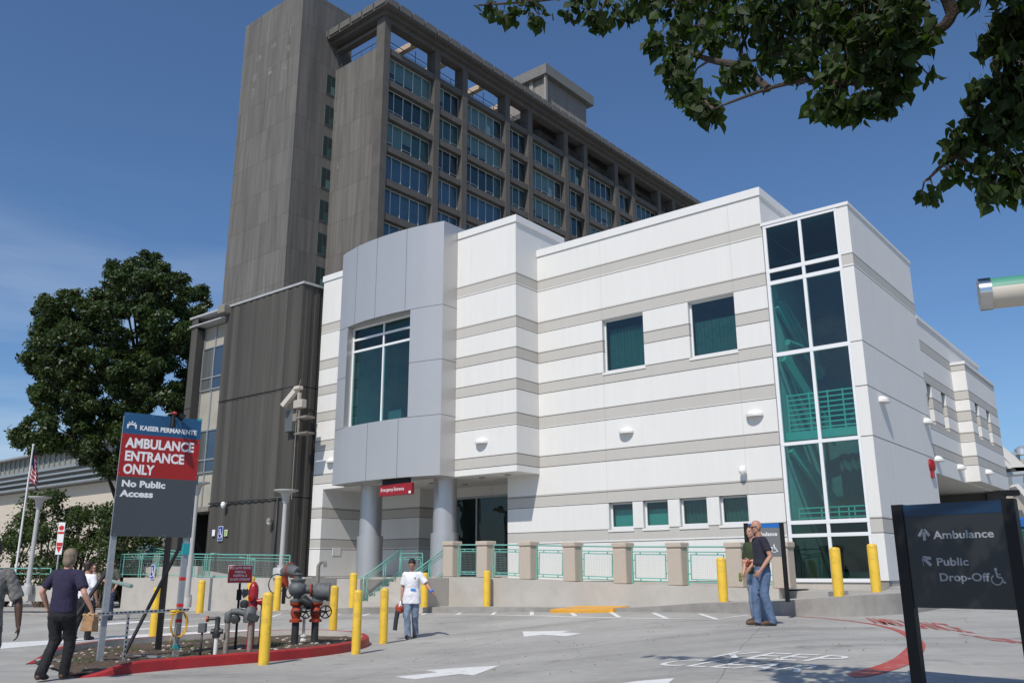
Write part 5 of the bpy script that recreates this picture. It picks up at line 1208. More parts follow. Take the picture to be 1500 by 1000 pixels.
# hose coil on the sign leg
t = thing('hose_coil', 'yellow hose coiled on the right leg of the ambulance sign', 'hose', sg.matrix_basis @ Vector((Wd-.06, -.17, .60)), az_s)
b = MB(); rr = random.Random(5)
for k in range(7): b.tube([(.135*(1+.05*k/7)*math.cos(a)+rr.uniform(-.008, .008), -.012*k+rr.uniform(-.01, .01)+.03, .21*math.sin(a)*(1+.03*rr.random())) for a in [2*PI*i/22 for i in range(23)]], .008, 6, caps=False)
b.tube([(-.1, 0, -.18), (-.13, -.02, -.3), (-.06, .02, -.42), (.05, .05, -.5)], .008, 6); b.build('hose', mat('hose_yellow', (.55, .30, .015), .5), t); b = MB(); b.tube([(-.16, 0, .21), (-.02, 0, .22)], .022, 8); b.tube([(-.17, 0, .17), (-.06, 0, .17)], .016, 8); b.build('plug', mat('plug_yellow', (.75, .45, .03), .5), t)
t = thing('steel_tube', 'grey steel tube leaning out behind the man in the green shirt', 'pipe', (0, 0, 0)); b = MB(); b.tube([aty(165, 851, 26), aty(192.5, 858, 25)], .055, 12); b.build('tube', mat('dull_green_steel', (.20, .27, .24), .5), t)

# ================================================================== LAMP POLES, FLAG, SMALL SIGNS
def lamp_pole(label, base, h, r=.075, baser=.2, hs=.42):
    t = thing('lamp_pole', label, 'street lamp', base, group='grey lamp poles with saucer heads')
    b = MB(); b.lathe([(baser, 0), (baser, .3), (baser*.9, .33), (r*1.6, .34), (r*1.6, .42)], (0, 0, 0), 20); b.build('base', M_POLE, t)
    b = MB(); b.lathe([(r, .42), (r*.85, h-.45)], (0, 0, 0), 16); b.build('shaft', M_POLE, t)
    b = MB(); b.lathe([(r, h-.46), (r*1.25, h-.42), (r*1.5, h-.27), (hs*.42, h-.13), (hs*.9, h-.055), (hs*1.03, h-.045), (hs*1.03, h-.01), (.02, h+.01)], (0, 0, 0), 28); b.build('saucer_head', M_POLE, t); return t
pv_ = plv(411, 846, -4.05); q = Wp(pv_.x, -4.05, 1.36); top_z = plv(418, 717, -4.05).z
lamp_pole('lamp pole with saucer head standing on the ramp wall before the ribbed building', q, top_z-1.36, .085, .27, .40)
pv_ = plv(273, 889, -5.3); q = Wp(pv_.x, -5.3, pv_.z); lamp_pole('lamp pole with saucer head half hidden behind the ambulance sign', q, plv(287, 706, -5.3).z-pv_.z, .09, .16, .42)
q = aty(41, 858, 33); q.z -= .3; lamp_pole('lamp pole with saucer head among the bushes at far left', q, aty(54, 727, 33).z-q.z, .085, .16, .40)
t = thing('flagpole', 'thin white flagpole at the far left', 'flagpole', aty(21, 850, 37)); hz = aty(42, 653, 37).z
b = MB(); b.lathe([(.05, -1), (.035, hz-t.location.z), (.06, hz-t.location.z+.05), (.0, hz-t.location.z+.1)], (0, 0, 0), 12); b.build('shaft', M_LAMP, t)
fl = thing('flag', 'American flag hanging limp on the white flagpole', 'flag', t.location+Vector((0, 0, hz-t.location.z-.1)), R(5))
def flag_mesh():
    b = MB(); n = 26; rows = 40; H2 = 2.9
    for j in range(rows):
        for i in range(n):
            def P(i_, j_):
                s_, w = i_/n, j_/rows; x = .05+.62*s_*(.25+.75*min(1, w*1.5))*(1-.2*w)+.06*math.sin(s_*9+w*3)*s_; y = .16*math.sin(s_*14+w*2)*(.35+.65*s_); z = -H2*w*(.62+.0*s_)-1.1*s_*(.55+.15*math.sin(w*3)); return (x, y, z)
            w = (j+.5)/rows; s_ = (i+.5)/n; b.mi = 2 if (w < .54 and s_ < .42) else (0 if int(w*13) % 2 == 0 else 1)
            f = b.face([P(i, j), P(i+1, j), P(i+1, j+1), P(i, j+1)])
    return b.build('cloth', [mat('flag_red', (.45, .02, .03), .8), mat('flag_white', (.70, .70, .70), .8), mat('flag_blue', (.015, .025, .12), .8)], fl, smooth=True)
flag_mesh(); fl.scale = (.72, .72, .72)
t = thing('warning_sign', 'tall narrow red and white warning sign by the bushes at left', 'sign', aty(85, 812, 31.5), R(10)); 
b = MB(); b.box(-.10, .12, -.02, 0, 0, 1.12, .01); b.build('plate', M_WT, t); b = MB(); b.box(-.085, .105, -.025, -.02, .72, .80); b.lathe([(.085, -.025), (.085, -.02)], (.01, 0, .93), 16, axis='y'); b.box(-.085, .105, -.025, -.02, .30, .42); b.face([(-.085, -.025, .28), (.105, -.025, .28), (.01, -.025, .06)]); b.box(-.06, .08, -.026, -.0251, .36, .38); b.build('red_marks', M_RT, t); b = MB(); b.tube([(.01, .03, 1.0), (.01, .03, -1.9)], .03, 8); b.build('post', M_GALV, t)

# right foreground sign
s0, s1 = aty(1308, 740, 8.5), aty(1487, 727, 7.72); zg = ground(s0.x, s0.y)
d2 = s1-s0; rs = math.atan2(d2.y, d2.x); w2 = math.hypot(d2.x, d2.y)
t = thing('direction_sign', 'dark directional sign on two black posts in the right foreground', 'sign', (s0.x, s0.y, zg), rs)
zt2, zt3 = s0.z-zg, s1.z-zg; zb2, zb3 = aty(1323, 889, 8.45).z-zg, aty(1471, 893.5, 7.8).z-zg
for xx, z in ((.05, zt2), (w2-.055, (zt2+zt3)/2)):
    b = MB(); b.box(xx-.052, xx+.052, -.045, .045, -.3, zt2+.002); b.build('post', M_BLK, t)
zm = zb2; b = MB(); b.box(.102, w2-.107, -.03, .03, zm, zt2-.115, 0); b.build('panel', mat('panel_shaded_grey', (.017, .019, .021), .38, var=.05, vscale=3), t); b = MB(); b.box(.102, w2-.107, -.031, .031, zt2-.113, zt2-.005); b.build('blue_header', mat('header_blue', (.004, .026, .065), .35), t)  # tree shade is put into the panel colour; the modelled tree casts none here
M_SL = mat('shaded_letters', (.27, .28, .30), .5)  # letters dimmed in colour for that same tree shade
pwid = w2-.21; X = lambda f_: .102+pwid*f_; Zp = lambda f_: zm+(zt2-.115-zm)*f_
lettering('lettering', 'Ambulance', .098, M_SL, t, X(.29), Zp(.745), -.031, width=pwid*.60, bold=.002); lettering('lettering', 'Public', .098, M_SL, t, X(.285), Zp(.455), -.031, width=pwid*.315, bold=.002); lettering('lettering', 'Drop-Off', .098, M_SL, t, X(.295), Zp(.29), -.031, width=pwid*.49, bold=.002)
b = MB()
def arrow(cx, cz, ang, L=.10):
    c_, s_ = math.cos(ang), math.sin(ang); T = lambda u, v: (cx+u*c_-v*s_, -.032, cz+u*s_+v*c_)
    b.obox(T(0, -L*.5), T(0, L*.42), .003, .028, Vector((1, 0, 0)) if abs(c_) > .5 else Vector((0, 0, 1)))
    for sg_ in (-1, 1): b.obox(T(0.004*sg_, L*.5), T(sg_*L*.48, -.01), .003, .026, Vector((0, 0, 1)))
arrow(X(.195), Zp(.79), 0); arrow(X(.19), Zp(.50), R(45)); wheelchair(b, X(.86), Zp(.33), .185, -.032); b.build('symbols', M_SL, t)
t = thing('direction_sign', 'small grey and blue directional sign behind the two standing men', 'sign', aty(1157, 877, 18.1), YAW+R(24)); z0 = t.location.z; hh2 = aty(1157, 765, 18.1).z-z0
b = MB(); b.box(-.09, 0, -.05, .05, -.05, hh2); b.build('post', M_BLK, t); b = MB(); b.box(-.80, -.71, -.05, .05, -.05, hh2); b.build('post', M_BLK, t)
zb4 = aty(1150, 815, 18.1).z-z0; b = MB(); b.box(-.71, -.09, -.03, .03, zb4, hh2-.10); b.build('panel', mat('panel_mid_grey', (.15, .155, .16), .5), t); b = MB(); b.box(-.71, -.09, -.031, .031, hh2-.10, hh2-.01); b.build('blue_header', mat('header_bright_blue', (.01, .13, .42), .4), t)
lettering('lettering', 'Ambulance', .11, M_WT, t, -.62, zb4+.42, -.032, width=.48, bold=.002); lettering('lettering', 'Public', .11, M_WT, t, -.62, zb4+.27, -.032, width=.28, bold=.002); lettering('lettering', 'Drop-Off', .11, M_WT, t, -.62, zb4+.12, -.032, width=.36, bold=.002); b = MB(); wheelchair(b, -.22, zb4+.16, .2, -.033); b.build('wheelchair_symbol', M_WT, t)
t = thing('banner_tube', 'fat horizontal tube with a chrome end cap reaching in from the right', 'banner arm', aty(1434, 432, 4.2)); q = aty(1600, 414, 4.0)-t.location; dirn = q.normalized()
b = MB(); e0 = dirn*.0; b.tube([e0, dirn*.055], .083, 32); b.build('end_cap', mat('chrome', (.6, .6, .6), .15, metal=1), t)
b = MB(); b.tube([dirn*.055, dirn*1.2], .078, 40); me_o = b.build('tube', [mat('banner_green', (.06, .24, .17), .5, var=.15, vscale=6), mat('banner_cream', (.55, .50, .42), .55, var=.06, vscale=5)], t)
for p in me_o.data.polygons: p.material_index = 0 if p.normal.z > .12 else 1
b = MB(); b.tube([dirn*.9+Vector((0, 0, -.08)), dirn*.9+Vector((0, 0, -3.0))], .05, 10); b.build('mast', M_POLE, t)

# ================================================================== TREES
def shoot_cloud(name, centres, n_leaf, size, M, parent, seed=1, flat=.8, shell=.55, orient=None):
    """many small leaf faces spread through blobs (c, r)"""
    rr = np.random.default_rng(seed); Vs = []; tot = 0
    for (c, r) in centres:
        n = int(n_leaf*(r[0]*r[1]*r[2])**(2/3.)) if isinstance(r, tuple) else int(n_leaf*r*r)
        rv = np.array(r if isinstance(r, tuple) else (r, r, r*flat))
        d = rr.normal(size=(n, 3)); d /= np.linalg.norm(d, axis=1)[:, None]
        rad = shell+(1-shell)*rr.random(n)**.6; rad *= 1+.16*rr.normal(size=n)
        p = np.array(c)+d*rad[:, None]*rv
        nrm = d*.55+rr.normal(size=(n, 3))*.6+np.array([0, 0, .25]); nrm /= np.linalg.norm(nrm, axis=1)[:, None]
        t = np.cross(nrm, rr.normal(size=(n, 3))); t /= np.linalg.norm(t, axis=1)[:, None]; u = np.cross(nrm, t)
        s = size*(.6+.8*rr.random(n))[:, None]
        q = np.stack([p-t*s, p+u*s*.45, p+t*s, p-u*s*.45], axis=1); Vs.append(q.reshape(-1, 3)); tot += n
    V = np.concatenate(Vs); me = bpy.data.meshes.new(name)
    me.vertices.add(len(V)); me.vertices.foreach_set('co', V.ravel().astype(np.float32))
    me.loops.add(tot*4); me.loops.foreach_set('vertex_index', np.arange(tot*4, dtype=np.int32))
    me.polygons.add(tot); me.polygons.foreach_set('loop_start', np.arange(0, tot*4, 4, dtype=np.int32)); me.polygons.foreach_set('loop_total', np.full(tot, 4, dtype=np.int32))
    me.update(calc_edges=True); me.materials.append(M); o = bpy.data.objects.new(name, me); COL.objects.link(o); o.parent = parent; return o
M_BARK = mat('bark', (.09, .065, .048), .95, bump=.8, bscale=25, var=.25, vscale=6)
M_LF1 = leafmat('dark_foliage', (.040, .064, .016), .18, .5, .35); M_LF2 = leafmat('bush_foliage', (.055, .080, .025), .3, .4, .8); M_LF3 = leafmat('maple_leaf', (.028, .050, .010), .42, .5, 3, .62)
def big_tree():
    t = thing('evergreen_tree', 'big dark evergreen tree rising behind the ribbed building at left', 'tree'); Y = 50; base = aty(175, 800, Y); base.z = 0; t.location = base
    outl = [(213, 364), (232, 368), (243, 386), (262, 405), (280, 424), (302, 416), (308, 440), (298, 452), (303, 470), (290, 482), (296, 510), (288, 545), (292, 575), (278, 610), (262, 650), (254, 686), (205, 684), (150, 690), (112, 668), (92, 650), (62, 664), (28, 652), (20, 636), (34, 618), (58, 612), (46, 590), (40, 572), (58, 560), (38, 540), (36, 522), (52, 512), (46, 490), (60, 478), (46, 450), (60, 428), (72, 438), (84, 462), (92, 424), (108, 422), (124, 444), (140, 428), (152, 440), (166, 424), (158, 395), (166, 382), (180, 400), (192, 376)]
    rr = random.Random(11); cen = []
    def add(px, py, dY, rpx):
        q = aty(px, py, Y+dY); r = rpx/1264*Y/.93; cen.append(((q.x-base.x, q.y-base.y, q.z), r))
    for i, (x, y) in enumerate(outl):          # small lobes along the ragged outline
        cx, cy = 172, 560; dx, dy = cx-x, cy-y; L = math.hypot(dx, dy); add(x+dx/L*8, y+dy/L*8, rr.uniform(-2, 2), rr.uniform(7, 9.5)); add(x+dx/L*22, y+dy/L*22, rr.uniform(-3, 2), rr.uniform(9, 13))
        x2, y2 = outl[(i+1) % len(outl)]; mx_, my_ = (x+x2)/2, (y+y2)/2; add(mx_+(cx-mx_)/L*11, my_+(cy-my_)/L*11, rr.uniform(-3, 3), rr.uniform(7, 10))
    k = 0
    while k < 400:
        x, y = rr.uniform(25, 300), rr.uniform(385, 690)
        if not inpoly(x, y, outl): continue
        if min(((x-a)**2+((y-b_)*1.3)**2)/r_**2 for a, b_, r_ in ((135, 505, 15), (118, 545, 12), (205, 560, 9), (95, 600, 10), (230, 455, 8), (160, 470, 7))) < 1 and rr.random() < .5: continue
        add(x, y, rr.uniform(-5, 4), rr.uniform(9, 15)); k += 1
    shoot_cloud('crown', cen, 1250, .115, M_LF1, t, 3, .75, .4)
    b = MB(); b.tube([(0, 0, -1), (0, 0, 4), (.3, 0, 9), (.1, .3, 15)], [.55, .45, .32, .12], 10)
    for _ in range(34):
        c, r = rr.choice(cen); z0 = max(2.5, min(13, c[2]-2.5*rr.random()-2)); b.tube([(.1, 0, z0), (c[0]*.5, c[1]*.5, (z0+c[2])/2+.3), c], [.11, .06, .02], 6)
    b.build('trunk', mat('evergreen_bark', (.045, .033, .025), .95, bump=.6, bscale=25), t)
big_tree()
def bush(label, px, py, Y, rx, hz, seed, n=500, M=M_LF2, name='bush', stems=True, dz=0):
    q = aty(px, 850, Y); gz_ = ground(q.x, q.y)+dz; t = thing(name, label, name.replace('_', ' '), (q.x, q.y, gz_)); rr = random.Random(seed); cen = []
    for _ in range(22):
        a = rr.uniform(0, 2*PI); d = rr.random()**.5; z = rr.uniform(.15, 1); w = math.sqrt(max(.1, 1-(z-.3)**2)); cen.append(((math.cos(a)*d*rx*w, math.sin(a)*d*rx*.6*w, z*hz), rr.uniform(.28, .5)*min(rx, hz)*.6))
    shoot_cloud('foliage', cen, n, .085, M, t, seed, .8, .3)
    b = MB()
    for c, r in cen[:9]: b.tube([(0, 0, -.2), (c[0]*.4, c[1]*.4, c[2]*.5), c], [.06, .04, .015], 5)
    b.build('stem', M_BARK, t); return t
top_of = lambda py, Y: aty(0, py, Y).z-.2
for i, (px, Y, rx, ty, lab) in enumerate([(8, 40, 2.4, 752, 'leafy bush cut by the left edge of the photo'), (62, 39, 1.9, 722, 'tall leafy bush behind the saucer lamp at far left'), (110, 38, 2.0, 738, 'leafy bush behind the tall narrow warning sign'), (150, 37.5, 1.9, 745, 'leafy bush beside the left leg of the ambulance sign'), (186, 38.5, 1.8, 752, 'low bush behind the ambulance sign near the upper ramp'), (215, 40, 1.7, 790, 'low dark bush behind the man in the blue shirt')]):
    bush(lab, px, 850, Y, rx, top_of(ty, Y), 20+i, 900)
# overhanging street tree, top right
def street_tree():
    base = Vector((5.7, 4.2, ground(5.7, 4.2))); YS = .84; t = thing('street_tree', 'broad-leaved street tree hanging into the top right corner', 'tree', base); rr = random.Random(21)
    b = MB(); A_ = lambda px, py, Y: aty(px, py, Y*YS)-base
    hub = Vector((-.2, .3, 4.4)); b.tube([(0, 0, -.1), (.05, .1, 1.5), (-.05, .2, 3.0), hub], [.19, .16, .14, .12], 14)
    limbs = [[hub, A_(1425, -60, 5.8), A_(1395, 20, 6.0), A_(1370, 45, 6.1), A_(1300, 62, 6.3), A_(1240, 58, 6.4), A_(1150, 78, 6.6), A_(1080, 95, 6.8)],
             [A_(1370, 45, 6.1), A_(1300, 105, 6.3), A_(1230, 122, 6.4), A_(1180, 118, 6.5), A_(1125, 130, 6.6), A_(1070, 150, 6.7), A_(1045, 160, 6.75)], [A_(1125, 130, 6.6), A_(1105, 110, 6.75), A_(1085, 80, 6.9), A_(1095, 50, 7.0), A_(1115, 20, 7.1)],
             [hub, A_(1300, -160, 6.0), A_(1150, -60, 6.6), A_(1050, 0, 7.2), A_(960, -5, 7.6), A_(860, -8, 8.0), A_(780, 2, 8.4), A_(700, 8, 8.8)],
             [A_(1080, 95, 6.8), A_(1040, 88, 7.0), A_(1000, 72, 7.2), A_(965, 60, 7.4)],
             [hub, A_(1600, 60, 5.8), A_(1520, 140, 6.1), A_(1470, 190, 6.3), A_(1425, 210, 6.4), A_(1385, 238, 6.5), A_(1360, 262, 6.6)],
             [hub, A_(1650, -60, 5.6), A_(1540, 0, 5.8), A_(1480, 40, 6.1), A_(1440, 60, 6.3)],
             [hub, Vector((.8, -1.2, 6)), Vector((1.6, -2.2, 6.8))], [hub, Vector((-1.2, -1, 6.2)), Vector((-2.2, -1.8, 7.0))]]
    for L in limbs:
        n = len(L); r0 = .055 if L[0] == hub else .032
        b.tube(smooth_pts(L, 4), [r0*(1-.85*i/((n-1)*4)) for i in range((n-1)*4+1)], 8)
    b.build('trunk', mat('dark_bark', (.055, .042, .033), .95, bump=.7, bscale=60, var=.2), t)
    # leaf clusters: (px, py, Y, radius px, leaves)
    cl = [(715, 12, 8.8, 18, 26), (745, 18, 8.6, 22, 30), (790, 22, 8.4, 22, 30), (770, 2, 8.4, 24, 24), (845, 8, 8.0, 30, 60), (880, 22, 7.9, 30, 60), (915, 18, 7.8, 26, 55), (950, 5, 7.6, 34, 70), (860, -20, 8, 40, 60), (990, 8, 7.4, 36, 80), (960, 60, 7.4, 20, 34), (1000, 40, 7.2, 28, 44), (990, 100, 7.2, 30, 80), (1005, 125, 7.1, 30, 80), (1022, 150, 7.0, 26, 60), (1040, 165, 6.9, 24, 50), (1000, 80, 7.3, 28, 60), (1040, 60, 7.0, 34, 60), (1080, 30, 6.8, 46, 120), (1040, 5, 7.2, 40, 100), (1075, 110, 6.8, 30, 55), (1110, 100, 6.7, 30, 50), (1120, 0, 6.9, 50, 120), (1140, 50, 6.7, 46, 120), (1170, 90, 6.5, 42, 110), (1200, 40, 6.5, 52, 170), (1180, 0, 6.6, 52, 140), (1235, 110, 6.4, 44, 130), (1210, 150, 6.4, 30, 85), (1240, 160, 6.4, 26, 70), (1270, 155, 6.3, 26, 70), (1300, 150, 6.3, 22, 45), (1265, 60, 6.3, 50, 170), (1300, 90, 6.2, 46, 150), (1320, 40, 6.2, 44, 130), (1260, 0, 6.4, 56, 160), (1330, -10, 6.2, 40, 90), (1315, 125, 6.2, 26, 55), (1345, 60, 6.1, 26, 45), (1362, 112, 6.2, 14, 8), (1410, -10, 6.0, 26, 20), (1480, 30, 6.1, 44, 140), (1455, 60, 6.2, 30, 60), (1490, 90, 6.1, 40, 120), (1475, 130, 6.1, 38, 110), (1440, 130, 6.3, 24, 34), (1430, 150, 6.3, 20, 24), (1500, 170, 6.1, 46, 140), (1450, 195, 6.3, 40, 90), (1420, 190, 6.4, 28, 44), (1400, 215, 6.4, 26, 34), (1470, 240, 6.2, 42, 100), (1425, 245, 6.4, 26, 34), (1500, 260, 6.1, 36, 80), (1460, 280, 6.2, 28, 46), (1368, 278, 6.6, 22, 16), (1350, 285, 6.6, 14, 8), (1390, 250, 6.5, 18, 14), (1560, 60, 6, 70, 200), (1560, 200, 6, 60, 160), (1450, -60, 5.4, 80, 200), (1300, -60, 5.6, 70, 160), (1130, -50, 6.2, 60, 120), (1600, -80, 5.8, 100, 260), (1560, -160, 5.2, 120, 260), (1700, 60, 5.4, 110, 240)]
    V, Fc, S = [], [], []
    prof = [(0, 0), (.10, .30), (.32, .46), (.55, .36), (.78, .16), (1, 0)]
    for px, py, Y, rp, n in cl:
        c = aty(px, py, Y*YS)-base; r = rp/1264*Y*YS/.95
        for _ in range(int(n*.80)):
            d = Vector((rr.gauss(0, 1), rr.gauss(0, 1), rr.gauss(0, 1))); d = d.normalized()*(rr.random()**.45)*r; d.z *= .85
            p = c+d; L = rr.uniform(.065, .122)
            ax = Vector((rr.gauss(0, .55), rr.gauss(0, .55), -1)).normalized() if rr.random() < .8 else Vector((rr.gauss(0, 1), rr.gauss(0, 1), rr.gauss(0, .4))).normalized()
            nn = Vector((rr.gauss(0, 1), rr.gauss(0, 1), rr.gauss(0, .5))); sd_ = ax.cross(nn).normalized(); up = sd_.cross(ax)
            i0 = len(V); m_ = []; lft = []; rgt = []; curl = rr.uniform(-.25, .25); fold = rr.uniform(.1, .45)
            for u, w in prof:
                mid = p+ax*(u*L)+up*(curl*L*u*u); m_.append(len(V)); V.append(mid)
                if 0 < w:
                    wv = w*L*(1+rr.uniform(-.12, .12)); lft.append(len(V)); V.append(mid-sd_*wv+up*wv*fold-ax*(.04*L)); rgt.append(len(V)); V.append(mid+sd_*wv+up*wv*fold-ax*(.04*L))
                else: lft.append(m_[-1]); rgt.append(m_[-1])
            for k in range(len(prof)-1):
                for s_ in (lft, rgt):
                    f = [m_[k], m_[k+1], s_[k+1], s_[k]]; f2 = []
                    for q in f:
                        if q not in f2: f2.append(q)
                    if len(f2) >= 3: Fc.append(f2)
            if rr.random() < .3: S.append((p, p-ax*.05+Vector((0, 0, .03))))
    me = np_mesh('foliage', V, Fc, M_LF3); o = bpy.data.objects.new('foliage', me); COL.objects.link(o); o.parent = t
    b = MB()
    for px, py, Y, rp, n in cl:
        c = aty(px, py, Y*YS)-base; r = rp/1264*Y*YS/.95; best = None
        for L in limbs:
            for q in smooth_pts(L, 3):
                dd = (q-c).length
                if best is None or dd < best[0]: best = (dd, q)
        b.tube([best[1], (best[1]+c)/2+Vector((0, 0, .04)), c], [.012, .008, .004], 5)
        for _ in range(3): e = c+Vector((rr.gauss(0, .5), rr.gauss(0, .5), rr.gauss(0, .4)))*r; b.tube([c, (c+e)/2+Vector((0, 0, .02)), e], .0035, 4)
    for a, c in S: b.tube([a, c], .0015, 3, caps=False)
    b.build('twigs', M_BARK, t)
street_tree()

# ================================================================== BACKGROUND BUILDINGS
lb = bframe('long_low_building', 'long low building with louvred eaves behind the bushes at left', 'building')
VL = 14.0; P_ = [plv(0, 677, VL), plv(95, 659, VL)]; zt_l = (P_[0].z+P_[1].z)/2; zl2 = plv(0, 696, VL).z; zl3 = plv(0, 726, VL).z
b = MB(); b.box(-150, -27, VL, VL+14, 0, zl3); b.build('wall', mat('pale_stucco', (.52, .46, .38), .9, var=.05), lb)
b = MB(); b.box(-150, -27, VL+.1, VL+14, zl3, zt_l-.12)
for i in range(112): u = -150+i*1.1; b.box(u-.07, u+.07, VL-.02, VL+.1, zl2+.08, zt_l-.12)
b.build('clerestory', mat('clerestory_grey', (.22, .23, .215), .7, var=.1), lb)
b = MB(); b.box(-150, -26.8, VL-.6, VL+14.2, zt_l-.12, zt_l+.05); b.build('roof_edge', mat('roof_edge_grey', (.26, .27, .27), .6), lb)
b = MB()
for k in range(4): z = zl3+.12+k*(zl2-zl3)/4.; b.box(-150, -26.8, VL-.9+.16*k, VL+.1, z, z+.16)
b.build('louvre', M_GALV, lb)
b = MB(); b.box(-62, -27, VL-.05, VL, 1, zl3-.1)
for i in range(39): u = -61.8+i*.9; b.box(u-.06, u+.06, VL-.12, VL-.05, 1, zl3-.1)
b.build('panelled_front', mat('panel_olive', (.17, .16, .135), .8, var=.1), lb)
rb2 = thing('far_building', 'beige building with sloping white roof beams beyond the wing at right', 'building', (0, 0, 0))
Yb = 62
def pq(px, py, Y=Yb): return aty(px, py, Y)
def slab(b, pts, th=2.0, Y=Yb):
    f = [pq(*p, Y) for p in pts]; bk = [p+Vector((0, th, 0)) for p in f]; b.face(f); b.face(bk[::-1])
    for i in range(len(f)): j = (i+1) % len(f); b.face([f[i], f[j], bk[j], bk[i]])
b = MB(); slab(b, [(1440, 672), (1520, 672), (1700, 690), (1700, 842), (1425, 842), (1425, 672)], 10); b.build('wall', mat('far_beige', (.42, .38, .31), .9, var=.05), rb2)
b = MB(); slab(b, [(1444, 640), (1449, 636), (1505, 684), (1505, 690), (1490, 690)], .8, 58); slab(b, [(1446, 655), (1449, 652), (1485, 684), (1478, 686)], .6, 57.5); slab(b, [(1488, 712), (1492, 708), (1560, 780), (1560, 800)], .8, 57); b.build('sloping_beam', mat('far_white', (.60, .58, .54), .8), rb2)
b = MB(); slab(b, [(1459, 685), (1520, 683), (1520, 688), (1459, 692)], 2, 58); b.build('glazed_canopy', mat('far_dark', (.05, .05, .05), .4), rb2); b = MB(); slab(b, [(1459, 692), (1520, 688.5), (1520, 692), (1459, 697)], 2, 57.9); b.build('canopy_fascia', mat('far_steel', (.35, .40, .42), .5), rb2)
b = MB(); slab(b, [(1479, 662), (1494, 661), (1495, 678), (1480, 676)], 3, 61); slab(b, [(1482, 697), (1499, 696), (1499, 714), (1484, 714)], .5, 61.5); b.build('roof_unit', mat('unit_grey', (.30, .36, .42), .6), rb2)
b = MB(); b.lathe([(.5, -.1), (.45, .3), (.2, .5), (.02, .55)], pq(1497, 664, 61), 12); b.build('roof_vent', mat('vent_metal', (.6, .6, .6), .3, metal=.6), rb2)
t = thing('shoebox_light', 'small black floodlight on a bent arm above the right sign', 'lamp', aty(1473, 735, 24)); b = MB(); b.box(-.02, .36, -.15, .15, .17, .32, .02); b.build('lamp_head', M_BLK, t); b = MB(); b.tube([(0, 0, -3.2), (0, 0, .2), (.08, 0, .26)], .03, 8); b.build('arm', M_BLK, t)
t = thing('parked_van', 'dark van roof with blue top partly hidden behind the right sign post', 'van', (0, 0, 0)); q0 = aty(1500, 770, 34); t.location = (q0.x, q0.y, ground(q0.x, q0.y)); hv = q0.z-t.location.z
b = MB(); b.box(-.1, 1.9, 0, 4.5, .45, hv*.95, .08); b.build('body', mat('van_green', (.03, .10, .06), .4), t); b = MB(); b.box(0, 1.8, .3, 4.3, hv*.96, hv+.35, .08); b.build('roof_box', mat('van_blue', (.02, .12, .4), .4), t)
b = MB(); b.box(.0, 1.8, -.03, 0, hv*.55, hv*.88); b.build('windscreen', M_TW[0], t)
for xx in (-.05, 1.65):
    for yy in (.8, 3.6): b = MB(); b.lathe([(.34, 0), (.34, .22)], (xx, yy, .34), 18, axis='x'); b.build('wheel', M_BLK, t)

# ================================================================== PEOPLE
def _ell(b, c, r, rot=None, n=12, m=9):
    c = Vector(c); q = rot.to_matrix() if rot else Matrix.Identity(3); ring = []
    top = b.bm.verts.new(c+q @ Vector((0, 0, r[2]))); bot = b.bm.verts.new(c+q @ Vector((0, 0, -r[2])))
    for j in range(1, m):
        a = PI*j/m; ring.append([b.bm.verts.new(c+q @ Vector((r[0]*math.sin(a)*math.cos(2*PI*i/n), r[1]*math.sin(a)*math.sin(2*PI*i/n), r[2]*math.cos(a)))) for i in range(n)])
    for i in range(n):
        k = (i+1) % n; b.bm.faces.new((top, ring[0][i], ring[0][k])); b.bm.faces.new((bot, ring[-1][k], ring[-1][i]))
        for j in range(len(ring)-1): b.bm.faces.new((ring[j][i], ring[j+1][i], ring[j+1][k], ring[j][k]))
def _limb(b, pts, rad, n=12, squash=1.0, cap=True):
    """closed tapering tube with rounded ends"""
    P = [Vector(p) for p in pts]; d0 = (P[1]-P[0]).normalized(); d1 = (P[-1]-P[-2]).normalized()
    if cap:
        Q = [P[0]-d0*rad[0]*.85, P[0]-d0*rad[0]*.5]+P+[P[-1]+d1*rad[-1]*.5, P[-1]+d1*rad[-1]*.85]; RR = [rad[0]*.45, rad[0]*.85]+list(rad)+[rad[-1]*.85, rad[-1]*.45]
    else: Q, RR = P, list(rad)
    b.tube(Q, RR, n)
def _loft(b, rings, n=20):
    """rings: (cx, cy, cz, rx, ry) stacked in z, closed"""
    rows = []
    for cx, cy, cz, rx, ry in rings:
        rows.append([b.bm.verts.new((cx+rx*abs(math.cos(a))**.85*(1 if math.cos(a) >= 0 else -1), cy+ry*abs(math.sin(a))**.9*(1 if math.sin(a) >= 0 else -1), cz)) for a in [2*PI*i/n for i in range(n)]])
    for j in range(len(rows)-1):
        for i in range(n): b.bm.faces.new((rows[j][i], rows[j][(i+1) % n], rows[j+1][(i+1) % n], rows[j+1][i]))
    b.bm.faces.new(rows[0][::-1]); b.bm.faces.new(rows[-1])
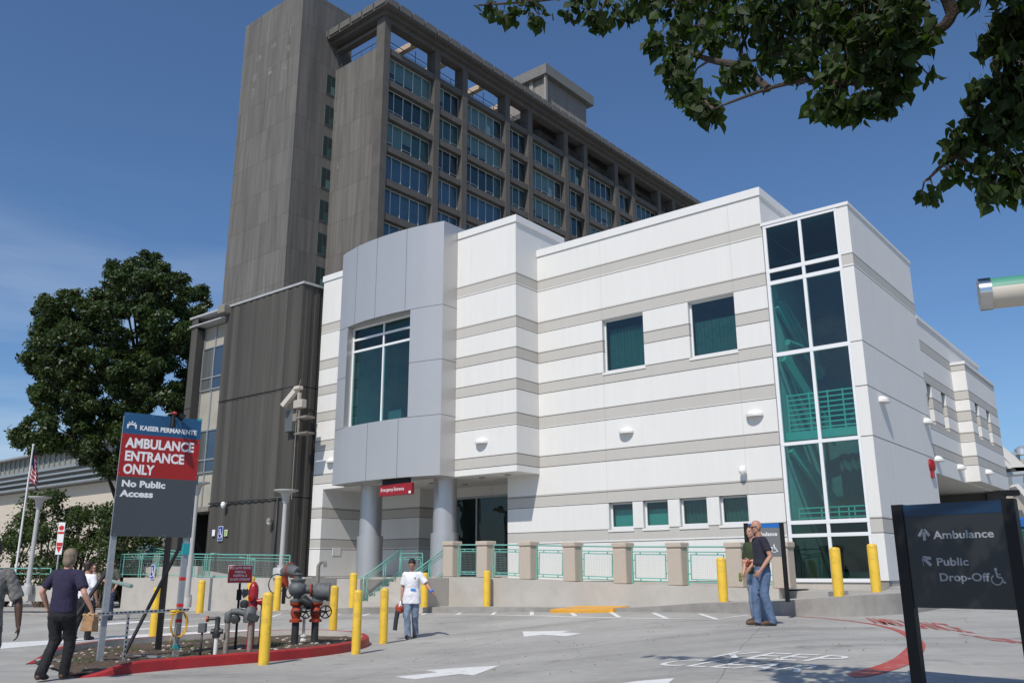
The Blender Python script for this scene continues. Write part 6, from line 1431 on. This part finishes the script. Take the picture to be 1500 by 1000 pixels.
def _fuse(b, name, mat_, parent, voxel=.009, smooth=3, wrinkle=0, seed=0):
    me = bpy.data.meshes.new(name); bmesh.ops.recalc_face_normals(b.bm, faces=b.bm.faces); b.bm.to_mesh(me); b.bm.free()
    o = bpy.data.objects.new(name, me); COL.objects.link(o)
    m1 = o.modifiers.new('r', 'REMESH'); m1.mode = 'VOXEL'; m1.voxel_size = voxel; m2 = o.modifiers.new('s', 'SMOOTH'); m2.iterations = smooth; m2.factor = .5
    me2 = bpy.data.meshes.new_from_object(o.evaluated_get(bpy.context.evaluated_depsgraph_get())); bpy.data.objects.remove(o)
    if wrinkle:
        N = [v.normal.copy() for v in me2.vertices]
        for v, nn in zip(me2.vertices, N):
            c = v.co; w = noise.noise(Vector((c.x*9+seed, c.y*9, c.z*5)))*.6+abs(noise.noise(Vector((c.x*16+c.z*10, c.y*16+seed, c.z*9))))*.7
            v.co = c+nn*(w*wrinkle)
    for p in me2.polygons: p.use_smooth = True
    me2.materials.clear(); me2.materials.append(mat_); me2.name = name; o = bpy.data.objects.new(name, me2); COL.objects.link(o); o.parent = parent; return o
V3 = Vector
def person(label, loc, face, h=1.76, J=None, skin=M_SKIN, shirt=None, trousers=None, shoes=None, hair=None, hairlong=False, bald=False, belly=0, shades=False, sleeve=.75, group=None, hem=None, loose=0, hand=('relax', 'relax'), head_turn=0, head_nod=0, female=False, lean=0):
    """face = world heading the person looks along (radians); J overrides joints (x right, y forward, z up, metres for 1.76 m)"""
    k = h/1.76
    D = dict(pel=(0, 0, .95), chest=(0, 0, 1.28), neck=(0, 0, 1.49), head=(0, .015, 1.645), shL=(-.185, 0, 1.435), shR=(.185, 0, 1.435), elL=(-.25, -.03, 1.14), elR=(.25, -.03, 1.14), wrL=(-.27, .05, .90), wrR=(.27, .05, .90), hiL=(-.09, 0, .93), hiR=(.09, 0, .93), knL=(-.10, .02, .50), knR=(.10, .02, .50), anL=(-.10, -.02, .085), anR=(.10, -.02, .085))
    if J: D.update(J)
    D = {a: V3(c)*k for a, c in D.items()}; P = thing('person', label, 'person', loc, face-PI/2, group)
    w = .88 if female else 1
    # ---- body: one continuous skin
    b = MB(); pe, ch, ne, he = D['pel'], D['chest'], D['neck'], D['head']
    _loft(b, [(pe.x, pe.y, pe.z-.10*k, .13*k, .09*k), (pe.x, pe.y, pe.z, .15*k, .105*k), ((pe.x+ch.x)/2, (pe.y+ch.y)/2+belly*.4, (pe.z+ch.z)/2-.02, .135*k*w, (.10+belly)*k), (ch.x, ch.y, ch.z, .155*k*w, .105*k), (ch.x, ch.y, ch.z+.12*k, .165*k*w, .095*k), (ne.x, ne.y-.005, ne.z-.035*k, .085*k, .06*k)])
    _limb(b, [ne-V3((0, 0, .06*k)), ne+(he-ne)*.45], [.062*k*w, .054*k*w])
    hr = Euler((head_nod, 0, head_turn)); H = lambda x, y, z: he+hr.to_matrix() @ V3((x, y, z))*k
    _ell(b, H(0, -.008, .022), (.076*k, .094*k, .098*k), hr, 16, 12); _ell(b, H(0, .018, -.045), (.060*k, .070*k, .072*k), hr, 14, 10); _ell(b, H(0, .055, -.085), (.030*k, .026*k, .022*k), hr)
    _ell(b, H(0, .098, -.018), (.013*k, .020*k, .020*k), hr); _limb(b, [H(0, .084, .018), H(0, .104, -.022)], [.009*k, .013*k], 8)
    for sx_ in (-1, 1):
        _ell(b, H(.079*sx_, -.008, -.012), (.011*k, .020*k, .032*k), hr); _ell(b, H(.030*sx_, .078, .022), (.022*k, .012*k, .008*k), hr); _ell(b, H(.036*sx_, .064, -.028), (.022*k, .018*k, .018*k), hr)
    _ell(b, H(0, .084, -.055), (.024*k, .010*k, .008*k), hr)
    for s_ in 'LR':
        sx_ = -1 if s_ == 'L' else 1; sh, el, wr = D['sh'+s_]+V3((-.022*sx_, 0, -.030))*k, D['el'+s_], D['wr'+s_]
        _limb(b, [ch+V3((.05*sx_, 0, .09*k)), sh], [.058*k, .050*k]); _limb(b, [sh, (sh+el)/2, el], [.049*k*w, .046*k*w, .038*k*w]); _limb(b, [el, el+(wr-el)*.3, wr], [.039*k*w, .041*k*w, .025*k*w])
        hi, kn, an = D['hi'+s_], D['kn'+s_], D['an'+s_]
        _limb(b, [hi, (hi+kn)/2, kn], [.080*k, .068*k, .048*k]); _limb(b, [kn, kn+(an-kn)*.3, an], [.046*k, .048*k, .033*k]); _limb(b, [an, an+V3((0, .10*k, -.04*k))], [.034*k, .03*k])
        # hand
        fd = (wr-el).normalized(); mode = hand[0 if s_ == 'L' else 1]; fwd = V3((0, 1, 0)); side = V3((sx_, 0, 0))
        if mode == 'grip': fd = (fd*.6+V3((0, .15, -.8))).normalized()
        pn = -side if abs(fd.dot(side)) < .8 else V3((0, 0, -1)); ac = fd.cross(pn).normalized()
        if ac.dot(fwd) < 0: ac = -ac
        pc = wr+fd*.045*k; _ell(b, pc, (.040*k, .018*k, .048*k), (Matrix((ac, pn, fd)).transposed()).to_quaternion().to_euler(), 12, 8)
        for q, (off, L, r) in enumerate([(.030, .070, .0088), (.010, .080, .009), (-.011, .074, .0086), (-.030, .060, .0078)]):
            c1 = .25 if mode == 'relax' else 1.0; a0 = pc+fd*.036*k+ac*off*k; d1_ = (fd*math.cos(c1)+pn*math.sin(c1)*1).normalized(); a1 = a0+d1_*L*.45*k; c2 = c1+(.35+.07*q if mode == 'relax' else 1.1); d2_ = (fd*math.cos(c2)+pn*math.sin(c2)).normalized(); a2 = a1+d2_*L*.32*k; c3 = c2+(.25 if mode == 'relax' else .8); a3 = a2+(fd*math.cos(c3)+pn*math.sin(c3)).normalized()*L*.24*k
            _limb(b, [a0, a1, a2, a3], [r*k*1.08, r*k, r*k*.92, r*k*.8], 7)
        t0 = pc+ac*.030*k-fd*.012*k; t1 = t0+(ac*.7+fd*.6+pn*.35).normalized()*.034*k; t2 = t1+(ac*.15+fd*.8+pn*(.5 if mode == 'relax' else 1.4)).normalized()*.030*k
        _limb(b, [t0, t1, t2], [.0115*k, .0105*k, .0085*k], 7)
    _fuse(b, 'body', skin, P, .0062, 2)
    # ---- eyes / glasses
    b = MB()
    for sx_ in (-1, 1): _ell(b, H(.030*sx_, .081, .008), (.012*k, .007*k, .006*k), hr, 8, 6)
    b.build('eyes', mat('eye', (.03, .02, .02), .3), P, smooth=True)
    if shades:
        b = MB()
        for sx_ in (-1, 1):
            _ell(b, H(.034*sx_, .090, .006), (.029*k, .012*k, .017*k), hr, 10, 6); b.tube([H(.058*sx_, .08, .012), H(.082*sx_, -.01, .010)], .004*k, 5)
        b.build('sunglasses', M_BLK, P, smooth=True)
    # ---- hair
    if hair and not bald:
        b = MB(); _ell(b, H(0, -.020, .040), (.083*k, .096*k, .094*k), hr, 16, 10); _ell(b, H(0, -.048, -.005), (.076*k, .062*k, .085*k), hr, 14, 10)
        if hairlong == 'collar':
            _ell(b, H(0, -.062, -.045), (.072*k, .048*k, .085*k), hr); _ell(b, H(.055, -.03, -.03), (.028*k, .045*k, .06*k), hr); _ell(b, H(-.055, -.03, -.03), (.028*k, .045*k, .06*k), hr)
        if hairlong == 'long':
            _ell(b, H(0, -.07, -.12), (.085*k, .045*k, .16*k), hr)
            for sx_ in (-1, 1): _limb(b, [H(.07*sx_, 0, .04), H(.085*sx_, -.01, -.06), H(.08*sx_, .02, -.2)], [.03*k, .032*k, .022*k])
        # cut the face free
        me = _fuse(b, 'hair', hair, P, .007, 1, .010, 3)
    # ---- shirt
    b = MB(); e_ = .022*k; hemz = (hem*k if hem else pe.z-.06*k)
    _loft(b, [(pe.x, pe.y, hemz, (.170+loose)*k*w+.012, (.125+loose)*k+belly*k*.7), (pe.x, pe.y+.004, max(pe.z+.02*k, hemz+.03), (.172+loose*.8)*k*w, (.128+loose*.8)*k+belly*k), ((pe.x+ch.x)/2, (pe.y+ch.y)/2+belly*.45, (pe.z+ch.z)/2, .165*k*w, (.128+belly)*k), (ch.x, ch.y, ch.z, .178*k*w, .130*k+belly*.3), (ch.x, ch.y, ch.z+.08*k, .178*k*w, .122*k), (ch.x, ch.y, ch.z+.13*k, .150*k*w, .105*k), ((ch.x+ne.x)/2, ne.y-.005, ne.z-.045*k, .105*k*w, .085*k), (ne.x, ne.y-.006, ne.z-.012*k, .070*k*w, .066*k)])
    for s_ in 'LR':
        sx_ = -1 if s_ == 'L' else 1; sh, el = D['sh'+s_]+V3((-.022*sx_, 0, -.026))*k, D['el'+s_]; q = sh+(el-sh)*sleeve
        _limb(b, [ch+V3((.05*sx_, 0, .115*k)), sh], [.072*k, .070*k]); d_ = (el-sh).normalized()
        sq = sh; b.tube([sq-d_*.055*k, sq-d_*.03*k, sq, sh+(q-sh)*.5, q], [.030*k, .058*k, .070*k, .071*k, (.070+loose*.5)*k], 14)
    _fuse(b, 'shirt', shirt, P, .010, 4, .016, len(label))
    # ---- trousers
    b = MB(); _loft(b, [(pe.x, pe.y, pe.z-.17*k, .135*k, .105*k), (pe.x, pe.y-.01, pe.z-.10*k, .165*k, .128*k), (pe.x, pe.y-.005, pe.z, .163*k, .120*k), (pe.x, pe.y, pe.z+.07*k, .152*k, .112*k+belly*.3)])
    for s_ in 'LR':
        hi, kn, an = D['hi'+s_], D['kn'+s_], D['an'+s_]
        b.tube([hi+V3((0, -.01, .02)), hi-V3((0, .005, .08*k)), (hi+kn)/2, kn, (kn+an)/2, an+V3((0, -.005, .01*k)), an+V3((0, .008, -.045*k))], [.075*k, .103*k, .092*k, .074*k, .070*k, .068*k, .072*k], 16)
    _fuse(b, 'trousers', trousers, P, .011, 4, .020, len(label)+5)
    # ---- shoes
    for s_ in 'LR':
        an = D['an'+s_]; pit = 0
        b = MB(); toe = D.get('toe'+s_, an+V3((.01 if s_ == 'R' else -.01, .19, -.045))*1); heel = an+V3((0, -.055*k, -.040*k)); ball = heel+(toe-heel)*.68
        _limb(b, [heel, an+V3((0, .0, -.025*k)), ball+V3((0, 0, .008)), toe], [.036*k, .046*k, .044*k, .030*k]); o = _fuse(b, 'shoe', shoes, P, .010, 2)
    return P
M_NAVY = mat('navy_cotton', (.022, .019, .050), .9, bump=.3, bscale=200, var=.1, vscale=8)
M_BTRO = mat('black_trousers', (.011, .011, .013), .85, var=.2, vscale=6)
M_WSH = mat('white_cotton', (.74, .74, .77), .9, var=.03, vscale=8)
M_GRN = mat('grey_green_cotton', (.075, .080, .060), .9, var=.1, vscale=8)
M_JEAN = mat('blue_denim', (.10, .155, .26), .9, bump=.2, bscale=300, var=.22, vscale=7)
M_JEAN2 = mat('faded_denim', (.17, .22, .30), .9, bump=.2, bscale=300, var=.25, vscale=7)
M_DJEAN = mat('dark_denim', (.03, .045, .085), .9, var=.2, vscale=8)
M_BROWN = mat('brown_leather', (.085, .045, .026), .6, var=.2); M_DSHOE = mat('dark_leather', (.02, .018, .016), .5)
M_HBLK = mat('black_hair', (.010, .008, .008), .6); M_HGRY = mat('grey_blond_hair', (.20, .16, .11), .7, var=.35, vscale=30, stretch=(1, 1, .3)); M_HBRN = mat('brown_hair', (.035, .018, .012), .6)
AWAY = PI/2
# man in the white T-shirt carrying a leaf blower, walking towards us
q = ong(602, 935); wt_ = person('man in a loose white T-shirt and faded jeans walking with a leaf blower', q, -PI/2-.10, 1.75,
    J=dict(pel=(0, 0, .94), chest=(.0, .02, 1.26), neck=(0, .03, 1.475), head=(.0, .085, 1.625), shL=(-.19, .0, 1.42), shR=(.19, .0, 1.42), elR=(.225, -.03, 1.14), wrR=(.24, .02, .90), elL=(-.33, .0, 1.18), wrL=(-.49, .12, 1.01), hiL=(-.08, 0, .92), hiR=(.08, 0, .92), knL=(-.075, -.02, .50), anL=(-.055, -.20, .11), toeL=(-.06, -.05, .04), knR=(.075, .13, .50), anR=(.05, .12, .085), toeR=(.05, .29, .045)),
    skin=M_SKIN, shirt=M_WSH, trousers=M_JEAN2, shoes=M_DSHOE, hair=M_HBLK, sleeve=.85, hem=.76, loose=.028, head_nod=-.42, hand=('relax', 'grip'))
b = MB(); b.lathe([(.042, -.025), (.042, .025)], (0, 0, 0), 14); o = b.build('wristband', mat('band_blue', (.05, .17, .65), .5), wt_); o.location = (-.475, .11, 1.025); o.rotation_euler = (R(40), R(35), 0)
b = MB(); b.obox((-.11, .150, 1.065), (.0, .158, 1.06), .004, .05); b.build('paper_tag', mat('tag_blue', (.05, .22, .70), .5), wt_); b = MB(); b.lathe([(.016, .150), (.016, .156)], (-.09, 0, 1.32), 12, axis='y'); b.build('chest_badge', M_BROWN, wt_)
lbw = thing('leaf_blower', 'orange and white handheld leaf blower hanging from the walking man\'s hand', 'leaf blower', q, -PI/2-.10-PI/2)
b = MB(); b.tube([(.27, .03, .66), (.27, .10, .66)], [.10, .09], 16); b.box(.20, .34, -.06, .14, .55, .70, .03); b.build('engine_cover', M_ORG, lbw); b = MB(); b.tube([(.20, -.02, .72), (.24, -.02, .79), (.24, .10, .80), (.24, .14, .72)], .016, 8); b.box(.205, .285, -.04, .12, .68, .745, .02); b.build('handle', M_LAMP, lbw)
b = MB(); b.tube([(.30, .10, .60), (.325, .13, .40), (.34, .15, .19)], [.055, .05, .047], 14); b.build('nozzle', mat('dark_plastic', (.03, .032, .035), .4), lbw); b = MB(); b.lathe([(.06, -.05), (.06, -.09)], (.16, 0, .62), 14, axis='y'); b.box(.13, .18, .02, .1, .46, .60, .01); b.build('air_filter', M_DIRON, lbw)
# man in navy T-shirt walking away with a paper bag
q = ong(79, 996); nv = person('grey-haired man in a navy T-shirt and black trousers seen from behind', q, AWAY-.12, 1.80,
    J=dict(elL=(-.31, -.05, 1.17), wrL=(-.27, .05, .96), elR=(.34, -.07, 1.15), wrR=(.42, .02, .93), hiL=(-.09, 0, .93), knL=(-.09, .03, .50), anL=(-.10, -.16, .10), toeL=(-.11, .00, .04), knR=(.08, .14, .52), anR=(.045, .14, .085), toeR=(.06, .30, .045), head=(.01, .02, 1.635), shL=(-.205, 0, 1.43), shR=(.205, 0, 1.43)), skin=M_SKIN2, shirt=M_NAVY, trousers=M_BTRO, shoes=M_BROWN, hair=M_HGRY, hairlong='collar', belly=.02, hand=('relax', 'grip'))
pb = thing('paper_bag', 'crumpled brown paper bag carried by the man in navy', 'paper bag', q, AWAY-.12-PI/2)
b = MB(); b.box(.35, .52, -.06, .08, .66, .80); b.box(.36, .52, -.04, .06, .80, .87)
for v in b.bm.verts: v.co += Vector((noise.noise(v.co*11), noise.noise(v.co*9+Vector((3, 0, 0))), noise.noise(v.co*13)))*.02
b.build('bag', mat('kraft_paper', (.36, .21, .105), .85, bump=.6, bscale=30, var=.15, vscale=12), pb); b = MB(); rr = random.Random(2)
for _ in range(16): _ell(b, (.435+rr.gauss(0, .04), .02+rr.gauss(0, .035), .885+rr.gauss(0, .018)), (.035, .03, .02), None, 7, 5)
b.build('crumpled_top', mat('crumpled_paper', (.42, .28, .15), .9, bump=.8, bscale=40), pb)
# others at left
q = onz(118, 930, .05); q = obj_ = aty(118, 930, 20.4); q.z = ground(q.x, q.y)
person('person in a white shirt and black trousers walking behind the navy shirt', q, AWAY-.2, 1.72, J=dict(anL=(-.10, -.18, .11), knL=(-.09, .0, .51), knR=(.09, .12, .51), anR=(.09, .12, .085)), skin=M_SKIN, shirt=M_WSH, trousers=M_BTRO, shoes=M_DSHOE, hair=M_HBRN, sleeve=.9)
q = aty(131, 897.5, 27.6); q.z = aty(131, 897.5, 27.6).z; q.z = ground(q.x, q.y)
person('woman in sunglasses with long dark hair holding a phone to her ear', q, -PI/2+.25, 1.68, J=dict(elL=(-.25, .03, 1.15), wrL=(-.12, .12, 1.40), elR=(.24, .02, 1.13), wrR=(.10, .18, 1.12)), skin=M_SKIN2, shirt=mat('patterned_blouse', (.17, .145, .12), .9, var=.5, vscale=30), trousers=M_BTRO, shoes=M_DSHOE, hair=M_HBRN, hairlong='long', shades=True, female=True, sleeve=.7)
q = aty(157, 896.5, 27.4); q.z = ground(q.x, q.y)
gm = person('man in a grey-green polo shirt and jeans facing the woman on the phone', q, -PI/2-.1, 1.80, J=dict(elL=(-.26, .0, 1.14), wrL=(-.22, .12, .92), elR=(.24, .05, 1.16), wrR=(.10, .20, 1.14)), skin=M_SKIN2, shirt=M_GRN, trousers=M_DJEAN, shoes=M_DSHOE, hair=M_HBRN, shades=True, belly=.03, sleeve=.8)
b = MB(); b.box(.05, .14, .165, .175, 1.30, 1.36); b.build('name_badge', M_WT, gm)
pv_ = plv(215, 826, -2.0); q = Wp(pv_.x, -1.95, plv(215, 785, -1.95).z-1.76)
person('man in a light blue shirt leaning on the upper ramp railing', q, -PI/2, 1.78, J=dict(elL=(-.25, .10, 1.18), wrL=(-.10, .30, 1.08), elR=(.26, .08, 1.20), wrR=(.10, .14, 1.42), head=(-.02, .06, 1.63)), skin=M_SKIND, shirt=mat('light_blue_cotton', (.28, .46, .72), .9, var=.05), trousers=M_BTRO, shoes=M_DSHOE, hair=M_HBLK, sleeve=1.1)
# partial man at the left edge
q = aty(-42, 1022, 9.6); q.z = ground(q.x, q.y)
person('man in a grey patterned short-sleeved shirt cut off by the left edge', q, -PI/2+.5, 1.80, J=dict(elR=(.28, -.04, 1.14), wrR=(.30, .06, .89), elL=(-.30, .0, 1.15), wrL=(-.33, .06, .89)), skin=M_SKIND, shirt=mat('grey_patterned_cotton', (.16, .155, .145), .9, var=.55, vscale=16), trousers=mat('grey_trousers', (.10, .10, .10), .9), shoes=M_DSHOE, hair=M_HBLK, sleeve=.95)
# two men at right
q = ong(1122, 916); dm = person('bald man in sunglasses, navy T-shirt and blue jeans standing at right', q, PI+.12, 1.80,
    J=dict(pel=(0, 0, .955), chest=(0, -.02, 1.28), neck=(0, .0, 1.49), head=(0, .045, 1.64), elL=(-.25, -.07, 1.14), wrL=(-.24, .12, .91), elR=(.22, -.07, 1.14), wrR=(.14, .16, .95), hiL=(-.09, 0, .93), knL=(-.10, .02, .50), anL=(-.10, -.07, .085), anR=(.10, .10, .085), knR=(.10, .10, .50)), skin=M_SKIN, shirt=mat('dark_navy_cotton', (.020, .021, .034), .9, bump=.2, bscale=200, var=.1), trousers=M_JEAN, shoes=M_BROWN, bald=True, shades=True, hem=1.0, sleeve=.66, head_nod=-.08, hand=('relax', 'relax'))
b = MB(); b.tube([(.155*math.cos(a), -.004+.118*math.sin(a), .955+.05) for a in [2*PI*i/24 for i in range(25)]], .017, 6, caps=False); b.build('belt', M_BROWN, dm)
b = MB(); b.box(-.02, .02, .105, .135, .985, 1.025); b.build('buckle', M_GALV, dm)
q2 = q+Vector((.06, .66, 0)); q2.z = ground(q2.x, q2.y)
gg = person('man in a dark green shirt and gloves mostly hidden behind the bald man', q2, PI+.55, 1.72, J=dict(elL=(-.26, .05, 1.13), wrL=(-.14, .26, 1.12), elR=(.24, -.02, 1.12), wrR=(.20, .10, .90), head=(0, .03, 1.66)), skin=M_SKIN2, shirt=mat('dark_green_cotton', (.040, .055, .022), .9, var=.1), trousers=M_JEAN2, shoes=M_BROWN, hair=M_HBRN, sleeve=.85)
b = MB(); _ell(b, (-.13, .29, 1.08), (.04, .035, .045)); _ell(b, (-.10, .30, 1.03), (.035, .03, .03)); b.build('glove', M_ORG, gg); b = MB(); _ell(b, (.215, .16, .84), (.04, .03, .06)); _ell(b, (.215, .17, .77), (.035, .03, .04)); b.build('glove', mat('glove_green', (.12, .19, .05), .8), gg)
